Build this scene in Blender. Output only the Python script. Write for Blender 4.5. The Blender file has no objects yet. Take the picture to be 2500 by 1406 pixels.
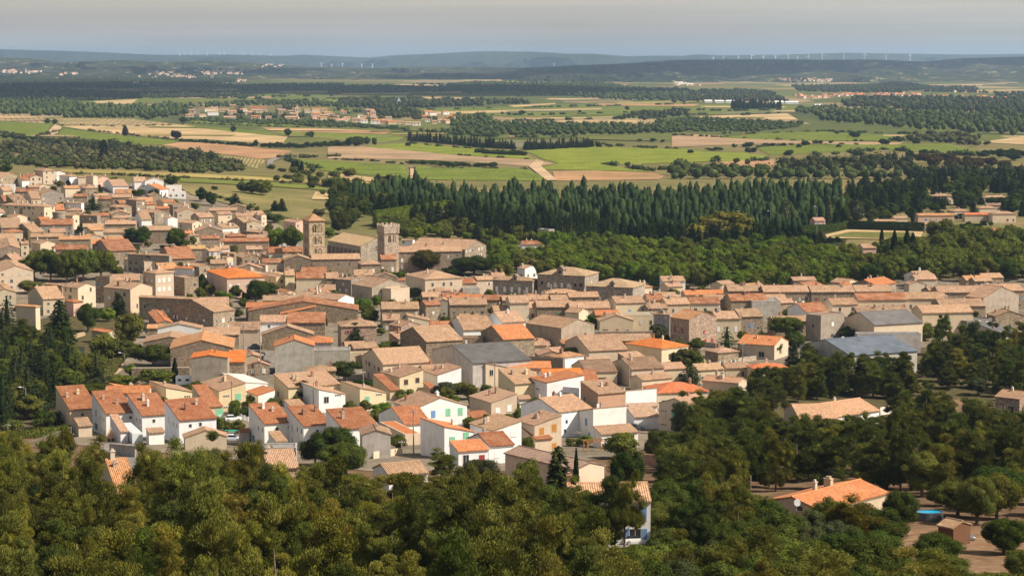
# A hilltop view over a southern village: houses, abbey, woods, vineyards and far hills, all built as code.
import bpy, math, random
import numpy as np
from mathutils import Vector
R = math.radians
SC = bpy.context.scene
COL = SC.collection
rnd = random.Random(7)

# ------------------------------------------------------------------ camera
F, CX, CY, HZ, CAMH = 5200.0, 1250.0, 703.0, 150.0, 92.0
PITCH = math.atan((CY - HZ) / F)
CP, SP = math.cos(PITCH), math.sin(PITCH)

def gz(x, y):
    """height of the ground"""
    r = max(0.0, 545.0 - y)
    z = 0.12 * r * r / (r + 40.0)
    if y > 650 and y < 2400:
        s = 280.0 if y < 1337 else 420.0
        z += 20.0 * math.exp(-((x + 330) / 200.0) ** 2 - ((y - 1337) / s) ** 2)
    return z

def un(px, py, h=0.0):
    """the point of the ground (raised by h) seen at a photo pixel"""
    x = (px - CX) / F; up = (CY - py) / F
    dy = CP + up * SP; dz = -SP + up * CP
    t = (CAMH - h) / max(1e-6, -dz)
    if t * dy > 2400: return (t * x, t * dy)
    lo = max(30.0, (CAMH - h - 62.0) / -dz) if CAMH - h - 62 > 0 else 30.0
    t = lo
    while CAMH + t * dz - h > gz(t * x, t * dy):
        lo = t; t *= 1.02
    hi = t
    for _ in range(18):
        m = (lo + hi) / 2
        if CAMH + m * dz - h > gz(m * x, m * dy): lo = m
        else: hi = m
    return (hi * x, hi * dy)

def proj(x, y, z):
    zr = z - CAMH
    dep = y * CP - zr * SP
    return CX + F * x / dep, CY - F * (y * SP + zr * CP) / dep

CROPS = {'A': (0, 380, 3.906), 'B': (600, 480, 3.906), 'C': (0, 680, 3.347), 'D': (560, 740, 3.347),
         'E': (1100, 740, 3.347), 'F': (980, 600, 3.906), 'G': (1560, 640, 2.66), 'J': (0, 1000, 2.976),
         'L': (820, 1000, 2.976), 'K': (1660, 900, 2.779), 'M': (1660, 400, 2.976), 'N': (800, 400, 2.778),
         'P': (0, 90, 2.976), 'Q': (800, 90, 2.841), 'S': (1640, 90, 2.907), 'O': (0, 0, 1.0)}

def cp(c, x, y):
    ox, oy, k = CROPS[c]
    return ox + x / k, oy + y / k

# ------------------------------------------------------------------ mesh helpers
def np_mesh(name, V, quads=None, tris=None, mat_q=None, mat_t=None, smooth=False):
    me = bpy.data.meshes.new(name)
    V = np.asarray(V, dtype=np.float32)
    nq = 0 if quads is None else len(quads); nt = 0 if tris is None else len(tris)
    loops = []
    if nq: loops.append(np.asarray(quads, dtype=np.int32).ravel())
    if nt: loops.append(np.asarray(tris, dtype=np.int32).ravel())
    L = np.concatenate(loops)
    me.vertices.add(len(V)); me.vertices.foreach_set('co', V.ravel())
    me.loops.add(len(L)); me.loops.foreach_set('vertex_index', L)
    st = np.concatenate([np.arange(nq) * 4, nq * 4 + np.arange(nt) * 3]).astype(np.int32)
    me.polygons.add(nq + nt); me.polygons.foreach_set('loop_start', st)
    mi = np.zeros(nq + nt, dtype=np.int32)
    if mat_q is not None: mi[:nq] = mat_q
    if mat_t is not None: mi[nq:] = mat_t
    me.polygons.foreach_set('material_index', mi)
    if smooth: me.polygons.foreach_set('use_smooth', np.ones(nq + nt, dtype=bool))
    me.update(calc_edges=True)
    me.validate()
    return me

class MB:
    """collects polygons (with uv) into one mesh"""
    def __init__(s): s.v = []; s.f = []; s.uv = []; s.m = []
    def add(s, pts, faces, mat=0, uvs=None):
        b = len(s.v); s.v += [tuple(p) for p in pts]
        for i, f in enumerate(faces):
            s.f.append(tuple(b + k for k in f)); s.m.append(mat)
            s.uv.append(uvs[i] if uvs else None)
    def box(s, x0, x1, y0, y1, z0, z1, mat=0):
        p = [(x0,y0,z0),(x1,y0,z0),(x1,y1,z0),(x0,y1,z0),(x0,y0,z1),(x1,y0,z1),(x1,y1,z1),(x0,y1,z1)]
        s.add(p, [(3,2,1,0),(4,5,6,7),(0,1,5,4),(1,2,6,5),(2,3,7,6),(3,0,4,7)], mat)
    def tube(s, a, b, r0, r1, n=6, mat=0, cap=True):
        a = Vector(a); b = Vector(b); d = (b - a)
        if d.length < 1e-6: return
        d.normalize(); t = Vector((0,0,1)) if abs(d.z) < .9 else Vector((1,0,0))
        e1 = d.cross(t).normalized(); e2 = d.cross(e1)
        p = []
        for c, r in ((a, r0), (b, r1)):
            for k in range(n):
                an = 2*math.pi*k/n
                p.append(c + e1*math.cos(an)*r + e2*math.sin(an)*r)
        f = [(k, (k+1) % n, n+(k+1) % n, n+k) for k in range(n)]
        f = [tuple(reversed(q)) for q in f]
        if cap: f += [tuple(range(n)), tuple(reversed(range(n, 2*n)))]
        s.add(p, f, mat)
    def mesh(s, name):
        me = bpy.data.meshes.new(name); me.from_pydata(s.v, [], s.f)
        me.polygons.foreach_set('material_index', s.m)
        if any(u for u in s.uv):
            ul = me.uv_layers.new(name='UVMap'); i = 0; d = []
            for f, u in zip(s.f, s.uv):
                for k in range(len(f)): d += list(u[k]) if u else [0.0, 0.0]
            ul.data.foreach_set('uv', d)
        me.update()
        return me
    def build(s, name, mats, parent=None, color=None):
        return link(name, s.mesh(name), mats, parent, color)

def link(name, me, mats, parent=None, color=None):
    o = bpy.data.objects.new(name, me)
    if not isinstance(mats, (list, tuple)): mats = [mats]
    if len(me.materials) == 0:
        for m in mats: me.materials.append(m)
    COL.objects.link(o)
    if parent: o.parent = parent
    if color: o.color = (*color, 1)
    return o

def empty(name, loc, rz=0.0):
    o = bpy.data.objects.new(name, None); COL.objects.link(o)
    o.empty_display_size = .5
    o.location = loc; o.rotation_euler = (0, 0, rz)
    return o

# ------------------------------------------------------------------ labels
THINGS = []   # (object, phrase, category, px, py, group)
def reg(o, phrase, cat, px, py, group=None, label=None, shared=False):
    o['category'] = cat
    if group: o['group'] = group
    if label: o['label'] = label
    else: THINGS.append((o, phrase, px, py, shared))
    return o
def struct(o, kind='structure', label=None, cat=None):
    o['kind'] = kind
    if label: o['label'] = label
    if cat: o['category'] = cat
    return o

LAND = [('the arcaded bell tower',767,590),('the crenellated tower',947,560),('the dormered town hall',1370,690),
 ('the plane tree grove',170,650),('the round stone tower',143,540),('the orange hipped house',575,690),
 ('the broad low stone barn',735,755),('the blue-grey warehouse',2100,860),('the slate-roofed cream barn',2160,785),
 ('the parked camper van',455,930),('the blue-shuttered white house',1560,1270),('the two-chimneyed villa',2020,1215),
 ('the wooden garden shed',2330,1290),('the walled sports field',2150,565),('the red-shuttered stone house',1690,800),
 ('the blue-and-green-shuttered house',1060,1005),('the dark corrugated roof',1215,865),
 ('the white gabled villa',375,448),('the rose-windowed church gable',920,600),
 ('the tall white blank wall',1480,1020),('the grey-flanked white house',1090,1085),
 ('the orange-shuttered house',1330,1040),('the bare grey plaster house',720,860),('the windowless grey-brown gable',510,885),
 ('the pale pink-grey long roof',1350,1110),('the pine-slope villa',2040,1000),('the big village conifer',865,820),
 ('the fourth terrace house',455,1040),('the fifth terrace house',690,1035),
 ('the yellow chestnut tree',1775,560),('the white cottage in the woods',1293,600),('the tall beige gable house',2440,740)]
ORD = ['','second ','third ','fourth ','fifth ','sixth ','seventh ','eighth ','ninth ','tenth ','eleventh ','twelfth ','thirteenth ',
 'fourteenth ','fifteenth ','sixteenth ','seventeenth ','eighteenth ','nineteenth ','twentieth ']
def finish_labels():
    sh = {}
    keys = {}
    for o, ph, px, py, shared in THINGS:
        if shared:
            o['label'] = ph; continue
        best = min(LAND, key=lambda l: math.hypot(px - l[1], 2 * (py - l[2])) if math.hypot(px-l[1], py-l[2]) > 12 else 1e9)
        dx, dy = px - best[1], py - best[2]
        if abs(dx) > 1.3 * abs(dy): rel = 'left of' if dx < 0 else 'right of'
        else: rel = 'behind' if dy < 0 else 'in front of'
        keys.setdefault((ph, rel, best[0]), []).append((math.hypot(dx, dy), o))
    for (ph, rel, ln), L in keys.items():
        L.sort(key=lambda t: t[0])
        for i, (d, o) in enumerate(L):
            if len(L) == 1: s = f'{ph} {rel} {ln}'
            else: s = f'{"nearest " if i == 0 else (ORD[i] if i < len(ORD) else "farthest ")}{ph} {rel} {ln}'
            o['label'] = s
# ------------------------------------------------------------------ materials
def mat(name):
    m = bpy.data.materials.new(name); m.use_nodes = True
    nt = m.node_tree; nt.nodes.clear()
    return m, nt
class NT:
    def __init__(s, name):
        s.m, s.t = mat(name)
    def n(s, typ, **kw):
        nd = s.t.nodes.new(typ)
        for k, v in kw.items():
            if k.startswith('_'): nd.inputs[k[1:].replace('_', ' ')].default_value = v
            else: setattr(nd, k, v)
        return nd
    def l(s, a, b): s.t.links.new(a, b)
    def math(s, op, a, b=None):
        nd = s.n('ShaderNodeMath', operation=op)
        for i, q in enumerate((a, b)):
            if q is None: continue
            if isinstance(q, (int, float)): nd.inputs[i].default_value = q
            else: s.l(q, nd.inputs[i])
        return nd.outputs[0]
    def mix(s, fac, a, b, mode='MIX'):
        nd = s.n('ShaderNodeMix', data_type='RGBA', blend_type=mode)
        for i, q in ((0, fac), (6, a), (7, b)):
            if isinstance(q, (int, float)): nd.inputs[i].default_value = q
            elif isinstance(q, tuple): nd.inputs[i].default_value = (*q, 1)
            else: s.l(q, nd.inputs[i])
        return nd.outputs[2]
    def ramp(s, fac, stops, interp='LINEAR'):
        nd = s.n('ShaderNodeValToRGB'); cr = nd.color_ramp; cr.interpolation = interp
        while len(cr.elements) < len(stops): cr.elements.new(.5)
        for e, (p, c) in zip(cr.elements, stops):
            e.position = p; e.color = (*c, 1) if len(c) == 3 else c
        s.l(fac, nd.inputs[0]); return nd.outputs[0]
    def noise(s, vec, scale, detail=3.0, rough=.55):
        nd = s.n('ShaderNodeTexNoise', _Scale=scale, _Detail=detail, _Roughness=rough)
        if vec is not None: s.l(vec, nd.inputs['Vector'])
        return nd.outputs['Fac']
    def remap(s, v, a, b, c, d):
        nd = s.n('ShaderNodeMapRange')
        s.l(v, nd.inputs[0])
        for i, q in enumerate((a, b, c, d)): nd.inputs[1+i].default_value = q
        return nd.outputs[0]
    def out(s, col, rough=.9, bump=None, bstr=.4, bdist=.05, spec=.15, metal=0.0):
        p = s.n('ShaderNodeBsdfPrincipled')
        if isinstance(col, tuple): p.inputs['Base Color'].default_value = (*col, 1)
        else: s.l(col, p.inputs['Base Color'])
        p.inputs['Roughness'].default_value = rough
        p.inputs['Specular IOR Level'].default_value = spec
        p.inputs['Metallic'].default_value = metal
        if bump is not None:
            b = s.n('ShaderNodeBump', _Strength=bstr, _Distance=bdist); s.l(bump, b.inputs['Height']); s.l(b.outputs[0], p.inputs['Normal'])
        o = s.n('ShaderNodeOutputMaterial'); s.l(p.outputs[0], o.inputs[0])
        return s.m

def scaled(t, vec, sx, sy, sz):
    nd = t.n('ShaderNodeMapping'); nd.inputs['Scale'].default_value = (sx, sy, sz)
    t.l(vec, nd.inputs['Vector']); return nd.outputs[0]

def m_tiles(name='roof_tiles', wear=1.0):
    t = NT(name)
    uv = t.n('ShaderNodeUVMap').outputs[0]; ob = t.n('ShaderNodeObjectInfo')
    col = ob.outputs['Color']
    off = t.n('ShaderNodeVectorMath', operation='ADD'); t.l(uv, off.inputs[0])
    cmb = t.n('ShaderNodeCombineXYZ'); r = t.math('MULTIPLY', ob.outputs['Random'], 100.0)
    t.l(r, cmb.inputs[0]); t.l(r, cmb.inputs[1]); t.l(cmb.outputs[0], off.inputs[1])
    v = off.outputs[0]
    sx = t.n('ShaderNodeSeparateXYZ'); t.l(v, sx.inputs[0])
    cu = t.math('FLOOR', t.math('MULTIPLY', sx.outputs[0], 3.2)); cv = t.math('FLOOR', t.math('MULTIPLY', sx.outputs[1], 2.2))
    cc = t.n('ShaderNodeCombineXYZ'); t.l(cu, cc.inputs[0]); t.l(cv, cc.inputs[1])
    wn = t.n('ShaderNodeTexWhiteNoise', noise_dimensions='2D'); t.l(cc.outputs[0], wn.inputs['Vector'])
    big = t.noise(v, .35, 4.0, .6); mid = t.noise(scaled(t, v, 2.4, .28, 1), 1.3, 4.0, .65)
    pale = t.mix(.5, col, (.58, .41, .27)); dark = t.mix(1.0, col, (.50, .46, .42), 'MULTIPLY')
    c = t.mix(t.remap(big, .42, .62, 0, .75*wear), col, pale)
    c = t.mix(t.remap(mid, .50, .68, 0, .75*wear), c, dark)
    c = t.mix(1.0, c, t.ramp(wn.outputs['Value'], [(0, (.78,.76,.74)), (.5, (.97,.97,.97)), (.85, (1.08,1.07,1.04)), (1, (1.32,1.27,1.2))]), 'MULTIPLY')
    lich = t.noise(v, .9, 6.0, .7)
    c = t.mix(t.remap(lich, .55, .72, 0, .6*wear), c, (.20, .165, .12))
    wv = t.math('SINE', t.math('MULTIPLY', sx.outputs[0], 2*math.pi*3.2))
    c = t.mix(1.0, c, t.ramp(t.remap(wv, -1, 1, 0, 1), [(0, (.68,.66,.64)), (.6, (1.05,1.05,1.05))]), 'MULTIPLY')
    return t.out(c, .88, wv, .6, .06, .1)

def m_plaster(name, stain=.35, cells=False):
    t = NT(name)
    ob = t.n('ShaderNodeObjectInfo'); tc = t.n('ShaderNodeTexCoord').outputs['Object']
    col = ob.outputs['Color']
    n1 = t.noise(tc, .45, 5.0, .62); n2 = t.noise(scaled(t, tc, 1.4, 1.4, .22), 1.1, 4.0, .6)
    dk = t.mix(1.0, col, (.60, .55, .49), 'MULTIPLY')
    c = t.mix(t.remap(n1, .45, .75, 0, stain * 1.2), col, dk)
    c = t.mix(t.remap(n2, .52, .75, 0, stain), c, dk)
    if cells:
        vo = t.n('ShaderNodeTexVoronoi', _Scale=1.0); t.l(scaled(t, tc, 2.2, 2.2, 3.4), vo.inputs['Vector'])
        sp = t.n('ShaderNodeSeparateColor'); t.l(vo.outputs['Color'], sp.inputs[0])
        c = t.mix(1.0, c, t.ramp(sp.outputs[0], [(0, (.55,.53,.52)), (.55, (1.0,.98,.95)), (1, (1.5,1.42,1.3))]), 'MULTIPLY')
        e = t.n('ShaderNodeTexVoronoi', feature='DISTANCE_TO_EDGE', _Scale=1.0); t.l(scaled(t, tc, 2.2, 2.2, 3.4), e.inputs['Vector'])
        c = t.mix(t.remap(e.outputs['Distance'], .0, .09, .5, 0), c, (.42, .36, .28))
        return t.out(c, .95, e.outputs['Distance'], .5, .1, .05)
    return t.out(c, .93, n1, .15, .05, .08)

def m_flat(name, col, rough=.6, spec=.3, metal=0.0, var=.2):
    t = NT(name); tc = t.n('ShaderNodeTexCoord').outputs['Object']
    n = t.noise(tc, 2.5, 3.0)
    c = t.mix(1.0, t.mix(0.0, col, col), t.ramp(n, [(.3, (1-var,)*3), (.7, (1+var,)*3)]), 'MULTIPLY')
    return t.out(c, rough, None, spec=spec, metal=metal)

def m_objcol(name, rough=.6, spec=.3, var=.12):
    t = NT(name); tc = t.n('ShaderNodeTexCoord').outputs['Object']; ob = t.n('ShaderNodeObjectInfo')
    c = t.mix(1.0, ob.outputs['Color'], t.ramp(t.noise(tc, 1.7, 3.0), [(.3, (1-var,)*3), (.7, (1+var,)*3)]), 'MULTIPLY')
    return t.out(c, rough, None, spec=spec)

def m_sheet(name):
    """corrugated sheet roof"""
    t = NT(name); uv = t.n('ShaderNodeUVMap').outputs[0]; ob = t.n('ShaderNodeObjectInfo')
    sx = t.n('ShaderNodeSeparateXYZ'); t.l(uv, sx.inputs[0])
    wv = t.math('SINE', t.math('MULTIPLY', sx.outputs[0], 2*math.pi*1.4))
    cc = t.n('ShaderNodeCombineXYZ'); t.l(t.math('FLOOR', t.math('MULTIPLY', sx.outputs[0], .45)), cc.inputs[0]); t.l(t.math('FLOOR', t.math('MULTIPLY', sx.outputs[1], .4)), cc.inputs[1])
    wn = t.n('ShaderNodeTexWhiteNoise', noise_dimensions='2D'); t.l(cc.outputs[0], wn.inputs['Vector'])
    c = t.mix(1.0, ob.outputs['Color'], t.ramp(wn.outputs['Value'], [(0, (.82,)*3), (1, (1.15,)*3)]), 'MULTIPLY')
    c = t.mix(t.remap(t.noise(uv, .5, 4.0), .5, .7, 0, .5), c, t.mix(1.0, c, (.7,.66,.6), 'MULTIPLY'))
    return t.out(c, .6, wv, .4, .06, .3)

def m_leaf(name, var=.32, trans=.25):
    t = NT(name)
    ob = t.n('ShaderNodeObjectInfo'); ge = t.n('ShaderNodeNewGeometry')
    c = t.mix(1.0, ob.outputs['Color'], t.ramp(ge.outputs['Random Per Island'], [(0, (1-var, 1-var, 1-var)), (.6, (1.0,1.0,1.0)), (1, (1+var*1.2, 1+var, 1+var*.5))]), 'MULTIPLY')
    r = ob.outputs['Random']
    c = t.mix(1.0, c, t.ramp(r, [(0, (.78,.86,.8)), (.35, (1.0,1.0,.9)), (.7, (1.08,1.04,.92)), (1, (1.16,1.1,.88))]), 'MULTIPLY')
    tc = t.n('ShaderNodeTexCoord').outputs['Object']
    cl = t.noise(tc, .55, 2.0)
    c = t.mix(1.0, c, t.ramp(cl, [(.3, (.72,.80,.76)), (.7, (1.28,1.18,.98))]), 'MULTIPLY')
    d = t.n('ShaderNodeBsdfDiffuse'); t.l(c, d.inputs[0])
    tr = t.n('ShaderNodeBsdfTranslucent'); t.l(t.mix(1.0, c, (1.1,1.25,.6), 'MULTIPLY'), tr.inputs[0])
    mx = t.n('ShaderNodeMixShader', _Fac=trans); t.l(d.outputs[0], mx.inputs[1]); t.l(tr.outputs[0], mx.inputs[2])
    o = t.n('ShaderNodeOutputMaterial'); t.l(mx.outputs[0], o.inputs[0])
    return t.m

def m_wood_mass(name, c0, c1, c2):
    """far woods: colour varies from crown to crown"""
    t = NT(name); ge = t.n('ShaderNodeNewGeometry')
    c = t.ramp(ge.outputs['Random Per Island'], [(0, c0), (.5, c1), (1, c2)])
    n = t.noise(ge.outputs['Position'], .35, 3.0)
    c = t.mix(1.0, c, t.ramp(n, [(.3, (.6,.62,.6)), (.7, (1.3,1.3,1.2))]), 'MULTIPLY')
    n2 = t.noise(ge.outputs['Position'], .004, 2.0)
    c = t.mix(1.0, c, t.ramp(n2, [(.35, (.85,.9,.9)), (.65, (1.15,1.1,1.0))]), 'MULTIPLY')
    return t.out(c, 1.0, n, 1.0, 1.2, 0.0)

def m_field(name, c0, c1, scale=.05, stripes=None, patch=.012):
    t = NT(name); P = t.n('ShaderNodeNewGeometry').outputs['Position']
    n = t.noise(P, scale, 5.0, .65); n2 = t.noise(P, patch, 3.0); n3 = t.noise(P, .6, 2.0)
    c = t.mix(t.remap(n, .35, .65, 0, 1), c0, c1)
    c = t.mix(1.0, c, t.ramp(n2, [(.35, (.78,.8,.78)), (.65, (1.2,1.15,1.1))]), 'MULTIPLY')
    c = t.mix(1.0, c, t.ramp(n3, [(.3, (.8,.8,.8)), (.7, (1.2,1.2,1.2))]), 'MULTIPLY')
    if stripes:
        ang, per = stripes
        sx = t.n('ShaderNodeSeparateXYZ'); t.l(P, sx.inputs[0])
        q = t.math('ADD', t.math('MULTIPLY', sx.outputs[0], math.cos(ang)/per), t.math('MULTIPLY', sx.outputs[1], math.sin(ang)/per))
        w = t.math('SINE', t.math('MULTIPLY', q, 2*math.pi))
        c = t.mix(1.0, c, t.ramp(t.remap(w, -1, 1, 0, 1), [(.2, (.8,.78,.76)), (.8, (1.1,1.1,1.1))]), 'MULTIPLY')
    return t.out(c, 1.0, n3, .4, .3, 0.0)

def m_ground():
    t = NT('open_ground'); P = t.n('ShaderNodeNewGeometry').outputs['Position']
    sx = t.n('ShaderNodeSeparateXYZ'); t.l(P, sx.inputs[0]); Y = sx.outputs[1]
    n = t.noise(P, .03, 6.0, .62); n2 = t.noise(P, .006, 3.0); n3 = t.noise(P, .35, 4.0)
    # dry meadow
    dry = t.mix(t.remap(n, .38, .62, 0, 1), (.20, .155, .075), (.13, .125, .045))
    dry = t.mix(t.remap(n2, .4, .62, 0, .45), dry, (.085, .09, .03))
    # pine litter close to the viewpoint
    lit = t.mix(t.remap(n3, .35, .65, 0, 1), (.10, .062, .035), (.17, .115, .07))
    dk = t.mix(t.remap(n3, .35, .65, 0, 1), (.06, .055, .025), (.11, .09, .045))
    lit = t.mix(t.remap(Y, 480, 560, 0, 1), lit, dk)
    near = t.mix(t.remap(Y, 900, 1000, 0, 1), lit, dry)
    # mosaic of far fields
    vo = t.n('ShaderNodeTexVoronoi', distance='CHEBYCHEV', _Scale=1.0); t.l(scaled(t, P, .0036, .0015, 0), vo.inputs['Vector'])
    sp = t.n('ShaderNodeSeparateColor'); t.l(vo.outputs['Color'], sp.inputs[0])
    fld = t.ramp(sp.outputs[0], [(0, (.085,.10,.034)), (.25, (.11,.122,.038)), (.45, (.07,.08,.034)), (.58, (.22,.17,.09)), (.72, (.10,.12,.03)), (.82, (.15,.13,.055)), (.92, (.27,.215,.125))], 'CONSTANT')
    fld = t.mix(1.0, fld, t.ramp(n, [(.3, (.75,.78,.75)), (.7, (1.2,1.15,1.1))]), 'MULTIPLY')
    c = t.mix(t.remap(Y, 2350, 2500, 0, 1), near, fld)
    return t.out(c, 1.0, n3, .5, .4, 0.0)

def m_hill(name, c0, c1, c2, field=.66):
    t = NT(name); P = t.n('ShaderNodeNewGeometry').outputs['Position']
    v = scaled(t, P, 1, .35, 4)
    n = t.noise(v, .0022, 8.0, .65); n2 = t.noise(v, .012, 6.0, .7); n3 = t.noise(v, .0007, 3.0)
    c = t.mix(t.remap(n, .4, .6, 0, 1), c0, c1)
    c = t.mix(t.remap(n2, field, field + .06, 0, .8), c, c2)
    c = t.mix(1.0, c, t.ramp(n2, [(.32, (.38,.42,.46)), (.68, (1.7,1.58,1.4))]), 'MULTIPLY')
    c = t.mix(1.0, c, t.ramp(n3, [(.35, (.75,.78,.8)), (.65, (1.2,1.18,1.1))]), 'MULTIPLY')
    return t.out(c, 1.0, n2, .8, 40.0, 0.0)

M = {}
M['tile'] = m_tiles(); M['tile2'] = m_tiles('newer_roof_tiles', .42); M['plaster'] = m_plaster('lime_plaster', .32); M['dirty'] = m_plaster('weathered_plaster', .7)
M['stone'] = m_plaster('rubble_stone', .4, True); M['sheet'] = m_sheet('corrugated_sheet')
M['flatroof'] = m_plaster('flat_roof_screed', .6)
M['glass'] = m_flat('window_glass', (.025, .028, .032), .12, .5)
M['paint'] = m_objcol('painted_wood'); M['frame'] = m_flat('window_frame_paint', (.55, .52, .47), .6)
M['pipe'] = m_plaster('chimney_render', .55)
M['bark'] = m_flat('tree_bark', (.17, .125, .095), .95, .05, 0, .4)
M['leaf'] = m_leaf('foliage'); M['needle'] = m_leaf('pine_needles', .34, .15)
M['metal'] = m_flat('galvanised_metal', (.42, .42, .42), .5, .4); M['white'] = m_flat('white_coat', (.8, .8, .8), .4, .4, 0, .04)
M['polewood'] = m_flat('concrete_pole', (.30, .25, .2), .9, .1); M['rubber'] = m_flat('rubber', (.02, .02, .02), .8, .2)
M['car'] = m_objcol('car_paint', .25, .6, .02); M['darkglass'] = m_flat('car_glass', (.015, .018, .02), .08, .6)
M['asphalt'] = m_field('asphalt', (.16, .145, .13), (.22, .2, .18), .3); M['paving'] = m_field('village_paving', (.15, .125, .095), (.22, .185, .14), .12)
M['water'] = m_flat('pool_water', (.02, .35, .62), .05, .5, 0, .15); M['stream'] = m_flat('stream_water', (.05, .055, .05), .1, .5, 0, .3)
M['glasshouse'] = m_flat('greenhouse_glazing', (.62, .66, .66), .2, .5, 0, .05)
# ------------------------------------------------------------------ houses
RC = {'tan': (.395,.25,.158), 'rust': (.31,.12,.055), 'orange': (.48,.185,.075), 'brightorange': (.60,.17,.035), 'orangetan': (.45,.225,.105),
      'pink': (.42,.25,.17), 'brown': (.24,.155,.105), 'slate': (.115,.11,.105), 'bluegrey': (.115,.135,.17), 'gold': (.42,.28,.12),
      'palebrown': (.40,.27,.19), 'pinktan': (.44,.26,.16), 'greypink': (.36,.25,.19), 'orangered': (.50,.15,.06), 'grey': (.27,.255,.235),
      'stone': (.3,.26,.2), 'white': (.66,.60,.53), 'cream': (.55,.46,.34), 'hall': (.36,.255,.15), 'glass': (.6,.6,.6)}
WC = {'white': (.80,.785,.755), 'cream': (.60,.49,.35), 'yellow': (.74,.62,.39), 'stone': (.295,.235,.17), 'rubble': (.245,.19,.135), 'pink': (.62,.42,.32),
      'pinkstone': (.36,.26,.20), 'greyplaster': (.45,.42,.37), 'greystone': (.34,.30,.245), 'greybeige': (.36,.31,.25), 'terracotta': (.52,.31,.22),
      'brown': (.22,.17,.135), 'darkgrey': (.17,.16,.15), 'wood': (.16,.085,.05), 'glass': (.6,.6,.6), 'hallstone': (.30,.265,.22)}
RCN = {'tan': 'tan', 'rust': 'rust-red', 'orange': 'orange', 'brightorange': 'bright orange', 'orangetan': 'salmon', 'pink': 'pink', 'brown': 'brown', 'slate': 'dark grey',
       'bluegrey': 'blue-grey', 'gold': 'golden', 'palebrown': 'pale brown', 'pinktan': 'pinkish tan', 'greypink': 'pinkish grey', 'orangered': 'red-orange', 'grey': 'grey',
       'stone': 'stone', 'white': 'white', 'cream': 'cream', 'hall': 'sandy'}
WCN = {'greyplaster': 'grey plaster', 'pinkstone': 'pinkish stone', 'greystone': 'grey stone', 'greybeige': 'grey-brown', 'darkgrey': 'dark grey', 'rubble': 'rubble stone', 'hallstone': 'grey stone',
       'brown': 'dark brown', 'wood': 'wooden', 'stone': 'brown stone', 'white': 'white', 'cream': 'cream', 'yellow': 'pale yellow', 'pink': 'pink', 'terracotta': 'terracotta', 'glass': 'glazed'}
TN = {'gu': 'gabled', 'gv': 'gable-fronted', 'su': 'single-slope', 'sU': 'single-slope', 'sv': 'single-slope', 'sV': 'single-slope', 'h': 'hipped', 'p': 'pyramid', 'f': 'flat'}
SHC = {'g': (.22,.50,.32), 'b': (.14,.27,.48), 'w': (.78,.76,.72), 'o': (.45,.20,.04), 'r': (.30,.05,.04), 'k': (.07,.045,.035), 'y': (.55,.53,.48), 'G': (.10,.22,.12), 'T': (.12,.38,.38), 'd': None}
SHN = {'g': 'green', 'b': 'blue', 'w': 'white', 'o': 'orange', 'r': 'red', 'k': 'dark brown', 'y': 'grey', 'G': 'dark green', 'T': 'teal'}
FOOT = []      # footprints in the world: (x, y, radius)

def panel(mb, prof, axis, a, b, thick, z_off):
    """roof slab: profile [(s, z)...] swept from a to b; axis 'u' means the profile runs over v"""
    top = [(s, z + z_off + thick) for s, z in prof]; bot = [(s, z + z_off) for s, z in prof]
    def P(s, z, e): return (e, s, z) if axis == 'u' else (s, e, z)
    n = len(prof)
    # arc length along the slope, for the uv of the tiles
    ln = [0.0]
    for i in range(1, n): ln.append(ln[-1] + math.hypot(prof[i][0]-prof[i-1][0], prof[i][1]-prof[i-1][1]))
    flip = axis != 'u'
    def put(pts, uv):
        idx = tuple(range(len(pts)))
        if flip: pts = pts[::-1]; uv = uv[::-1] if uv else None
        mb.add(pts, [idx], 0, [uv] if uv else None)
    for i in range(n - 1):
        (s0, z0), (s1, z1) = top[i], top[i+1]
        put([P(s0,z0,a), P(s0,z0,b), P(s1,z1,b), P(s1,z1,a)][::1], [(a,ln[i]),(b,ln[i]),(b,ln[i+1]),(a,ln[i+1])])
        (s0, z0), (s1, z1) = bot[i], bot[i+1]
        put([P(s0,z0,a), P(s1,z1,a), P(s1,z1,b), P(s0,z0,b)], None)
    for e, rev in ((a, False), (b, True)):
        pts = [P(s,z,e) for s, z in bot] + [P(s,z,e) for s, z in reversed(top)]
        uv = [(k*.3, .1) for k in range(len(pts))]
        if not rev: pts = pts[::-1]
        put(pts[::-1], uv)
    for i, rev in ((0, False), (n-1, True)):
        (s, zt), (_, zb) = top[i], bot[i]
        pts = [P(s,zb,a), P(s,zb,b), P(s,zt,b), P(s,zt,a)]
        put(pts if not rev else pts[::-1], [(a,0),(b,0),(b,.2),(a,.2)])

def house_shape(W, D, h, rt, pitch):
    if rt == 'gu': f = lambda u, v: h + pitch*min(v, D - v)
    elif rt == 'gv': f = lambda u, v: h + pitch*min(u, W - u)
    elif rt == 'su': f = lambda u, v: h + pitch*v
    elif rt == 'sU': f = lambda u, v: h - pitch*v
    elif rt == 'sv': f = lambda u, v: h + pitch*u
    elif rt == 'sV': f = lambda u, v: h - pitch*u
    else: f = lambda u, v: h
    return f

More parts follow.
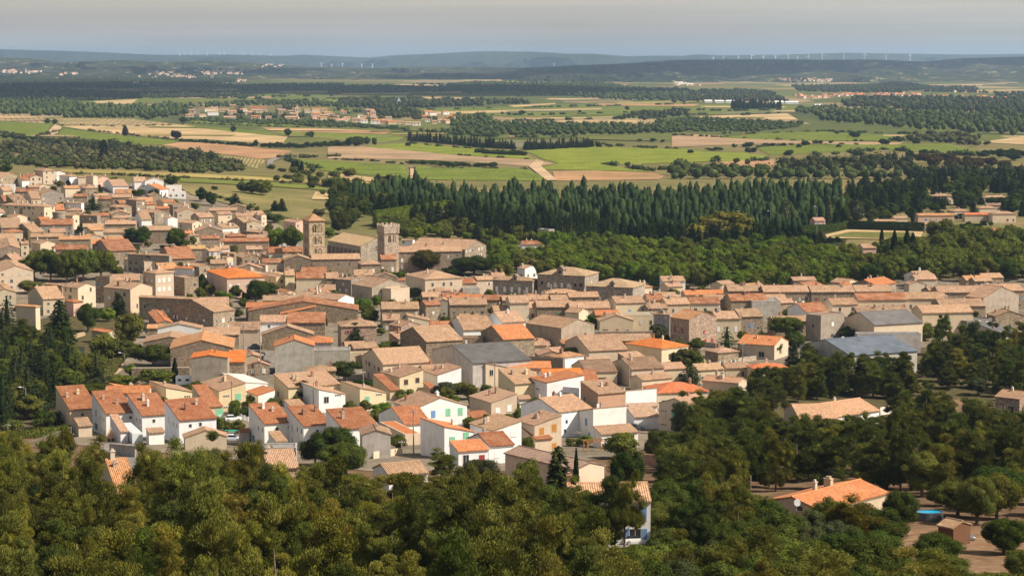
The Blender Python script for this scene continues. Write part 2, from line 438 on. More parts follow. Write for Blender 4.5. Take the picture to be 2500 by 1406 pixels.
def opening(root, face, s, z, w, hh, kind, Mwall, open_sh=False, name='window'):
    """window or door on the right wall (face 'F') or on the left wall ('L'); box sunk a little in the wall"""
    def B(mb, s0, s1, d0, d1, z0, z1, m=0):
        if face == 'F': mb.box(s0, s1, -d1, -d0, z0, z1, m)
        else: mb.box(-d1, -d0, s0, s1, z0, z1, m)
    x0, x1, z0, z1 = s - w/2, s + w/2, z - hh/2, z + hh/2
    if kind != 'd' and not open_sh:
        mb = MB()
        B(mb, x0, s-.015, -.05, .06, z0, z1); B(mb, s+.015, x1, -.05, .06, z0, z1)
        if hh > .6:
            B(mb, x0, x1, -.03, .065, z0 + .12, z0 + .2); B(mb, x0, x1, -.03, .065, z1 - .2, z1 - .12)
        nm = 'garage_door' if w > 1.8 and name == 'door' else ('door' if name == 'door' else 'shutter')
        o = mb.build(nm, M['paint'], root, SHC[kind])
        if nm == 'shutter':
            sl = MB(); B(sl, x0 - .08, x1 + .08, -.04, .09, z0 - .1, z0 - .02)
            sl.build('sill', M['frame'], o)
        return
    mb = MB(); t = .07
    B(mb, x0, x1, -.03, .012, z0, z1, 0)
    B(mb, x0 - t, x0, -.03, .05, z0 - t, z1 + t, 1); B(mb, x1, x1 + t, -.03, .05, z0 - t, z1 + t, 1)
    B(mb, x0, x1, -.03, .05, z1, z1 + t, 1); B(mb, x0, x1, -.03, .08, z0 - t, z0, 1)
    if w > .6: B(mb, s - .03, s + .03, -.03, .03, z0, z1, 1)
    o = mb.build(name, [M['glass'], M['frame']], root)
    if open_sh:
        for sg in (-1, 1):
            sm = MB(); c = s + sg*(w*.75 + t + .02)
            B(sm, c - w*.25, c + w*.25, -.02, .06, z0 - .03, z1 + .03)
            sm.build('shutter', M['paint'], o, SHC[kind])

def chimney(roof, u, v, z, hh=1.3, w=.55, wc=(.45,.36,.28), pots=True):
    mb = MB(); l = w * rnd.choice((1, 1, 1.7))
    mb.box(u-w/2, u+w/2, v-l/2, v+l/2, z-.8, z+hh); mb.box(u-w/2-.08, u+w/2+.08, v-l/2-.08, v+l/2+.08, z+hh+.001, z+hh+.12)
    if pots: mb.box(u-w*.3, u+w*.3, v-l*.3, v+l*.3, z+hh+.121, z+hh+.42)
    mb.build('chimney', M['pipe'], roof, wc)

def frame_of(c, xl, xm, xr, ym, h, th, d=None):
    px, py = cp(c, xm, ym); k = CROPS[c][2]
    x, y = un(px, py, h); z = gz(x, y)
    dep = y*CP - (z + h - CAMH)*SP
    ct, st = math.cos(th), math.sin(th)
    def solve(pxe, dx, dy):
        q = (pxe - CX) / F
        den = dx - q*dy*CP
        return (q*dep - x) / den
    W = solve(cp(c, xr, ym)[0], ct, st)
    D = solve(cp(c, xl, ym)[0], -st, ct) if d is None else d
    return x, y, z, W, D

def house(c, xl, xm, xr, ym, h, deg, rt, rc, wc, opt, attach=None, rng=rnd):
    th = R(deg)
    d = opt.get('d'); d = float(d) if d else None
    if d is None and deg < 14: d = max(6.0, min(11.0, h*1.5)) if h > 3.6 else 5.0
    x, y, z, W, D = frame_of(c, xl, xm, xr, ym, h, th, d)
    W = max(1.6, min(W, 75)); D = max(1.8, min(D, 45))
    if 'W' in opt: W = float(opt['W'])
    pitch = float(opt.get('p', .33 if rt in ('gu','gv') else .30 if rt in ('h','p') else .23))
    if rt in ('gu','h') and D*pitch/2 > 3.2: pitch = 6.4/D
    if rt == 'gv' and W*pitch/2 > 3.4: pitch = 6.8/W
    px, py = cp(c, (xl+xr)/2, ym)
    small = y > 1500
    name = opt.get('n', 'stone_house' if wc in ('stone', 'rubble', 'pinkstone', 'greystone') else 'barn' if opt.get('c') == 'barn' else 'house')
    if attach is None:
        root = empty(name, (x, y, z), th)
    else:
        root = attach
    base = root if attach is None else None
    f = house_shape(W, D, h, rt, pitch)
    # --- walls
    mb = MB(); zb = -1.2
    cor = [(0,0),(W,0),(W,D),(0,D)]
    tops = {}
    ring = []
    for i in range(4):
        a, b = cor[i], cor[(i+1) % 4]
        top = [(a, f(*a))]
        if rt == 'gv' and i in (0, 2): top.append(((W/2, a[1]), f(W/2, a[1])))
        if rt == 'gu' and i in (1, 3): top.append(((a[0], D/2), f(a[0], D/2)))
        top.append((b, f(*b)))
        pts = [(*a, zb), (*b, zb)] + [(p[0], p[1], q) for p, q in reversed(top)]
        mb.add(pts, [tuple(range(len(pts)))])
    if rt == 'gv': mb.add([(0,0,h),(W/2,0,f(W/2,0)),(W/2,D,f(W/2,0)),(0,D,h),(W,0,h),(W,D,h)], [(0,1,2,3),(1,4,5,2)])
    elif rt == 'gu': mb.add([(0,0,h),(W,0,h),(W,D/2,f(0,D/2)),(0,D/2,f(0,D/2)),(W,D,h),(0,D,h)], [(0,1,2,3),(3,2,4,5)])
    else: mb.add([(*q, f(*q)) for q in cor], [(0,1,2,3)])
    if y < 1100 and rt in ('gu','su','h') and h > 2.5:      # cornice of tiles under the front eave
        mb.box(.02, W-.02, -.16, -.001, h-.32, h-.12)
    wmat = M['glasshouse'] if wc == 'glass' else M['stone'] if wc in ('stone','rubble','pinkstone','hallstone') else M['dirty'] if wc in ('greyplaster','greystone','greybeige','brown','darkgrey') else M['plaster']
    jit = lambda col, a: tuple(max(.01, min(.85, q*(1+s)*b)) for q, b in zip(col, (1+rng.uniform(-.03,.03), 1, 1+rng.uniform(-.05,.05)))) if (s := rng.uniform(-a, a)) is not None else col
    wcol = jit(WC[wc], .12 if wc != 'white' else .05); rcol = jit(RC[rc], .16)
    rmat = M['sheet'] if rc in ('slate','bluegrey') or 'sheet' in opt else M['tile2'] if rc in ('orange','brightorange','orangered') or y < 620 else M['tile']
    if rt == 'f' or rc in ('grey','stone','white','cream'): rmat = M['flatroof']
    if wc == 'glass': rmat = M['glasshouse']
    ox, oy, oz = (0, 0, 0)
    wn, rn = ('wall', 'roof') if attach is None else ('annex_wall', 'annex_roof')
    wo = mb.build(wn, wmat, root, wcol)
    # --- roof
    mb = MB(); ov = .32 if h > 2.3 else .18; t = .2
    ge = .12
    if rt == 'f':
        mb.box(.28, W-.28, .28, D-.28, h-.2, h+.02) if min(W, D) > 1.2 else mb.box(0, W, 0, D, h+.003, h+.1)
        pm = MB()
        for bx in ((-.03,W+.03,-.03,.25),(-.03,W+.03,D-.25,D+.03),(-.03,.25,.251,D-.251),(W-.25,W+.03,.251,D-.251)): pm.box(*bx, h+.003, h+.32)
        if opt.get('par', '1') == '1' and min(W, D) > 1.2: pm.build('parapet' if attach is None else 'annex_parapet', wmat, root, wcol)
    elif rt in ('gu',): panel(mb, [(-ov, h - pitch*ov), (D/2, h + pitch*D/2), (D+ov, h - pitch*ov)], 'u', -ge, W+ge, t, .005)
    elif rt == 'gv': panel(mb, [(-ov, h - pitch*ov), (W/2, h + pitch*W/2), (W+ov, h - pitch*ov)], 'v', -ge, D+ge, t, .005)
    elif rt == 'su': panel(mb, [(-ov, h - pitch*ov), (D+.1, h + pitch*(D+.1))], 'u', -ge, W+ge, t, .005)
    elif rt == 'sU': panel(mb, [(-.1, h + pitch*.1), (D+ov, h - pitch*(D+ov))], 'u', -ge, W+ge, t, .005)
    elif rt == 'sv': panel(mb, [(-ov, h - pitch*ov), (W+.1, h + pitch*(W+.1))], 'v', -ge, D+ge, t, .005)
    elif rt == 'sV': panel(mb, [(-.1, h + pitch*.1), (W+ov, h - pitch*(W+ov))], 'v', -ge, D+ge, t, .005)
    else:
        m = min(W, D)/2 + ov; rh = pitch*m; zt = h + t
        e = [(-ov,-ov,zt),(W+ov,-ov,zt),(W+ov,D+ov,zt),(-ov,D+ov,zt)]
        if rt == 'p' or abs(W-D) < .6: r = [(W/2,D/2,zt+rh)]; 
        elif W > D: r = [(m-ov,D/2,zt+rh),(W+ov-m,D/2,zt+rh)]
        else: r = [(W/2,m-ov,zt+rh),(W/2,D+ov-m,zt+rh)]
        sl = math.hypot(m, rh)
        def tri(a, b, *rr):
            L = math.dist(a, b); pts = [a, b] + list(rr)
            uv = [(0,0),(L,0)] + [(((Vector(q)-Vector(a)).dot((Vector(b)-Vector(a)).normalized())), sl) for q in rr]
            mb.add(pts, [tuple(range(len(pts)))], 0, [uv])
        if len(r) == 1:
            for i in range(4): tri(e[i], e[(i+1)%4], r[0])
        elif W > D: tri(e[0],e[1],r[1],r[0]); tri(e[1],e[2],r[1]); tri(e[2],e[3],r[0],r[1]); tri(e[3],e[0],r[0])
        else: tri(e[0],e[1],r[0]); tri(e[1],e[2],r[1],r[0]); tri(e[2],e[3],r[1]); tri(e[3],e[0],r[0],r[1])
        lo = [(a,b,h+.006) for a,b,_ in e]
        mb.add(lo, [(3,2,1,0)])
        for i in range(4):
            j = (i+1)%4; mb.add([lo[i], lo[j], e[j], e[i]], [(0,1,2,3)], 0, [[(0,0),(3,0),(3,.2),(0,.2)]])
        for q in r:                                   # hip caps
            pass
    ro = mb.build(rn, rmat, root, rcol)
    # ridge caps
    if y < 1150 and attach is None:
        if rt == 'gu': cap = ((-ge, D/2, h+pitch*D/2+t), (W+ge, D/2, h+pitch*D/2+t))
        elif rt == 'gv': cap = ((W/2, -ge, h+pitch*W/2+t), (W/2, D+ge, h+pitch*W/2+t))
        else: cap = None
        if cap:
            cm = MB(); cm.tube(*cap, .13, .13, 6); cm.build('ridge_cap', M['pipe'], ro, tuple(min(.8, q*1.15) for q in rcol))
    # chimneys
    nch = opt.get('ch')
    if nch is None: nch = 0 if (rt == 'f' or attach or h < 3.4 or small) else rng.choice((0, 1, 1, 2, 2, 3))
    zr = (lambda u, v: h + t + pitch*min(u+ov, v+ov, W-u+ov, D-v+ov)) if rt in ('h','p') else f
    for i in range(int(nch)):
        u = rng.uniform(.15, .85)*W; v = rng.uniform(.35, .8)*D
        if 'chx' in opt: u = float(opt['chx'].split('/')[i])*W; v = float(opt.get('chv', '.6'))*D
        cw = rng.choice(((.45,.36,.28), (.60,.52,.42), (.35,.2,.14), wcol))
        chimney(ro, u, v, zr(u, v), rng.uniform(.7, 1.5) if 'chx' not in opt else 1.3, rng.uniform(.45, .7), cw)
    # openings
    w = opt.get('w')
    dec = set()
    if w:
        for it in w.split(';'):
            face = it[0]; q = it[2:].split(',')
            L = W if face == 'F' else D
            s = float(q[0])*L; zz = float(q[1])*h; kd = q[2]; ww = float(q[3]) if len(q) > 3 else 1.0; hh = float(q[4]) if len(q) > 4 else 1.3
            if kd == 't':
                for k in (-1, 0, 1): opening(root, face, s + k*.62, zz, .36, .36, 'd', wmat)
            elif kd[-1] == '+': opening(root, face, s, zz, ww, hh, kd[0], wmat, True); dec.add(kd[0])
            elif kd[0] == 'D': opening(root, face, s, zz, ww, hh, kd[1], wmat, name='door'); dec.add(kd[1])
            else:
                opening(root, face, s, zz, ww, hh, kd, wmat)
                if kd != 'd': dec.add(kd)
    elif attach is None and h > 3.2 and 'nw' not in opt:
        pw = .75 if wc not in ('rubble',) else .3
        sh = rng.choice(('y','w','k','d','d','r','b','y'))
        for face, L, pr in (('F', W, pw), ('L', D, pw*.55)):
            if face == 'L' and deg < 14: continue
            nfl = max(1, int(round(h/2.9))); n = int(L/2.9)
            for fl in range(nfl):
                zz = 1.55 + fl*2.75
                if zz + .9 > h: continue
                for i in range(n):
                    if rng.random() > pr or (small and rng.random() < .4): continue
                    s = (i+.5)/n*L + rng.uniform(-.3, .3)
                    kd = sh if rng.random() < .55 else 'd'
                    opening(root, face, s, zz, rng.choice((.75,.9,1.0)), rng.choice((.9,1.2,1.4)), kd, wmat, kd != 'd' and rng.random() < .3)
    cxw = x + (W*math.cos(th) - D*math.sin(th))/2; cyw = y + (W*math.sin(th) + D*math.cos(th))/2
    FOOT.append((cxw, cyw, W, D, th))
    if attach is None:
        cat = opt.get('c', 'house')
        nouns = {'house': 'house', 'barn': 'barn', 'shed': 'shed', 'warehouse': 'warehouse'}
        ph = opt.get('l')
        if ph: ph = ph.replace('_', ' ')
        else:
            size = ''
            hy = lambda q: q.replace(' ', '-')
            ph = f"{hy(RCN[rc])}-roofed {TN[rt]} {hy(WCN[wc])} {nouns.get(cat, cat)}" if rt != 'f' else f"flat-roofed {hy(WCN[wc])} {nouns.get(cat, cat)}"
            if dec: ph += f" with {hy(SHN[sorted(dec)[0]])} shutters"
        if 'L' in opt: reg(root, None, cat, px, py, opt.get('g'), label=opt['L'].replace('_', ' '))
        else: reg(root, ph, cat, px, py, opt.get('g'))
    return root, (x, y, z, W, D, th)

LASTH = None
def parse_houses(txt):
    global LASTH
    for ln in txt.strip().splitlines():
        ln = ln.split('#')[0].strip()
        if not ln: continue
        att = ln.startswith('+')
        q = ln.lstrip('+').split()
        opt = {}
        for e in q[10-0:]:
            if '=' in e: k, v = e.split('=', 1); opt[k] = v
            else: opt[e] = '1'
        a = (q[0], *(float(v) for v in q[1:7]), q[7], q[8], q[9], opt)
        if att:
            # an annex: built in the world, then hung under the house it belongs to
            hx = LASTH
            holder = empty('annex', (0,0,0))
            th = R(a[6]); d = opt.get('d'); x, y, z, W, D = frame_of(a[0], a[1], a[2], a[3], a[4], a[5], th, float(d) if d else (5.0 if a[6] < 14 else None))
            holder.location = (x, y, z); holder.rotation_euler = (0, 0, th)
            opt.setdefault('nw', '1')
            house(*a, attach=holder)
            hx_m = hx.matrix_basis.inverted() @ holder.matrix_basis
            for chd in [o for o in COL.objects if o.parent is holder]:
                chd.parent = hx; chd.matrix_basis = hx_m @ chd.matrix_basis
            bpy.data.objects.remove(holder)
        else:
            LASTH = house(*a)[0]
parse_houses('''
# ---- upper left of the old village
A 322 410 535 150 8 35 h tan cream
A 495 500 625 168 6 20 gv tan white
A 205 288 400 208 5.5 25 gv rust cream
A -40 0 182 214 5.5 62 gv tan stone d=6
A 150 210 282 236 4 30 gu rust white
A -20 0 140 285 4 10 f tan white
A 565 662 737 202 6 40 h tan white
A 735 745 817 207 6 25 gu tan cream
A 800 888 932 200 6.5 50 gv tan cream
A 900 935 1038 216 5 25 gv pink pink
A 735 860 967 305 4.5 35 gv tan white
A 985 1078 1226 296 4 20 gu tan white
A 1262 1282 1392 250 4.5 15 gu tan white
A 1366 1382 1560 243 5.5 12 gv tan white L=tall_white_gabled_villa_at_the_upper_edge_of_the_village
A 1312 1520 1606 326 4.5 60 gu orange white w=F:.7,.35,Dr,1.1,2.1;F:.25,.55,d
A 1590 1600 1772 350 3.5 10 f tan white
A 1570 1582 1732 292 4 10 f tan white
A -40 30 125 338 5 30 gu tan cream
A 130 145 345 346 5 8 gu rust stone
A 300 390 608 366 7 25 gv tan greystone
A 235 300 390 414 6 20 gu tan cream
A -20 40 182 440 6 25 gu rust stone
A 545 776 800 457 5 68 gv tan white
A 5 420 525 490 8 60 h tan cream L=large_cream_house_with_a_broad_tan_hipped_roof_in_the_old_village
A 60 195 322 502 6 30 su brown rubble
A 600 692 756 577 7 50 gv tan cream
A 525 535 615 521 5 15 su orange stone
A 330 400 502 636 4 30 gu orange stone
A 745 926 960 575 6 65 gv tan stone
A 880 900 1046 577 5 20 gu rust stone
A 925 935 1062 416 5 8 gu rust stone
A 690 700 832 392 5 8 gu rust stone
A 1200 1300 1386 428 9 45 h tan stone
A 1050 1178 1256 496 6 55 gv tan stone
A 1055 1070 1262 401 6 12 gu tan stone
A 1385 1395 1492 467 5 20 gu orange cream
A 1480 1490 1616 508 5 15 gu orange stone
A 1310 1472 1576 547 6 50 gv tan stone
A 1040 1060 1242 560 5 15 gv tan stone
A 1560 1600 1692 601 5 25 gv tan white
A 1600 1650 1746 472 6 30 gv tan stone
A 1660 1690 1892 542 6 15 gv tan cream
A 1820 1900 2042 592 6 30 gu tan stone
A 1700 1832 1926 647 6 50 gv tan cream
A 2045 2080 2212 562 6 25 gu tan cream
A 1980 2000 2262 526 5 10 gu tan stone
A 2240 2250 2442 577 5 10 gu tan stone
A 2170 2340 2486 652 5 40 gu tan stone
A 985 1000 1296 656 5 6 gu tan stone
A 1282 1350 1446 613 6 20 gu tan white
A 950 985 1222 737 6 8 gu tan cream w=F:.2,.5,w,1.6,1.2;F:.5,.4,y,1.2,2.2
A 1350 1365 1642 714 6.5 6 gu tan rubble
A 1850 1870 2122 722 5 12 gv tan stone
A 1755 1765 1842 742 4 10 gu orange stone
A 1790 1800 1902 767 4 20 gu tan cream
A 2115 2130 2232 741 3.5 15 f tan cream
A 770 790 987 682 5 10 gu tan stone
A 155 270 382 707 5 35 gu tan stone
A -20 10 202 692 5 15 gu tan stone
A 380 386 692 662 6 8 su rust greystone
A 275 290 602 777 5 8 gu tan stone
A 540 560 862 802 5 8 gu orangetan stone
A 780 800 1002 792 5 20 gv tan cream
A -20 0 152 842 5 15 gu tan cream
A 185 200 276 842 6 20 gu tan cream
A 300 385 527 842 5 35 gv tan cream
A 515 530 832 897 6 8 gu rust stone
A 870 1040 1302 912 6 20 gu rust stone
A 860 880 1092 842 6 8 gu orange stone
A -30 0 192 892 7 15 gv tan stone
A -10 140 242 1022 6 35 gu tan stone
A -100 -20 317 1112 8 20 gv tan cream
A -150 -60 152 1312 6 20 gv tan cream
A 600 742 911 1264 8 50 gv tan cream
A 425 590 622 1237 7 60 gv tan stone
A 265 410 616 1371 6 25 gu tan cream
A 910 1045 1078 1162 10 65 f tan stone
A 990 1242 1452 1277 9 55 gv tan cream w=L:.22,.78,k,1.0,1.5;L:.55,.78,k;L:.22,.35,k,1.0,1.5;L:.8,.6,w,1.0,1.3;F:.3,.3,d,.8,1.6
A 1050 1065 1332 1192 7 8 gu tan stone
A 1365 1482 1656 1127 9.5 40 h tan cream w=F:.2,.72,w,1,1.6;F:.45,.72,w,1,1.6;F:.75,.72,w,1,1.6;F:.2,.35,w,1,1.6;F:.45,.35,w,1,1.6;F:.75,.35,w,1,1.6;L:.3,.7,w;L:.7,.7,w;L:.3,.3,w
A 1325 1880 1905 1371 8 72 gv tan stone w=L:.18,.5,G,1.2,1.9;L:.38,.5,G+,1.1,1.6;L:.5,.45,y,.8,1.0;L:.66,.4,d;L:.76,.4,w,1,1.6;L:.15,.15,y,1.4,1.3;L:.9,.6,d L=long_dark_stone_building_with_green_shutters_above_the_garden_trees ch=0
A 620 700 792 1400 5 40 p orange pink ch=0
A 1215 1612 1642 957 8 65 gv tan greystone
A 1180 1215 1392 992 5 30 gv tan cream
A 1365 1375 1517 1017 5 15 f tan cream
A 1515 1620 1862 987 6 15 gu rust stone
A 1750 1900 2006 1062 6 40 gv tan stone
A 1665 1840 1896 1082 5 60 gv orange white
A 1970 2165 2522 1171 7.5 22 h brightorange pink L=pink_house_under_a_bright_orange_hipped_roof ch=3 w=F:.08,.62,w,.9,1.3;F:.3,.62,w,.9,1.3;F:.52,.62,w,.9,1.3;F:.74,.62,w,.9,1.3;F:.93,.62,w,.9,1.3;F:.3,.25,w,.9,1.4;F:.74,.25,w,.9,1.4
A 1650 1760 1892 1172 7 35 f tan stone
A 1915 1925 2112 866 5 15 f tan rubble
A 1780 1790 1962 892 5 12 gu gold stone
A 1915 1925 2092 792 4 10 gu rust stone
A 2090 2110 2562 822 5 6 gu rust rubble
A 2100 2232 2266 937 6 60 gv tan stone
A 1990 2010 2172 1032 5 12 gu tan stone
A 2110 2160 2226 977 7 40 gv tan cream
A 2255 2310 2502 977 6 20 gv tan stone
A 2220 2240 2502 1082 5 10 gv pink stone
A 2330 2350 2502 897 5 10 gu tan stone
# ---- round the abbey
B 1560 2090 2292 506 8 66 gv tan stone L=long_abbey_wing_with_a_tan_roof_running_back_right_of_the_church ch=1
B 1410 1440 2062 530 9 8 gu tan stone L=stone_abbey_front_wing_with_white_shutters_right_of_the_church ch=1 w=F:.08,.6,w,1,1.5;F:.08,.25,w,1,1.5;F:.65,.75,d,.8,1.4;F:.79,.75,y,.8,1.4;F:.93,.8,d,.8,1.2
B 1480 1592 1612 420 8 65 gv tan white ch=0
B 500 630 1092 601 7 8 gu tan rubble L=long_rubble_stone_hall_with_a_tan_roof_below_the_bell_tower ch=0 w=F:.55,.7,d,.7,1.4;F:.78,.7,d,.8,1.4
B 340 366 626 606 7 5 gv tan rubble
B 1080 1100 1286 650 7 12 h tan stone ch=0 w=F:.3,.62,w,.9,1.7;F:.62,.62,w,1.1,1.7
B 1275 1292 1436 602 7 10 gu rust stone ch=0 w=F:.1,.4,w,1,2;F:.75,.4,w,1,2
B -20 200 542 531 7 8 gu rust stone
B 195 222 352 537 8.5 12 gu rust cream ch=0 w=F:.1,.68,g,.9,1.8;F:.52,.68,g+,.8,1.8;F:.52,.2,g+,.8,1.4;F:.88,.68,g,.8,1.8
B 360 475 582 250 6 35 gv pink pink
B -20 10 152 256 6 10 gv tan cream
B 0 160 217 346 6 45 gv tan stone
B -20 10 192 396 5 6 gu tan stone
B 60 150 197 182 6 50 gv tan cream
B 0 190 222 586 6 55 gv tan cream
B 10 190 212 657 5 60 gv pink cream
B 340 350 457 566 6 15 gv tan cream
B 525 535 772 722 6 8 gu rust stone
B 365 378 467 752 7 10 gu tan yellow w=F:.55,.45,y,1.1,1.6
B 470 480 772 780 7 6 gu rust cream w=F:.4,.3,y,2.4,2.2
B 755 765 882 782 7 6 gu tan stone
B 705 715 857 892 4 5 su tan stone
B 852 1005 1087 797 7 55 gv tan greystone w=L:.3,.4,y;L:.7,.4,y;L:.5,.75,y
B 1010 1203 1540 867 6.5 36 gv tan greybeige L=large_grey-beige_barn_with_a_tan_roof_and_wide_gable_above_the_plane_saplings c=barn w=F:.25,.55,y,1.1,1.5
B 1300 1385 1562 886 6 40 f tan cream nw
B 130 290 387 770 6 35 gv tan yellow
B 290 380 477 917 4 30 gv rust cream
B 150 165 522 992 5 4 gu tan stone nw
B 470 880 1032 987 6 55 gv tan white nw
B -20 0 312 1057 5 3 gu orange stone
B 10 24 1070 1092 4.5 4 gv rust rubble d=16 p=.17 L=broad_low_barn_with_a_long_dark_stone_gable c=barn nw ch=0
B 320 332 667 1122 4 4 sv orange rubble nw ch=0 p=.2
B 385 396 757 1205 6.5 4 su rust rubble nw ch=0
B 128 138 394 1199 6.5 6 gu tan white w=F:.33,.8,d,.7,.8 ch=0
B -170 -160 132 1275 5 4 su brown cream nw ch=0
B 860 908 1247 1242 8.5 10 h tan pinkstone w=F:.2,.8,r+,.8,1.2;F:.2,.4,r+,.8,1.4 ch=1
B 140 152 642 1320 5 5 gv tan rubble nw ch=0
D 355 372 692 354 8.5 6 gv orange greyplaster nw ch=1 L=tall_bare_grey_plaster_gable_house_with_bright_orange_roof
D 580 600 842 327 7 5 h orange greyplaster nw ch=0
D 680 691 987 392 5 4 f grey greyplaster nw
D 980 988 1127 410 3.6 4 f grey cream nw d=2 c=wall n=garden_wall l=cream_plaster_garden_wall
B 1285 1297 1652 1074 7 6 gu tan stone
B 1648 1717 1862 1037 7 25 gu rust stone
B 1815 1827 1942 1000 6 10 gv tan greystone
B 1925 1946 2302 1034 7 6 gu tan stone
F 815 880 1057 622 5 8 gu tan stone
F 145 205 387 490 5 10 gu tan stone
F 340 400 627 497 5 12 gu rust stone
F 470 480 772 512 5 4 gu orange stone
B 1295 1310 1472 1182 4 6 su tan stone
D 1305 1402 1560 192 7 40 gv tan pinkstone w=F:.5,.55,r,.9,1.0;L:.6,.6,r;L:.6,.25,r
D 1450 1460 1642 107 6 8 sV tan cream nw
D 1635 1646 1882 194 5 5 gu rust stone
D 1870 1880 2042 132 5 5 gu tan stone
F 455 592 887 805 5.5 15 gu tan white w=F:.3,.4,w,.9,1.2;F:.62,.4,w,.9,1.2
D 1395 1608 1907 317 7.5 24 gu tan rubble nw ch=0
F 340 347 772 887 5.5 5 f brown rubble nw d=5
# ---- town hall and its neighbours
F 40 226 580 323 7.5 25 h tan cream w=F:.2,.72,d,.9,1.4;F:.5,.72,d,.9,1.4;F:.7,.72,d,.8,1.4;L:.4,.7,y ch=1 L=cream_hip-roofed_house_with_dark_windows_left_of_the_town_hall
F 575 587 722 357 5 8 gu rust cream
F 675 722 882 328 6 20 gu tan cream
F 850 867 992 302 6 8 gu tan stone
F 575 587 747 412 3.6 5 f grey greyplaster nw
F 872 1250 1302 340 7.5 72 h hall hallstone ch=0 L=left_wing_of_the_town_hall_with_one_small_dormer c=town_hall n=town_hall w=L:.9,.55,w,1,2;L:.7,.55,w,1,2;L:.52,.55,w,1,2;L:.33,.55,w,1,2;L:.14,.55,w,1,2
F 1297 1748 1880 292 10 68 h hall hallstone ch=1 L=tall_middle_block_of_the_town_hall_with_a_round_dormer c=town_hall n=town_hall w=L:.9,.68,k,1,1.5;L:.76,.62,w,1,1.7;L:.62,.62,w,1,1.7;L:.48,.62,w,1,1.9;L:.34,.62,w,1,1.7;L:.2,.65,k,1,1.5;L:.08,.65,k,1,1.4;F:.5,.65,y,1,1.7
F 1760 2206 2322 404 7.5 70 h hall hallstone ch=0 L=right_wing_of_the_town_hall_with_one_small_dormer c=town_hall n=town_hall w=L:.3,.4,w,1,1.6;L:.7,.4,w,1,1.6
F 1255 1330 1382 357 5.5 50 f grey hallstone
F 1625 1690 1754 380 5.5 45 f grey hallstone
F 1105 1178 1300 220 4.5 35 gv tan white ch=1
F 1355 1372 1682 457 5 5 h tan stone
F 1570 1600 1887 492 5.5 8 gu tan stone
F 1400 1430 1592 517 5 8 gu tan stone
F 775 790 962 517 5 5 gu rust stone
F 950 962 1292 522 5 5 gu tan stone
F 1280 1292 1412 512 5 5 gu tan stone
F 1005 1036 1217 547 8 8 gu tan cream w=F:.35,.5,r,.9,1.7;F:.68,.15,d,.8,.8
F 1190 1202 1302 592 6 5 gu tan cream w=F:.5,.55,r,1,1.2
F 1280 1292 1622 587 6.5 5 gu tan rubble w=F:.28,.6,d,.7,1;F:.62,.6,G,.9,1.3
F 1600 1612 1992 597 6.5 6 gu tan cream w=F:.3,.8,d,.8,.8;F:.7,.5,w,1,1.5
F 1560 1692 1782 642 6 60 gv tan cream nw
F 1968 2046 2322 549 7.5 14 gu tan cream w=F:.48,.55,b,1,1.9;F:.93,.7,b,.8,1.6;F:.5,.15,d,1.2,1
F 1835 1850 2082 662 4.5 5 gu orange stone
F 1875 1892 2212 717 5 6 gv tan cream
F 2085 2102 2417 667 6 4 f stone cream w=F:.58,.6,y,.9,1.3;F:.88,.6,d,.9,1.5
F 2300 2380 2502 600 6 18 gu tan stone
F 2330 2345 2502 524 7 5 gu rust cream
F 800 960 1182 732 6 22 gu tan white w=F:.75,.6,d,1,1.1 
F 1188 1525 1840 787 8.5 40 gv tan greybeige L=large_grey-beige_barn_with_streaky_pink_roof_and_plain_gable c=barn nw ch=0
F 758 972 1267 895 6.5 22 gu orange stone w=F:.3,.5,y,1.6,1.3 ch=0
F 1060 1070 1342 832 4 4 f brown rubble nw d=1.2 c=wall n=boundary_wall l=brick-coloured_boundary_wall
E -150 182 657 492 7 24 gu slate greyplaster nw ch=1 L=warehouse_with_a_dark_grey_corrugated_roof c=warehouse n=warehouse
E 505 918 935 462 5 75 f brown brown nw c=wall n=stepped_wall L=tall_dark_brown_boundary_wall_beside_the_corrugated_roof
E 370 386 822 533 5 3 gu orange cream nw
E 585 772 1092 615 6.5 12 gu brightorange white nw ch=0
E 905 916 1202 332 4.5 5 h orangetan stone
E 935 1132 1447 392 5.5 18 gu tan cream w=F:.18,.5,d,.8,1;F:.47,.45,w,1.4,1.5
E 1315 1330 1647 310 4 4 su tan stone nw
E 1430 1725 1942 375 4.2 40 h brightorange cream ch=2 w=F:.3,.5,d,.6,.6;F:.55,.5,d,.6,.6
E 990 1110 1362 567 4 15 gu brown cream ch=0 w=F:.45,.35,Dk,3.4,2
E 1315 1480 1742 543 5 22 gu brown cream ch=1 w=F:.12,.55,w,1.1,1.3;F:.42,.55,w,1.1,1.1;F:.75,.45,Dr,1.6,2.2
G 203 326 502 374 9.5 40 gv orangetan pinkstone L=tall_stone_house_with_faded_red_shutters ch=0 w=F:.55,.52,r,.8,1.3;F:.6,.2,r,1,1.5;F:.85,.2,r,1.2,1.5;L:.35,.6,r,.9,1.8;L:.75,.6,r,.9,1.8;L:.35,.15,y,1,1.8;L:.75,.15,y,1,1.8
G 95 200 217 342 8 62 gv tan greyplaster
# ---- right of the old village
G 285 300 502 214 5 8 gu orange cream
G 490 500 567 205 4 8 gu orange cream
G 565 580 822 189 7 4 gu tan stone
G 795 810 1117 195 7 4 gu tan stone
G 1105 1120 1402 195 7 4 gu tan stone
G 1400 1410 1642 192 7 4 gu tan stone
G 1382 1540 1670 153 7.5 50 gu orange stone ch=3 L=big_orange-roofed_house_with_three_red_chimneys_at_the_edge_of_the_planes
G 1310 1320 1384 160 5 10 gu orange cream
G 25 60 187 302 6 15 gu tan stone
G 145 180 332 275 6.5 12 gu tan cream
G 325 336 527 270 6.5 5 gu rust cream
G 415 430 602 252 6 5 gu tan stone
G 565 600 837 252 7 10 gu rust stone
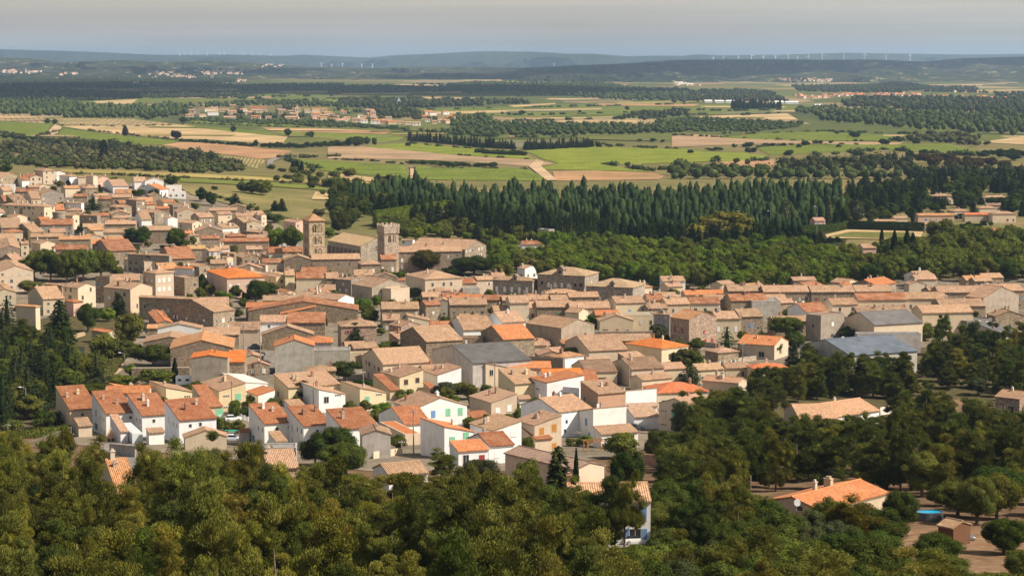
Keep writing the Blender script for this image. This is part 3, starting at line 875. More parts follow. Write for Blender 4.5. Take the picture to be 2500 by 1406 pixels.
G 810 822 957 242 5 5 gu tan stone
G 725 736 920 257 7 4 f grey greyplaster nw
G 360 500 662 368 7 6 gu tan cream w=F:.1,.5,w,1,1.6;F:.45,.4,w,1.2,2;F:.8,.5,w,.9,1.8
G 600 656 804 355 7.5 12 gu tan rubble w=F:.5,.6,b,.9,1.6;F:.2,.55,d,.7,1.2;F:.8,.5,d,.7,1
G 1110 1256 1422 278 6.5 12 gu tan cream w=F:.3,.75,k,.9,1.2;F:.8,.75,k,.9,1.2;F:.3,.25,w+,.8,1.6;F:.8,.25,w+,.8,1.6
G 965 1082 1240 325 5 20 gu rust white
G 803 872 1202 387 5 8 gu tan stone
G 1085 1182 1334 352 8.5 40 f brown greybeige w=F:.5,.65,w,1,1.3;F:.5,.2,d,1.4,1.2;L:.5,.6,d
G 1335 1528 1842 408 6.5 22 gu slate cream nw ch=0 L=cream_barn_with_a_dark_slate-grey_roof c=barn
G 1385 1423 1744 247 7 6 gu rust cream w=F:.2,.62,r,.9,1.5;F:.52,.65,r,1.1,1.2;F:.7,.62,r,.9,1.6;F:.93,.62,r,.9,1.6
G 1725 1741 2002 240 7 5 gu tan cream
G 1410 1426 1752 338 5 4 su brown stone nw
G 1755 1842 2172 331 7.5 9 gu tan cream w=F:.5,.62,DG,1.4,2.2 ch=0
G 1940 1960 2252 288 8 6 gu tan stone nw
G 1800 1895 2007 198 6 12 gu tan stone
G 1930 1946 2252 198 7 4 gu tan stone
G 2180 2252 2502 188 7 8 gu tan stone
G 2122 2236 2467 235 9.5 40 gv tan greybeige w=F:.35,.3,d,.8,1.1 ch=1 L=tall_beige_gabled_house_on_the_right_of_the_village
G 2300 2315 2502 352 5 10 gv tan stone
G 1945 2130 2292 388 4.5 38 f slate darkgrey nw
G 2195 2342 2452 465 4 35 su slate cream
G 1045 1372 1807 608 6.5 26 gu bluegrey greyplaster nw ch=0 L=long_warehouse_with_a_blue-grey_metal_roof_behind_the_pines c=warehouse n=warehouse
G 1400 1420 1832 470 6 3 f bluegrey greyplaster nw d=4
G 640 880 970 543 4.5 62 gv orange cream w=L:.7,.4,y;L:.35,.35,d,1.8,1.6
G 725 741 962 692 4 10 h orangered cream
G 412 646 699 786 5.5 62 gv pinktan cream w=L:.75,.5,d,.9,1.2;L:.48,.45,w,1.3,1.3;L:.3,.45,d,.6,1.2
E 1575 1690 2102 738 4 15 h orangered cream ch=2
E 1703 1960 2132 848 6.5 50 gu tan cream w=L:.85,.72,t;L:.55,.6,T,.7,1.4;L:.3,.6,T,1.3,1.6;L:.85,.2,t;L:.55,.18,d,1,1.9
K 757 812 1070 342 4.5 8 gu pinktan cream ch=0 d=14 L=low_left_half_of_the_pine-slope_villa_under_a_pinkish_tan_roof
K 985 1070 1352 324 4.5 38 gu pinktan white ch=1 d=13 L=low_villa_with_a_pinkish_roof_and_white_gable_on_the_pine_slope
K 2140 2305 2402 207 5.5 50 gv tan pinkstone w=L:.35,.45,d,1.6,2;L:.6,.45,y,.5,2 L=house_with_a_wooden_deck_at_the_right_edge
K 575 945 1407 962 3.2 47 gu orange cream p=.25 ch=2 chx=.42/.62 chv=.62 L=villa_with_a_broad_salmon_roof_and_two_white_chimneys w=L:.35,.95,k,.9,.6
K 1752 1856 1972 1083 2.5 40 gv tan wood ch=0 nw L=small_wooden_garden_shed_beside_the_blue_pool c=shed n=garden_shed
L 1690 1702 2287 670 6 3 gu pinktan white ch=1 chx=.02 chv=.55 L=white_house_with_blue_shutters_half_hidden_by_pines w=F:.9,.72,b,1.1,1.7;F:.81,.26,b+,1.5,1.4;F:.35,.3,b,1.1,1.6;F:.2,.72,b
L 1230 1745 1950 437 4.3 38 gv greypink cream nw ch=0 p=.27 L=long_low_house_with_a_pale_pinkish-grey_roof_behind_the_foreground_trees
L 270 386 667 480 4.5 25 gu tan white ch=0 w=L:.5,.5,d,.8,.8
D 1060 1086 1317 1078 5 8 gv tan greyplaster nw
D 230 312 562 1352 4 15 gu tan stone nw
J -150 0 50 482 6.5 60 gv tan white
J 700 850 1002 602 4 20 gu orangetan cream nw
D 140 152 542 1192 3.4 3 f grey greyplaster nw
# ---- the terraces and the new estate
C 458 570 800 1073 5.2 24 su rust cream ch=2 p=.22 w=F:.45,.75,d,.6,.6;F:.88,.75,d,.6,.6;L:.5,.6,w,.8,1.2;L:.8,.3,w g=white_stepped_terrace_houses
+ C 605 642 752 1207 2.7 24 su tan cream
C 750 866 1100 1107 5.4 24 su rust white ch=2 p=.22 w=F:.4,.75,d,.6,.7;F:.85,.78,d,.6,.6;L:.7,.75,d,.9,1.6;L:.35,.7,d,.5,.9;L:.15,.7,d,.5,.9;L:.7,.15,G+,1.2,1.4;L:.35,.12,d,.5,.9;L:.15,.12,d,.5,.9 g=white_stepped_terrace_houses
+ C 900 985 1047 1252 2.7 24 su tan white
C 1045 1161 1400 1122 5.4 24 su rust white ch=2 p=.22 w=F:.4,.75,d,.6,.7;F:.85,.78,d,.6,.7;L:.72,.72,d,.9,1.5;L:.38,.7,d,.5,.9;L:.15,.7,d,.5,.9 g=white_stepped_terrace_houses
+ C 1195 1217 1342 1262 2.8 24 su tan white
C 1345 1463 1767 1160 5.4 24 su rust white ch=2 p=.22 w=F:.3,.75,d,.6,.7;F:.57,.78,d,.6,.8;L:.72,.78,y,.9,1.4;L:.38,.72,d,.5,.9;L:.15,.72,d,.5,.9;L:.38,.15,d,.5,.9;L:.15,.15,d,.5,.9 g=white_stepped_terrace_houses
+ C 1495 1512 1852 1302 2.8 12 gv tan cream
C 985 1080 1166 1267 2.5 20 f glass glass nw c=greenhouse n=greenhouse L=glazed_white_lean-to_greenhouse_between_the_terrace_houses par=0
D 158 286 517 987 5.4 24 su rust white ch=2 p=.22 w=F:.45,.75,d,.6,.7;F:.88,.8,d,.6,.6;L:.7,.68,w,.9,1.3;L:.38,.7,d,.5,.9;L:.12,.7,d,.5,.9;L:.7,.14,g+,.9,1.4;L:.38,.12,d,.5,.9;L:.12,.1,d,.5,.9 g=white_stepped_terrace_houses
+ D 320 382 472 1132 2.8 24 su tan white
D 472 606 832 1005 5.4 24 su rust white ch=2 p=.22 w=F:.5,.75,d,.6,.7;L:.7,.7,y,.9,1.4;L:.36,.75,d,.5,.9;L:.12,.75,d,.5,.9;L:.7,.2,y,.9,1.4;L:.3,.15,d,.5,.9 g=white_stepped_terrace_houses
+ D 640 655 792 1066 3 24 su tan white
D 790 932 1227 1030 5.4 24 su rust white ch=2 p=.22 w=F:.5,.75,d,.6,.7 g=white_stepped_terrace_houses
D 75 86 162 1052 3 15 gu rust greyplaster nw
C 890 1020 1257 913 5.5 28 sV orange cream nw ch=2 g=estate_houses
C 840 860 1217 938 5 5 gu orange cream nw ch=2
C 1218 1356 1587 893 6 28 sV tan yellow ch=1 w=F:.75,.55,t;F:.28,.35,w,1.6,1.6
C 1648 1790 2007 920 5.5 24 sv tan yellow ch=2 w=F:.27,.75,t;F:.72,.68,g,1.5,1.7;F:.27,.2,t
+ C 1570 1700 1817 1050 3 24 su rust cream w=F:.8,.45,Dg,2,2
D -70 130 312 648 4 28 sV white white nw ch=0 p=.12
D 140 236 372 754 3.2 30 sv orange white nw ch=0
C 1545 1562 1857 652 8.5 4 gv brightorange greybeige nw ch=1 p=.16 L=grey-brown_windowless_gable_house_with_vivid_orange_roof
C 1850 1862 2000 682 6 4 su brightorange stone nw ch=0
C 1365 1392 1902 574 6 6 gv orangetan rubble d=22 nw ch=0 p=.26 c=barn
C 1150 1172 1602 522 5 5 gv tan rubble d=14 nw ch=0 p=.2
C 1275 1287 1642 412 5 4 gv tan white nw ch=0 p=.22
C 1630 1642 1954 462 4.5 4 su tan stone nw ch=0
C 1215 1290 1407 364 4 15 gv orange stone nw
C 1185 1200 1422 407 3.5 4 gu orangetan stone nw ch=0
C 1410 1742 1914 274 7.5 50 gu tan stone ch=0
C 1605 1626 1862 212 7 5 gu tan stone
C 130 290 327 234 8 65 h orangetan cream w=L:.4,.6,y ch=0
C 750 880 947 442 4 45 gv orange cream nw ch=0
D 363 482 907 692 5.3 27 su tan yellow p=.2 ch=3 w=L:.7,.5,k,.9,1.3;L:.5,.1,k,.9,1.3;F:.9,.5,d
D 570 731 947 708 6.2 26 sV tan white ch=2 w=F:.28,.55,d,1.3,1.6;F:.72,.72,t
+ D 450 520 642 870 2.8 26 su tan white
+ D 945 957 1064 882 3 24 sV rust cream
D 908 1066 1282 696 6.2 26 sV tan yellow ch=1 w=F:.28,.5,g,1.3,1.6;F:.72,.68,t
D 1085 1256 1642 502 6 22 gu tan cream ch=1 w=L:.8,.78,k,.7,1.1;L:.65,.75,k,1.4,1.2;L:.4,.72,k,.6,1.1;L:.2,.7,k,1.4,1.2;L:.7,.2,d,1,1.6;L:.4,.2,d,1,1.6;L:.15,.2,d,1,1.6
D 1240 1391 1585 608 5.5 28 sv tan yellow ch=2 w=F:.27,.75,k,1.2,1.4;F:.75,.8,k,1.2,1.4;L:.75,.75,d,.4,.5;L:.45,.72,d,.4,.5
+ D 1175 1312 1392 714 2.8 26 su rust cream
D 1588 1701 1895 589 5.5 28 sv tan white ch=2 nw
+ D 1585 1640 1692 702 2.6 26 su rust cream
E 130 287 472 494 6.8 27 sV tan cream ch=2 w=F:.25,.6,d,1.1,1.6
D 1343 1508 1942 870 5.8 26 gv tan white ch=2 L=white_gabled_twin_house_with_two_blue_and_two_green_shutters w=F:.14,.7,b,1.2,1.6;F:.36,.75,b,1.2,1.7;F:.64,.78,g,1.3,1.8;F:.87,.78,g,1.3,1.8;L:.6,.65,d,.4,.6
+ D 1220 1432 1647 994 3 24 gu rust white w=F:.25,.45,b,1.1,1.2
D 1230 1437 1562 1070 2.6 22 f orange cream nw c=garage n=garage par=0
D 1560 1757 1992 1013 6.8 26 sV orange white ch=1 L=white_house_with_a_bare_grey_flank_and_two_green_shutters w=F:.27,.55,g,1.3,1.8;F:.75,.66,g,1.3,1.8
+ D 1800 1872 2117 1212 3 22 su orange white w=F:.25,.4,d,1.2,2;F:.78,.35,Dr,1.2,1.9
E 140 316 517 1170 3.6 26 gu rust white w=F:.3,.5,w ch=1
E 155 333 542 814 5.5 28 sv tan cream ch=2 w=F:.25,.6,w,1.3,1.5;F:.7,.68,w,1.2,1.6
+ E 130 180 322 937 2.8 24 su rust cream
E 158 351 579 1044 5.5 28 sv tan white ch=2 w=F:.3,.75,w,1.4,1.2;F:.72,.82,w,1.4,1.2;F:.3,.35,w,1.4,1.2;F:.72,.4,w,1.4,1.2
E 530 686 907 1000 5.8 30 sv tan cream ch=2 L=cream_house_with_orange-brown_shutters w=F:.27,.76,o,1.1,1.6;F:.73,.84,o,1.2,1.7;F:.72,.15,o,1.2,1.2;L:.85,.75,d,.4,.6
+ E 575 692 827 1114 2.8 25 su rust cream
E 1005 1166 1437 864 7.2 27 sU tan white ch=2 L=house_with_a_tall_blank_white_wall_and_blue_shutters_on_its_shaded_side w=L:.35,.5,b,1,1.7;L:.75,.6,d,.5,.8;L:.9,.6,d,.4,.7;L:.2,.1,b,.8,1
+ E 1165 1232 1532 1072 3.2 22 su tan white
E 575 880 1152 892 6.2 38 gu tan white ch=3 w=F:.25,.6,d,.6,.8;F:.2,.25,d,.6,.8;L:.85,.3,w
E 650 788 1090 652 6.8 26 sv orange white ch=2 w=L:.55,.65,t p=.12
E 390 526 762 662 5.8 24 su tan yellow ch=2 w=F:.45,.75,o,.4,.6;L:.4,.6,T,.6,1.2
E 1062 1204 1427 744 6 28 su tan terracotta ch=2 w=L:.75,.6,d,1.1,1.6;L:.25,.6,t
E 918 1052 1078 692 5.8 60 f white white w=L:.8,.7,t;L:.25,.6,y,1,1.6 nw par=0
E 1280 1431 1684 717 6 28 sU tan white ch=1 w=L:.75,.45,t;L:.25,.3,r,1,1.6
E 1440 1500 1702 932 3.2 14 su palebrown white nw
+ E 1440 1460 1690 850 4.8 14 su palebrown white
E 540 560 657 787 3 15 su tan white nw
E 1592 1682 1707 907 3 60 su tan cream w=L:.5,.45,Db,2.4,2.2 c=garage n=garage
E 1165 1172 1652 232 3.4 4 f stone rubble nw d=.7 par=0 c=wall n=garden_wall l=long_rubble_garden_wall
C 1060 1075 1550 732 3 4 f stone rubble nw d=.7 par=0 c=wall n=garden_wall l=old_rubble_garden_wall_behind_the_camper
# ---- villas right of the plantation
M 1830 1836 1987 236 5 8 h tan cream
M 2205 2212 2377 246 4 5 h tan cream ch=1
M 2165 2176 2302 324 4 8 h tan cream
M 2215 2226 2342 302 4 5 gu brown cream
M 1940 1990 2097 347 4 16 h tan cream
M 1720 1730 1992 377 4 5 gu orangetan pink
M 2060 2072 2402 372 4 5 gu orangered cream w=F:.52,.5,k;F:.92,.45,Dr,2,2
M 2260 2272 2442 366 5 5 h tan cream
M 1545 1556 1652 397 4 8 gu tan cream
M 1405 1416 1572 419 3 5 gu tan cream
M 970 981 1057 416 6 10 gu pink pink
M 1322 1331 1427 613 6 8 gu tan pink w=F:.5,.6,d,2.4,.8
M 1725 1741 1792 602 6 20 gv pink pink
M 1705 1720 1837 757 4 10 gu pink cream
M 1750 1765 1852 441 4 10 gu pink pink
M 2180 2190 2342 486 3 5 gu orange cream
N 1308 1321 1432 549 5.5 8 gu rust white w=F:.55,.5,d,1,1.2;F:.2,.5,d,.6,.6;F:.8,.55,d ch=2
N 1428 1500 1537 450 6 45 f grey greyplaster nw
N 775 785 860 335 5 8 gu pink cream ch=0
''')
# ------------------------------------------------------------------ abbey, towers
def prism(mb, poly, t0, t1, mapf, m=0):
    """extrude a 2-D polygon (s, z) between depths t0 and t1"""
    n = len(poly)
    p = [mapf(s, t0, z) for s, z in poly] + [mapf(s, t1, z) for s, z in poly]
    mb.add(p, [tuple(range(n)), tuple(reversed(range(n, 2*n)))] + [(k, n+k, n+(k+1) % n, (k+1) % n) for k in range(n)], m)

def arched_wall(mb, W, z0, z1, cols, mapf, t=.6):
    """a wall W wide from z0 to z1 pierced by round-arched openings; cols: (centre, half width, [(sill, springing)...])"""
    edges = [0.0]
    for c, hw, _ in cols: edges += [c - hw, c + hw]
    edges.append(W)
    for i in range(0, len(edges), 2):
        prism(mb, [(edges[i], z0), (edges[i+1], z0), (edges[i+1], z1), (edges[i], z1)], 0, t, mapf)
    for c, hw, ops in cols:
        zl = z0
        for zb, zs in ops:
            if zb > zl + .02: prism(mb, [(c-hw, zl), (c+hw, zl), (c+hw, zb), (c-hw, zb)], 0, t, mapf)
            top = zs + hw + .12
            N = 5
            for sg in (-1, 1):
                prev = (c + sg*hw, zs)
                for k in range(1, N+1):
                    a = math.pi/2*k/N
                    cur = (c + sg*hw*math.cos(a), zs + hw*math.sin(a))
                    q = [prev, (prev[0], top), (cur[0], top), cur]
                    if sg > 0: q = q[::-1]
                    prism(mb, q, 0, t, mapf); prev = cur
            zl = top
        if z1 > zl + .02: prism(mb, [(c-hw, zl), (c+hw, zl), (c+hw, z1), (c-hw, z1)], 0, t, mapf)

def four(W, D, t=.6):
    """the four outward-facing wall maps of a W x D tower, butted at the corners"""
    return [(W, lambda s, d, z: (s, d, z)), (D - 2*t, lambda s, d, z: (W - d, s + t, z)),
            (W, lambda s, d, z: (W - s, D - d, z)), (D - 2*t, lambda s, d, z: (d, D - t - s, z))]

def bell_tower():
    th = R(22.5)
    x, y, z, W, D = frame_of('B', 545, 605, 750, 236, 23, th)
    root = empty('bell_tower', (x, y, z), th)
    mb = MB(); t = .7
    for w, f in four(W, D, t):
        k = (W/2 - (W - w)/2)
        cols = [(k - w*.17, w*.115, [(6.2, 8.2), (12.2, 14.4), (18.0, 20.4)]), (k + w*.20, w*.115, [(6.2, 8.2), (12.2, 14.4), (18.0, 20.4)])] if False else \
               [(w*.34, .92, [(7.9, 10.3), (13.0, 15.4), (18.1, 20.8)]), (w*.68, .92, [(7.9, 10.3), (13.0, 15.4), (18.1, 20.8)])]
        arched_wall(mb, w, -1.5, 23, cols, f, t)
    for zf in (6.9, 12.0, 17.1): mb.box(t+.01, W-t-.01, t+.01, D-t-.01, zf-.2, zf)
    mb.build('wall', M['stone'], root, (.46,.36,.25))
    for zf in (6.8, 11.9, 17.0):
        s = MB()
        for bx in ((-.12,W+.12,-.12,-.003),(-.12,W+.12,D+.003,D+.12),(-.12,-.003,-.003,D+.003),(W+.003,W+.12,-.003,D+.003)): s.box(*bx, zf, zf+.25)
        s.build('string_course', M['stone'], root, (.44,.36,.26))
    for w, f in four(W, D, t)[:2]:          # the slender column in the middle of each opening
        for zz, z2 in ((7.92, 10.9), (13.02, 16.0), (18.12, 21.4)):
            for sc in (.34, .68):
                s = MB(); a = f(w*sc, .35, zz); b = f(w*sc, .35, z2); s.tube(a, b, .13, .13, 8)
                s.build('column', M['stone'], root, (.42,.35,.26))
        for zz in (8.4, 13.5):
            for sc in (.36, .68):
                s = MB(); prism(s, [(w*sc-.8, zz-.48), (w*sc+.8, zz-.48), (w*sc+.8, zz+.5), (w*sc-.8, zz+.5)], .72, .82, f)
                s.build('louvre_board', M['plaster'], root, (.6,.5,.38))
    bell = MB(); bell.tube((W*.42, D*.5, 18.6), (W*.42, D*.5, 20.2), .62, .28, 10); bell.build('bell', M['bark'], root)
    r = MB(); ov = .5; zt = 23.25; ap = (W/2, D/2, 26.0); e = [(-ov,-ov,zt),(W+ov,-ov,zt),(W+ov,D+ov,zt),(-ov,D+ov,zt)]
    for i in range(4): r.add([e[i], e[(i+1)%4], ap], [(0,1,2)], 0, [[(0,0),(W,0),(W/2,W*.55)]])
    lo = [(a,b,23.01) for a,b,_ in e]; r.add(lo, [(3,2,1,0)])
    for i in range(4): r.add([lo[i], lo[(i+1)%4], e[(i+1)%4], e[i]], [(0,1,2,3)], 0, [[(0,0),(5,0),(5,.2),(0,.2)]])
    r.build('roof', M['tile'], root, (.42,.23,.115))
    FOOT.append((x + (W*math.cos(th)-D*math.sin(th))/2, y + (W*math.sin(th)+D*math.cos(th))/2, W, D, th))
    reg(root, None, 'bell tower', 0, 0, label='square stone bell tower with three tiers of paired arches and a tiled pyramid roof')

def crenellated_tower():
    th = R(25)
    x, y, z, W, D = frame_of('B', 1255, 1322, 1458, 262, 22, th)
    root = empty('crenellated_tower', (x, y, z), th)
    mb = MB(); t = .7
    for w, f in four(W, D, t):
        arched_wall(mb, w, -1.5, 17.9, [(w*.36, .62, [(14.0, 16.3)]), (w*.68, .62, [(14.0, 16.3)])], f, t)
    mb.box(t+.01, W-t-.01, t+.01, D-t-.01, 12.9, 13.2)
    mb.build('wall', M['stone'], root, (.42,.345,.27))
    p = MB()
    p.box(-.25, W+.25, -.25, D+.25, 17.903, 21.0)
    p.build('parapet', M['stone'], root, (.44,.36,.285))
    for zz in (17.75, 13.3):
        s = MB()
        for bx in ((-.33,W+.33,-.33,-.26),(-.33,W+.33,D+.26,D+.33),(-.33,-.26,-.26,D+.26),(W+.26,W+.33,-.26,D+.26)): s.box(*bx, zz, zz+.24)
        if zz > 15: s.build('string_course', M['stone'], root, (.36,.29,.22))
    for w, f, L in ((W, lambda s: (s, -.25, 0), 0), (W, lambda s: (s, D+.25-.5, 0), 0)):
        for k in range(4):
            m = MB(); s0 = -.25 + (W+.5)*(k/3.45); yy = f(0)[1]
            m.box(s0, s0 + (W+.5)*.145, yy, yy+.5, 21.003, 21.85); m.build('merlon', M['stone'], root, (.44,.36,.285))
    for xx in (-.25, W-.25):
        for k in range(1, 3):
            m = MB(); s0 = .26 + (D-.5)*(k/3.1) - .3
            m.box(xx, xx+.5, s0, s0 + (D+.5)*.14, 21.003, 21.85); m.build('merlon', M['stone'], root, (.44,.36,.285))
    for w, f in four(W, D, t)[:2]:
        for sc in (.36, .68):
            s = MB(); s.tube(f(w*sc, .35, 14.02), f(w*sc, .35, 16.7), .1, .1, 8); s.build('column', M['stone'], root, (.42,.35,.26))
    FOOT.append((x, y, W, D, th))
    reg(root, None, 'church tower', 0, 0, label='square battlemented stone tower rising behind the church nave')

def church():
    root, (x, y, z, W, D, th) = house('B', 785, 1096, 1402, 474, 10.5, 29, 'gv', 'stone', 'rubble', {'p': '.42', 'n': 'church', 'c': 'church', 'ch': '0', 'nw': '1', 'L': 'old_church_nave_with_a_pale_tan_roof,_wall_buttresses_and_a_rose_window'})
    for o in root.children:
        if o.name.startswith('roof'):
            o.data.materials[0] = M['tile']; o.color = (.56,.40,.22,1)
        if o.name.startswith('wall'): o.color = (.40,.35,.28,1)
    n = 8
    for k in range(n):
        v = D*(k+.5)/n
        b = MB(); b.box(-1.3, -.002, v-.55, v+.55, -1, 8.4); b.build('buttress', M['stone'], root, (.33,.28,.22))
        if k < n-1:
            v2 = D*(k+1)/n; w = MB(); w.box(-.06, .05, v2-.45, v2+.45, 4.5, 8.0); w.build('window', [M['glass']], root)
    r = MB(); cz = 9.3
    N = 20
    pts = lambda rr, d: [(W*.52 + rr*math.cos(2*math.pi*k/N), d, cz + rr*math.sin(2*math.pi*k/N)) for k in range(N)]
    r.add(pts(1.15, -.04), [tuple(range(N))])
    ro = r.build('rose_window', M['glass'], root)
    g = MB()
    a, b = pts(1.65, -.14), pts(1.15, -.14); a2 = pts(1.65, .02); b2 = pts(1.15, .02)
    g.add(a+b+a2+b2, [(k,(k+1)%N,N+(k+1)%N,N+k) for k in range(N)] + [(k,2*N+k,2*N+(k+1)%N,(k+1)%N) for k in range(N)] + [(N+k,N+(k+1)%N,3*N+(k+1)%N,3*N+k) for k in range(N)])
    for k in range(6):
        an = math.pi*k/6; g.tube((W*.52-1.15*math.cos(an), -.09, cz-1.15*math.sin(an)), (W*.52+1.15*math.cos(an), -.09, cz+1.15*math.sin(an)), .09, .09, 4)
    g.build('stone_tracery', M['stone'], ro, (.42,.37,.30))
    c = MB(); c.tube((W*.5, -.1, 10.5+.42*W/2+.1), (W*.5, -.1, 10.5+.42*W/2+1.6), .12, .12, 5); c.box(W*.5-.5, W*.5+.5, -.2, 0, 10.5+.42*W/2+1.0, 10.5+.42*W/2+1.2)
    c.build('gable_cross', M['stone'], root, (.4,.36,.3))

def round_tower():
    px, py = cp('A', 562, 545); h = 10
    x, y = un(px, py, h); z = gz(x, y)
    root = empty('round_tower', (x, y, z))
    k = 15.0
    mb = MB(); r = 3.1; mb.tube((0,0,-1.2), (0,0,h), r, r, 28); mb.build('wall', M['dirty'], root, (.33,.27,.2))
    m = MB(); m.tube((0,0,h+.002), (0,0,h+.5), r+.18, r+.18, 28); m.build('parapet', M['dirty'], root, (.36,.3,.22))
    FOOT.append((x, y, 6, 6, 0))
    reg(root, None, 'tower', px, py, label='round windowless stone tower among the roofs of the old village')

bell_tower(); crenellated_tower(); church(); round_tower()

# dormers of the town hall: a small gabled front with a round window, a part of its block
for o in list(COL.objects):
    if o.name.startswith('town_hall') and o.parent is None:
        wl = [c for c in o.children if c.name.startswith('wall')][0]
        D = max(v.co.y for v in wl.data.vertices); h = max(v.co.z for v in wl.data.vertices)
        big = 'middle' in o['label']
        s = 1.25 if big else .85
        c = D * (.52 if big else .44)
        d = MB()
        d.box(-.1, 1.6*s+.6, c-1.0*s, c+1.0*s, h-.1, h+1.9*s)
        d.add([(-.1,c-1.0*s,h+1.9*s),(-.1,c+1.0*s,h+1.9*s),(-.1,c,h+2.8*s),(3.0,c-1.0*s,h+1.9*s),(3.0,c+1.0*s,h+1.9*s),(3.0,c,h+2.8*s)], [(1,0,2),(3,4,5),(0,3,5,2),(4,1,2,5)])
        dm = d.build('dormer', M['stone'], o, (.27,.235,.19))
        rf = MB(); pr = [(c-1.3*s, h+1.72*s), (c, h+2.9*s), (c+1.3*s, h+1.72*s)]
        panel(rf, pr, 'u', -.4, 2.9, .14, .02); rf.build('dormer_roof', M['tile'], dm, (.2,.16,.12))
        g = MB(); N = 16
        pts = lambda rr, xx: [(xx, c + rr*s*math.cos(2*math.pi*k/N), h+1.05*s + rr*s*math.sin(2*math.pi*k/N)) for k in range(N)]
        g.add(pts(.52, -.16), [tuple(reversed(range(N)))]); dw = g.build('window', M['glass'], dm)
        f = MB(); a, b, a2, b2 = pts(.8,-.26), pts(.52,-.26), pts(.8,-.09), pts(.52,-.09)
        f.add(a+b+a2+b2, [(N+k,N+(k+1)%N,(k+1)%N,k) for k in range(N)] + [((k+1)%N,2*N+(k+1)%N,2*N+k,k) for k in range(N)])
        f.build('stone_surround', M['stone'], dm, (.40,.36,.30))
# ------------------------------------------------------------------ terrain
def ground():
    xs = np.concatenate([np.linspace(-30000, -1200, 24)[:-1], np.linspace(-1200, -700, 20)[:-1], np.arange(-700, 700.1, 14), np.linspace(700, 1200, 20)[1:], np.linspace(1200, 30000, 24)[1:]])
    ys = np.concatenate([[-300], np.linspace(-100, 200, 16)[:-1], np.arange(200, 2500, 14), np.linspace(2500, 5000, 20), np.linspace(5400, 40000, 24)])
    nx, ny = len(xs), len(ys)
    V = np.zeros((ny, nx, 3))
    for j, y in enumerate(ys):
        for i, x in enumerate(xs): V[j, i] = (x, y, gz(x, y))
    idx = np.arange(nx*ny).reshape(ny, nx)
    Q = np.stack([idx[:-1,:-1], idx[:-1,1:], idx[1:,1:], idx[1:,:-1]], -1).reshape(-1, 4)
    me = np_mesh('ground', V.reshape(-1, 3), Q, smooth=True)
    struct(link('ground', me, m_ground()))
ground()

def poly_world(c, pts):
    out = []
    for px, py in pts:
        a = cp(c, px, py); out.append(un(a[0], max(a[1], 163), 0))
    return out

import bmesh
def drape(name, W, m, lift, kind='structure', step=None, color=None):
    """a sheet over the ground with the outline W (world xy)"""
    bm = bmesh.new()
    vs = [bm.verts.new((x, y, 0)) for x, y in W]
    bm.faces.new(vs)
    ymin = min(q[1] for q in W)
    if ymin < 2400:
        x0, x1 = min(q[0] for q in W), max(q[0] for q in W); y0, y1 = ymin, max(q[1] for q in W)
        st = step or 20
        for ax, a, b in (('x', x0, x1), ('y', y0, min(y1, 2450))):
            q = a + st
            while q < b:
                bmesh.ops.bisect_plane(bm, geom=bm.verts[:]+bm.edges[:]+bm.faces[:], plane_co=(q,0,0) if ax=='x' else (0,q,0), plane_no=(1,0,0) if ax=='x' else (0,1,0))
                q += st
    bmesh.ops.triangulate(bm, faces=bm.faces[:])
    for v in bm.verts: v.co.z = gz(v.co.x, v.co.y) + lift
    bmesh.ops.recalc_face_normals(bm, faces=bm.faces[:])
    if sum(f.normal.z for f in bm.faces) < 0: bmesh.ops.reverse_faces(bm, faces=bm.faces[:])
    me = bpy.data.meshes.new(name); bm.to_mesh(me); bm.free()
    o = link(name, me, m, None, color); o['kind'] = kind
    return o

def inpoly(x, y, P):
    c = False; j = len(P) - 1
    for i in range(len(P)):
        if (P[i][1] > y) != (P[j][1] > y) and x < (P[j][0]-P[i][0])*(y-P[i][1])/(P[j][1]-P[i][1]) + P[i][0]: c = not c
        j = i
    return c

M['fgreen'] = m_field('vine_green', (.10,.125,.028), (.13,.145,.036), .03)
M['fbright'] = m_field('young_vine_green', (.135,.162,.024), (.165,.182,.034), .03)
M['fdull'] = m_field('dull_green', (.095,.11,.035), (.125,.125,.045), .02)
M['fwheat'] = m_field('dry_stubble', (.35,.25,.13), (.42,.31,.17), .02)
M['fbrown'] = m_field('ploughed_soil', (.30,.175,.095), (.36,.22,.125), .02)
M['fpink'] = m_field('stony_soil', (.33,.225,.145), (.26,.19,.11), .03)
M['folive'] = m_field('olive_orchard_grass', (.125,.13,.075), (.17,.165,.10), .03)
M['fpath'] = m_field('dirt_track', (.42,.31,.20), (.36,.26,.16), .05)
M['fstrip'] = m_field('golden_verge', (.30,.24,.09), (.24,.2,.07), .03)
M['fmeadow'] = m_field('dry_meadow', (.20,.165,.075), (.13,.13,.045), .03)
def m_vines(n, a, b):
    t = NT(n); P = t.n('ShaderNodeNewGeometry').outputs['Position']
    q = t.noise(P, .9, 3.0, .6); q2 = t.noise(P, .03, 3.0)
    c = t.mix(t.remap(q, .35, .65, 0, 1), a, b)
    c = t.mix(1.0, c, t.ramp(q2, [(.35, (.8,.85,.85)), (.65, (1.15,1.1,1.1))]), 'MULTIPLY')
    return t.out(c, 1.0, q, .8, .3, 0)
M['vine'] = m_vines('vine_leaves', (.090,.120,.022), (.150,.174,.036)); M['vineb'] = m_vines('bright_vine_leaves', (.128,.158,.022), (.192,.216,.040))
LIFT = [0.30]
def field(c, pts, m, vines=None, name='field'):
    """vines: (angle in degrees from the line of sight, spacing, material)"""
    W = poly_world(c, pts); LIFT[0] += .005
    drape(name, W, M[m], LIFT[0])
    if vines: vine_rows(W, *vines)
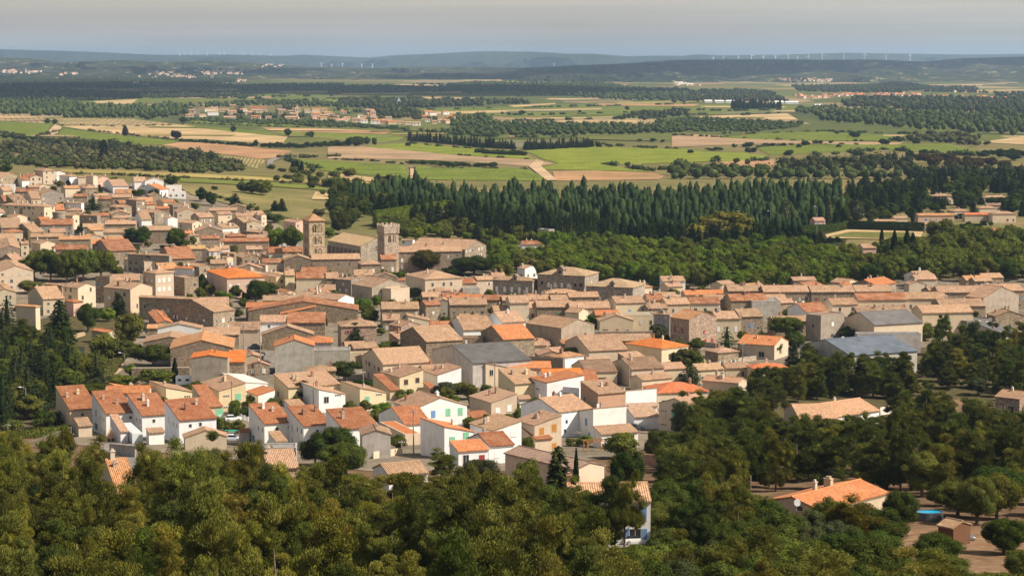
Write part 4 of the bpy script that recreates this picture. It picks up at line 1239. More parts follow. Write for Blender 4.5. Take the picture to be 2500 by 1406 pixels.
def vine_rows(W, ang, sp, m, hw=.75, hh=1.3):
    a = R(ang); ca, sa = math.cos(a), math.sin(a)      # rows run along (sa, ca)
    U = [(x*ca - y*sa, x*sa + y*ca) for x, y in W]
    u = min(q[0] for q in U) + sp; V = []; Fq = []
    rg = random.Random(5)
    while u < max(q[0] for q in U):
        xs = []
        for i in range(len(U)):
            p, q = U[i], U[i-1]
            if (p[0] > u) != (q[0] > u): xs.append(p[1] + (q[1]-p[1])*(u-p[0])/(q[0]-p[0]))
        xs.sort()
        for v0, v1 in zip(xs[::2], xs[1::2]):
            n = max(2, int((v1-v0)/7)); b = len(V)
            for k in range(n+1):
                v = v0 + (v1-v0)*k/n
                x, y = u*ca + v*sa, -u*sa + v*ca; z = gz(x, y)
                h = hh*rg.uniform(.7, 1.2) if 0 < k < n else .3; w = hw*rg.uniform(.7, 1.25); j = rg.uniform(-.15, .15)
                V += [(x - (w-j)*ca, y + (w-j)*sa, z), (x + j*ca, y - j*sa, z + h), (x + (w+j)*ca, y - (w+j)*sa, z)]
            for k in range(n):
                p = b + 3*k
                Fq += [(p, p+1, p+4, p+3), (p+1, p+2, p+5, p+4)]
        u += sp
    if not Fq: return
    me = np_mesh('vine_rows', V, Fq)
    o = link('vines', me, M[m]); o['kind'] = 'stuff'; o['label'] = 'rows of low green vines covering a vineyard'; 

# paving under the village, streets, tracks
drape('village_paving', poly_world('O', [(-60,452),(120,425),(460,470),(640,520),(760,600),(960,600),(1190,615),(1210,680),(1700,690),(2560,680),(2560,800),(2250,850),(1900,900),(1650,990),(1620,1090),(1300,1150),(900,1150),(180,1085),(150,990),(260,930),(330,830),(330,740),(40,790),(-80,720)]), M['paving'], .10)
drape('street', poly_world('C', [(1960,500),(2142,490),(2230,620),(2310,800),(2080,810),(2020,700)]), M['asphalt'], .16)
drape('street', poly_world('C', [(1500,1060),(1780,1130),(2060,1190),(2030,1230),(1750,1190),(1470,1110)]), M['asphalt'], .17)
drape('street', poly_world('J', [(560,360),(780,240),(1000,240),(1000,470),(880,480),(860,400)]), M['asphalt'], .18)
drape('stream', poly_world('C', [(596,560),(690,560),(690,770),(604,775)]), M['stream'], .2)
drape('path', poly_world('C', [(590,470),(690,430),(700,470),(600,500)]), M['fpath'], .21)
drape('path', poly_world('C', [(840,860),(1000,700),(1030,720),(900,830),(870,870)]), M['fpath'], .22)
drape('path', poly_world('C', [(0,1150),(220,1110),(240,1140),(0,1190)]), M['fpath'], .19)
M['soil'] = m_field('red_brown_soil', (.17,.105,.062), (.22,.145,.09), .15)
drape('yard', poly_world('K', [(1480,300),(1720,240),(1960,200),(1980,290),(1900,380),(1560,330)]), M['soil'], .2)
drape('yard', poly_world('K', [(1470,1200),(1560,1100),(1780,1080),(2334,1110),(2334,1440),(1900,1440),(1500,1390)]), M['soil'], .2)
drape('yard', poly_world('L', [(1950,940),(2260,940),(2260,1010),(1940,1010)]), M['asphalt'], .2)
drape('path', poly_world('P', [(380,720),(350,690),(400,640),(450,660),(420,700)]), M['fpath'], .72)
drape('path', poly_world('Q', [(570,905),(596,905),(596,985),(575,990)]), M['fpath'], .74)
drape('path', poly_world('Q', [(1395,905),(1445,855),(1500,870),(1480,900),(1590,1000),(1520,1002)]), M['fpath'], .76)
drape('road', poly_world('P', [(1935,945),(1945,900),(2000,880),(2120,868),(2120,880),(2030,892),(1985,912),(1990,945)]), M['asphalt'], .78)
# fields
F_ = field
F_('P', [(0,560),(310,576),(320,632),(0,610)], 'fpink', (-14, 9, 'vine'))
F_('P', [(0,615),(370,640),(340,690),(230,735),(0,690)], 'fgreen', (70, 3, 'vine'))
F_('P', [(400,592),(960,600),(1320,640),(440,642)], 'fpink', (-8, 9, 'vine'))
F_('P', [(440,650),(1350,640),(1700,690),(2090,730),(2050,782),(1850,772),(1500,748),(1280,742),(900,716),(640,682)], 'fwheat')
F_('P', [(410,712),(460,670),(640,692),(900,722),(1290,762),(1180,786),(1030,786),(720,762)], 'fgreen', (60, 3, 'vine'))
F_('P', [(1180,788),(1310,768),(1480,772),(2130,832),(2000,880),(1900,890),(1600,852),(1500,842)], 'fbrown')
F_('P', [(1260,802),(1500,848),(1900,893),(1930,902),(1860,962),(1660,902),(1430,852)], 'fpink', (-6, 3.4, 'vine'))
F_('P', [(1380,612),(2230,646),(2220,656),(1700,642),(1390,626)], 'fgreen', (75, 3, 'vine'))
F_('P', [(1340,650),(1700,670),(2030,712),(1990,722),(1600,682)], 'fgreen', (75, 3, 'vine'))
F_('O', [(638,312),(810,315),(960,322),(940,328),(800,325),(660,320)], 'fbrown')
F_('O', [(655,321),(800,326),(995,333),(965,344),(915,350),(800,338),(720,333)], 'fpink', (12, 5, 'vine'))
F_('Q', [(0,766),(250,762),(600,791),(900,826),(1450,857),(1580,882),(1420,902),(1000,872),(560,852),(0,846)], 'fpink')
F_('Q', [(250,764),(580,736),(1000,781),(1360,821),(1450,855),(900,824)], 'fbright', (70, 3, 'vineb'))
F_('Q', [(1370,796),(1840,771),(2500,786),(2500,872),(1920,890),(2230,936),(1850,930),(1460,920),(1600,880),(1500,852)], 'fbright', (62, 3, 'vineb'))
F_('Q', [(-240,850),(0,866),(540,896),(562,992),(300,962),(0,936),(-200,900)], 'fgreen', (40, 3, 'vine'))
F_('Q', [(600,906),(1380,921),(1520,981),(1500,1002),(620,992)], 'fgreen', (40, 3, 'vine'))
F_('Q', [(1560,936),(1850,932),(2230,946),(2350,962),(2300,992),(1580,1002)], 'fbrown', (45, 6, 'vine', .3, .45))
F_('Q', [(640,716),(1200,722),(1700,722),(1830,732),(1400,782),(1300,772),(700,722)], 'folive')
F_('S', [(0,710),(120,692),(480,712),(900,742),(1650,752),(1600,770),(650,762),(0,786)], 'fpink')
F_('S', [(330,720),(600,692),(1100,677),(1670,717),(1650,740),(900,740)], 'fgreen', (70, 3, 'vine'))
F_('S', [(600,792),(900,772),(1600,772),(1950,762),(2250,832),(2100,842),(1500,802),(700,842)], 'fbright', (70, 3, 'vine'))
F_('S', [(0,807),(560,832),(680,852),(600,882),(0,892)], 'fbright', (60, 3, 'vineb'))
F_('S', [(290,892),(730,872),(720,932),(400,932)], 'fbrown')
F_('S', [(2180,752),(2500,707),(2500,767)], 'fwheat')
F_('S', [(160,566),(820,546),(900,592),(600,592),(200,577)], 'fwheat')
F_('S', [(0,482),(900,472),(1150,492),(850,532),(400,557),(160,552),(0,522)], 'fgreen')
F_('Q', [(1580,582),(2180,582),(2170,607),(1600,597)], 'fwheat')
F_('Q', [(640,416),(1100,426),(900,441),(700,432)], 'fwheat')
F_('P', [(380,447),(2500,405),(2500,487),(1700,472),(1200,482),(600,482)], 'fgreen')
F_('P', [(680,470),(1000,455),(960,490),(720,490)], 'fwheat')
F_('Q', [(0,392),(1300,392),(1300,420),(600,415),(0,432)], 'fdull')
F_('Q', [(0,436),(180,442),(60,480),(0,476)], 'fbright')
F_('Q', [(0,505),(600,500),(1500,480),(2500,450),(2500,530),(1300,560),(640,520)], 'fgreen')
F_('Q', [(640,524),(1200,512),(1900,496),(1900,506),(1200,528),(700,540)], 'fwheat')
F_('Q', [(1100,575),(1500,565),(2000,555),(2000,562),(1500,575)], 'fwheat')
F_('Q', [(1250,478),(1580,462),(1580,470),(1300,490)], 'fwheat')
F_('P', [(1000,365),(1700,372),(1700,400),(1240,398),(1000,385)], 'fdull')
F_('O', [(145,416),(640,434),(900,446),(900,452),(640,442),(400,431),(145,423)], 'fstrip')
F_('O', [(430,455),(600,462),(820,500),(880,540),(760,545),(640,520),(470,478)], 'fmeadow')
F_('O', [(440,436),(640,444),(860,462),(860,470),(640,455),(440,446)], 'fgreen')
F_('O', [(770,470),(835,478),(830,490),(760,488)], 'fwheat')
F_('O', [(803,424),(915,436),(915,444),(800,440)], 'fwheat')
F_('M', [(1055,520),(1230,480),(1770,496),(1740,555),(1400,552),(1070,545)], 'fwheat', name='playing_field')
F_('M', [(1075,535),(1240,500),(1700,505),(1680,548),(1400,548)], 'fdull', name='playing_field')

# far hills: three ridges, each a real body of land
def ridge(name, prof, d, depth, m, seed, jag=2.0):
    rg = np.random.default_rng(seed)
    n = 360
    pxs = np.linspace(prof[0][0], prof[-1][0], n)
    tops = np.interp(pxs, [p[0] for p in prof], [p[1] for p in prof])
    ns = np.convolve(rg.normal(0, 1, n+20), np.ones(9)/9, 'same')[10:-10]
    rows = [(-1.0, 0.0), (-.8, .16), (-.62, .34), (-.45, .52), (-.3, .7), (-.16, .87), (-.07, .965), (0, 1.0), (.15, .93), (.5, .5), (1.0, 0.0)]
    V = np.zeros((len(rows), n, 3))
    wob = [np.convolve(rg.normal(0, 1, n+60), np.ones(15)/15, 'same')[30:-30] for _ in rows]
    for j, (a, b) in enumerate(rows):
        for i in range(n):
            y = d + a*depth*(1 + (.55*wob[j][i] if 0 < j < 7 else 0))
            x = (pxs[i] - CX)/F * d * (1 + .25*a*depth/d)
            zt = CAMH + (HZ - tops[i])/F*d + ns[i]*jag
            V[j, i] = (x, y, max(-2.0, zt*min(.93, b*(1 + .8*wob[j][i])) if 0 < j < 6 else zt*b) if b > 0 else -3.0)
    idx = np.arange(len(rows)*n).reshape(len(rows), n)
    Q = np.stack([idx[:-1,:-1], idx[:-1,1:], idx[1:,1:], idx[1:,:-1]], -1).reshape(-1, 4)
    struct(link(name, np_mesh(name, V.reshape(-1, 3), Q, smooth=True), m))
mh1 = m_hill('forested_hills', (.028,.042,.02), (.042,.05,.026), (.13,.11,.065)); mh2 = m_hill('mixed_hills', (.03,.042,.02), (.05,.052,.028), (.2,.165,.1), .58)
ridge('hills', [(-400,124),(0,121),(120,124),(250,128),(340,133),(420,135),(560,134),(700,137),(740,134),(840,139),(900,141),(960,136),(1040,133),(1130,128),(1200,126),(1300,127),(1380,132),(1450,132),(1530,138),(1600,136),(1660,137),(1700,133),(1760,136),(1900,134),(2060,130),(2200,132),(2350,134),(2500,132),(2900,130)], 26000, 5200, mh1, 1, 4)
ridge('hills', [(-400,140),(0,140),(60,142),(130,152),(200,154),(280,148),(320,147),(360,152),(480,150),(540,149),(600,153),(690,160),(760,165),(830,163),(900,166),(1000,163),(1180,164),(1300,166),(1420,172),(1500,176)], 15500, 5000, mh2, 2, 2)
ridge('hills', [(1230,176),(1280,166),(1400,160),(1530,155),(1640,147),(1900,145),(2000,147),(2130,146),(2250,151),(2350,143),(2500,139),(2900,132)], 14000, 4600, mh2, 3, 2)
ridge('hills', [(1280,188),(1340,181),(1420,180),(1500,186),(1560,190)], 10500, 1100, mh1, 4, 1)
ridge('hills', [(2060,212),(2130,204),(2180,198),(2215,200),(2260,210)], 7600, 600, mh1, 5, 1)
# ------------------------------------------------------------------ trees
def ico():
    t = (1 + 5**.5)/2
    v = np.array([(-1,t,0),(1,t,0),(-1,-t,0),(1,-t,0),(0,-1,t),(0,1,t),(0,-1,-t),(0,1,-t),(t,0,-1),(t,0,1),(-t,0,-1),(-t,0,1)], float)
    v /= np.linalg.norm(v[0])
    f = [(0,11,5),(0,5,1),(0,1,7),(0,7,10),(0,10,11),(1,5,9),(5,11,4),(11,10,2),(10,7,6),(7,1,8),(3,9,4),(3,4,2),(3,2,6),(3,6,8),(3,8,9),(4,9,5),(2,4,11),(6,2,10),(8,6,7),(9,8,1)]
    return v, np.array(f)
def subdiv(v, f):
    v = list(map(tuple, v)); cache = {}; out = []
    def mid(a, b):
        k = (min(a,b), max(a,b))
        if k not in cache:
            m = np.array(v[a]) + np.array(v[b]); m /= np.linalg.norm(m); v.append(tuple(m)); cache[k] = len(v)-1
        return cache[k]
    for a, b, c in f:
        x, y, z = mid(a,b), mid(b,c), mid(c,a); out += [(a,x,z),(b,y,x),(c,z,y),(x,y,z)]
    return np.array(v), np.array(out)
I0 = ico(); I1 = subdiv(*I0)

def unit(a): return a / np.maximum(1e-9, np.linalg.norm(a, axis=-1, keepdims=True))

def cards(P, N, L, W, rg, tdir=None):
    """leaf-sized quads at P; N normals (or None), tdir the long axis"""
    n = len(P)
    if tdir is None:
        t = unit(np.cross(N, rg.normal(size=(n,3))))
    else: t = unit(tdir)
    s = unit(np.cross(t, N)) if N is not None else unit(np.cross(t, rg.normal(size=(n,3))))
    L = np.asarray(L).reshape(-1,1)*.5; W = np.asarray(W).reshape(-1,1)*.5
    V = np.stack([P - t*L - s*W*.6, P - t*L*.2 + s*W, P + t*L + s*W*.3, P + t*L*.2 - s*W], 1).reshape(-1, 3)
    return V, np.arange(4*n).reshape(-1, 4)

def join(parts):
    """parts: (V, faces, n-gon size, material)"""
    Vs = []; Q = []; T = []; mq = []; mt = []; b = 0
    for V, Fc, m in parts:
        Vs.append(V)
        if Fc.shape[1] == 4: Q.append(Fc + b); mq += [m]*len(Fc)
        else: T.append(Fc + b); mt += [m]*len(Fc)
        b += len(V)
    return np.concatenate(Vs), (np.concatenate(Q) if Q else None), (np.concatenate(T) if T else None), mq, mt

def core(c, r, rg, k=.72, sub=1):
    v, f = (I1 if sub else I0)
    return c + v*r*k*(1 + rg.normal(0, .10, (len(v),1))), f

def tube_np(pts, rad, n=6):
    pts = np.array(pts, float); V = []
    for i, p in enumerate(pts):
        d = pts[min(i+1, len(pts)-1)] - pts[max(i-1, 0)]; d /= max(1e-9, np.linalg.norm(d))
        a = np.cross(d, (0,0,1) if abs(d[2]) < .9 else (1,0,0)); a /= np.linalg.norm(a); b = np.cross(d, a)
        for k in range(n):
            an = 2*math.pi*k/n; V.append(p + (a*math.cos(an) + b*math.sin(an))*rad[i])
    Fq = [(i*n+k, i*n+(k+1)%n, (i+1)*n+(k+1)%n, (i+1)*n+k) for i in range(len(pts)-1) for k in range(n)]
    return np.array(V), np.array(Fq)

def limbs(rg, H, lobes, lean, r0, zfork, nl=10):
    """tapered trunk plus limbs towards some of the lobes"""
    parts = []
    top = np.array([lean[0]*.6, lean[1]*.6, H*.72])
    tr = [np.array([0,0,-.8]), np.array([lean[0]*.1, lean[1]*.1, H*.25]) + rg.normal(0,.1,3)*[1,1,0], np.array([lean[0]*.5, lean[1]*.5, H*.55]) + rg.normal(0,.15,3)*[1,1,0], top]
    parts.append((*tube_np(tr, [r0*1.2, r0*.8, r0*.5, r0*.15], 8), 0))
    for i in rg.choice(len(lobes), min(nl, len(lobes)), replace=False):
        c = lobes[i][0]; z = max(zfork, min(c[2]*rg.uniform(.45, .75), H*.8)); u = z/(H*.86)*.8
        s = np.array([lean[0]*u*u, lean[1]*u*u, z]); m = (s + c)/2 + np.array([0,0,.12*np.linalg.norm(c-s)])*rg.uniform(-.6,1)
        parts.append((*tube_np([s, m, c], [r0*.28, r0*.18, r0*.06], 5), 0))
    return parts

def crown_broad(seed, H, Rx, zlo, nl, per, leaf, rl=(.26,.4), flat=.0, ncore=.70):
    """rounded deciduous crown"""
    rg = np.random.default_rng(seed)
    zc = (H + zlo)/2; rz = (H - zlo)/2
    lobes = []
    for i in range(nl):
        d = unit(rg.normal(size=3)); d[2] = d[2]*.9 + .1
        q = rg.uniform(.5, .82)
        c = np.array([d[0]*Rx*q, d[1]*Rx*q, zc + d[2]*rz*q])
        if flat: c[2] = max(c[2], zlo + rz*flat*.4)
        r = Rx*rg.uniform(*rl); lobes.append((c, np.array([r, r, r*rg.uniform(.7, .95)])))
    leaves = []
    for c, r in lobes:
        if ncore: leaves.append((*core(c, r, rg, ncore, 0), 0))
        n = int(per*rg.uniform(.7, 1.3))
        d = unit(rg.normal(size=(n,3))); k = rg.uniform(.72, 1.16, (n,1))
        P = c + d*r*k; N = unit(d + rg.normal(0,.42,(n,3)) + [0,0,.3])
        leaves.append((*cards(P, N, leaf*rg.uniform(.6,1.4,n), leaf*rg.uniform(.5,1.0,n), rg), 0))
    return lobes, leaves

def crown_pine(seed, H, Rx, zlo, nl, per, leaf):
    """Aleppo pine: an irregular, open crown of brushy tufts"""
    rg = np.random.default_rng(seed)
    lobes = []
    ax = rg.uniform(.8, 1.2); ph = rg.uniform(0, 6.28)
    sub = [(rg.uniform(0,6.28), rg.uniform(.25,.55), rg.uniform(.45,.95)) for _ in range(4)]     # leaders
    for i in range(nl):
        a, q, zt = sub[rg.integers(4)]
        lx, ly = Rx*q*math.cos(a), Rx*q*math.sin(a)
        t = rg.uniform(0, 1)**.8
        z = zlo + (H*zt - zlo)*t if rg.random() < .75 else zlo + (H - zlo)*t
        wid = Rx*(.62*(1 - t)**.6 + .10)
        an = rg.uniform(0, 6.28); rr = wid*rg.uniform(.5, 1.0)
        c = np.array([lx*(.4+.6*t)+math.cos(an)*rr*ax, ly*(.4+.6*t)+math.sin(an)*rr/ax, z])
        r = Rx*rg.uniform(.16, .27); lobes.append((c, np.array([r*1.15, r*1.15, r*.85])))
    leaves = []
    for c, r in lobes:
        leaves.append((*core(c - [0,0,r[2]*.15], r, rg, .55, 0), 0))
        n = int(per*rg.uniform(.7, 1.3))
        d = unit(rg.normal(size=(n,3))); d[:,2] = np.abs(d[:,2])*rg.choice([1,1,1,-.6],n); k = rg.uniform(.5, 1.12, (n,1))
        P = c + d*r*k
        out = unit((c - [0,0,c[2]*.5])*[1,1,.2])
        td = d*.75 + out*.35 + [0,0,.75] + rg.normal(0,.35,(n,3))
        leaves.append((*cards(P, unit(d + [0,0,.35] + rg.normal(0,.38,(n,3))), leaf*rg.uniform(1.0,1.9,n), leaf*rg.uniform(.36,.66,n), rg, td), 0))
    return lobes, leaves

def crown_conifer(seed, H, Rx, zlo, tiers, per, leaf, droop=.35, pw=1.0):
    """dark fir or cedar: tiers of drooping boughs"""
    rg = np.random.default_rng(seed)
    lobes = []; leaves = []
    nc = 9
    zs = np.linspace(zlo, H*.97, 7)
    pr = [Rx*.22*(1-(z-zlo)/(H-zlo))**pw + .12 for z in zs]
    leaves.append((*tube_np([(0,0,z) for z in zs], pr, nc), 0))
    for i in range(tiers):
        t = (i + rg.uniform(0,.6))/tiers; z = zlo + (H - zlo)*t; r = Rx*(1 - t)**pw*rg.uniform(.7, 1.2) + .25
        nb = max(4, int(9*(1-t)+3))
        for b in range(nb):
            an = 2*math.pi*(b + rg.uniform(-.35,.35))/nb + i*.7
            n = max(4, int(per*(r/Rx)))
            q = rg.uniform(.25, 1.0, n)**.7
            P = np.stack([np.cos(an + rg.normal(0,.16,n)/(.3+q))*r*q, np.sin(an + rg.normal(0,.16,n)/(.3+q))*r*q, z - droop*r*q*q + rg.normal(0,.12,n)], 1)
            out = np.array([math.cos(an), math.sin(an), -.25])
            td = out + rg.normal(0,.45,(n,3)); N = unit(np.array([0,0,1.]) + rg.normal(0,.35,(n,3)))
            leaves.append((*cards(P, N, leaf*rg.uniform(.8,1.5,n), leaf*rg.uniform(.45,.8,n), rg, td), 0))
        lobes.append((np.array([0,0,z]), None))
    return lobes, leaves

def crown_cypress(seed, H, Rx, n, leaf):
    rg = np.random.default_rng(seed)
    zs = np.linspace(.3, H*.98, 9)
    f = lambda t: (np.sin(np.clip(t,0,1)**.7*math.pi*.93 + .18))**.8
    leaves = [(*tube_np([(0,0,z) for z in zs], [Rx*.8*f(z/H)+.03 for z in zs], 9), 0)]
    z = rg.uniform(.02, 1, n); an = rg.uniform(0, 6.28, n); r = Rx*f(z)*rg.uniform(.8,1.12,n)
    P = np.stack([np.cos(an)*r, np.sin(an)*r, z*H], 1)
    td = np.stack([np.cos(an)*.3, np.sin(an)*.3, np.ones(n)], 1) + rg.normal(0,.25,(n,3))
    N = unit(np.stack([np.cos(an), np.sin(an), np.zeros(n)+.2], 1) + rg.normal(0,.4,(n,3)))
    leaves.append((*cards(P, N, leaf*rg.uniform(.8,1.6,n), leaf*rg.uniform(.4,.8,n), rg, td), 0))
    return [], leaves

TREES = {}    # kind -> list of (crown mesh, trunk mesh, height, radius, material)
def add_kind(kind, variants, m):
    TREES[kind] = []
    for i, (lob, leaves, H, Rx, tr) in enumerate(variants):
        V, Q, T, mq, mt = join(leaves)
        cm = np_mesh(kind + '_crown', V, Q, T); cm.materials.append(M[m])
        tm = None
        if tr:
            V, Q, T, mq, mt = join(tr); tm = np_mesh(kind + '_trunk', V, Q, T, smooth=True); tm.materials.append(M['bark'])
        TREES[kind].append((cm, tm, H, Rx))

def var_broad(seed, H, Rx, zlo, nl, per, leaf, r0=.28, **kw):
    lob, lv = crown_broad(seed, H, Rx, zlo, nl, per, leaf, **kw)
    rg = np.random.default_rng(seed+99)
    return (lob, lv, H, Rx, limbs(rg, H, lob, (rg.uniform(-.4,.4), rg.uniform(-.4,.4)), r0, zlo*.8))
def var_pine(seed, H, Rx, zlo, nl, per, leaf, r0=.26):
    lob, lv = crown_pine(seed, H, Rx, zlo, nl, per, leaf)
    rg = np.random.default_rng(seed+99)
    return (lob, lv, H, Rx, limbs(rg, H, lob, (rg.uniform(-.9,.9), rg.uniform(-.9,.9)), r0, zlo*.7, 9))
def var_con(seed, H, Rx, zlo, tiers, per, leaf, **kw):
    lob, lv = crown_conifer(seed, H, Rx, zlo, tiers, per, leaf, **kw)
    return (lob, lv, H, Rx, [(*tube_np([(0,0,-.8),(0,0,zlo+1.0)], [.3,.24], 7), 0)])

add_kind('pine', [var_pine(10+i, 11, 4.6, 1.2, 60, 600, .175) for i in range(8)], 'needle')
add_kind('bigpine', [var_pine(20+i, 14, 6.6, 5.5, 62, 780, .2, .34) for i in range(3)], 'needle')
add_kind('oak', [var_broad(30+i, 7.5, 3.9, .3, 46, 620, .20, rl=(.18,.36)) for i in range(7)], 'leaf')
add_kind('broad', [var_broad(50+i, 10, 4.8, .4, 36, 170, .58) for i in range(5)], 'leaf')
add_kind('plane', [var_broad(70+i, 12, 6.2, .8, 48, 170, .6, r0=.4, rl=(.2,.32)) for i in range(3)], 'leaf')
add_kind('bush', [var_broad(90+i, 2.6, 2.0, .1, 14, 120, .30, r0=.08) for i in range(4)], 'leaf')
add_kind('conifer', [var_con(110+i, 19, 3.5, .8, 17, 30, .95, droop=.95, pw=.5) for i in range(6)], 'needle')
add_kind('cedar', [var_con(120+i, 15, 5.6, 1.5, 13, 34, .62, droop=.12, pw=.7) for i in range(3)], 'needle')
add_kind('cypress', [(*crown_cypress(130+i, 10, 1.05, 700, .5), 10, 1.05, [(*tube_np([(0,0,-.8),(0,0,1.2)], [.16,.13], 6), 0)]) for i in range(2)], 'needle')
add_kind('umbrella', [var_broad(140+i, 9, 5.2, 1.6, 40, 200, .42, r0=.3, flat=.4, rl=(.22,.34)) for i in range(3)], 'needle')

TC = {'piney': (.195,.185,.044), 'pine': (.138,.142,.038), 'pineg': (.080,.096,.028), 'oak': (.100,.114,.030), 'oakd': (.052,.076,.020), 'broad': (.100,.142,.024), 'bright': (.125,.175,.026), 'plane': (.100,.118,.026),
      'dark': (.032,.055,.017), 'conifer': (.034,.056,.020), 'cedar': (.036,.050,.024), 'cypress': (.016,.03,.011), 'grey': (.075,.088,.05), 'yellow': (.22,.19,.02), 'maroon': (.062,.045,.026),
      'chestnut': (.20,.20,.045), 'pinkish': (.2,.155,.10), 'magnolia': (.065,.062,.02), 'umbrella': (.05,.066,.016), 'bush': (.045,.066,.015), 'lightgreen': (.12,.16,.02)}
TREEPOS = []
GROVE = []
NT_ = {}
def tree(kind, x, y, H, Rx, col, phrase, cat, group=None, shared=False, name=None, parts=None, rg=rnd, label=None, zoff=0.0):
    v = rg.choice(TREES[kind]); cm, tm, h0, r0 = v
    z = gz(x, y) + zoff; sx = Rx/r0; sz = H/h0
    rot = rg.uniform(0, 6.28)
    br = rg.uniform(.74, 1.22); c = tuple(q*br*rg.uniform(.93, 1.07) for q in (TC[col] if isinstance(col, str) else col))
    name = name or ({'broad': 'broadleaf_tree', 'umbrella': 'umbrella_pine', 'cedar': 'cedar_tree', 'bigpine': 'pine_tree'}.get(kind, kind + '_tree') if kind not in ('bush','cypress') else kind)
    dist = math.hypot(x, y)
    if parts is None: parts = dist < 950
    if tm is None or not parts:
        o = bpy.data.objects.new(name, cm); COL.objects.link(o)
        o.color = (*c, 1); root = o
    else:
        root = empty(name, (0,0,0))
        cr = bpy.data.objects.new('crown', cm); COL.objects.link(cr); cr.parent = root; cr.color = (*c, 1)
        tr = bpy.data.objects.new('trunk', tm); COL.objects.link(tr); tr.parent = root
    root.location = (x, y, z); root.rotation_euler = (0, 0, rot); root.scale = (sx, sx, sz)
    TREEPOS.append((x, y, Rx))
    px, py = proj(x, y, z + H*.5)
    reg(root, phrase, cat, px, py, group, label, shared)
    return root

def tree_px(c, cx, yb, yt, w, kind, col, phrase, cat=None, group=None, shared=False, label=None):
    """tree seen at a photo position: foot at (cx, yb), top at yt, w wide"""
    k = CROPS[c][2]; px, py = cp(c, cx, yb); _, pt = cp(c, cx, yt)
    x, y = un(px, py); z = gz(x, y)
    s = F/(y*CP - (z-CAMH)*SP)
    tree(kind, x, y, max(1.0, (py-pt)/s), max(.5, w/k/s/2), col, phrase, cat or CATS[kind], group, shared, label=label)
CATS = {'pine': 'pine tree', 'bigpine': 'pine tree', 'oak': 'oak tree', 'broad': 'tree', 'plane': 'plane tree', 'bush': 'bush', 'conifer': 'conifer', 'cedar': 'cedar', 'cypress': 'cypress', 'umbrella': 'umbrella pine'}

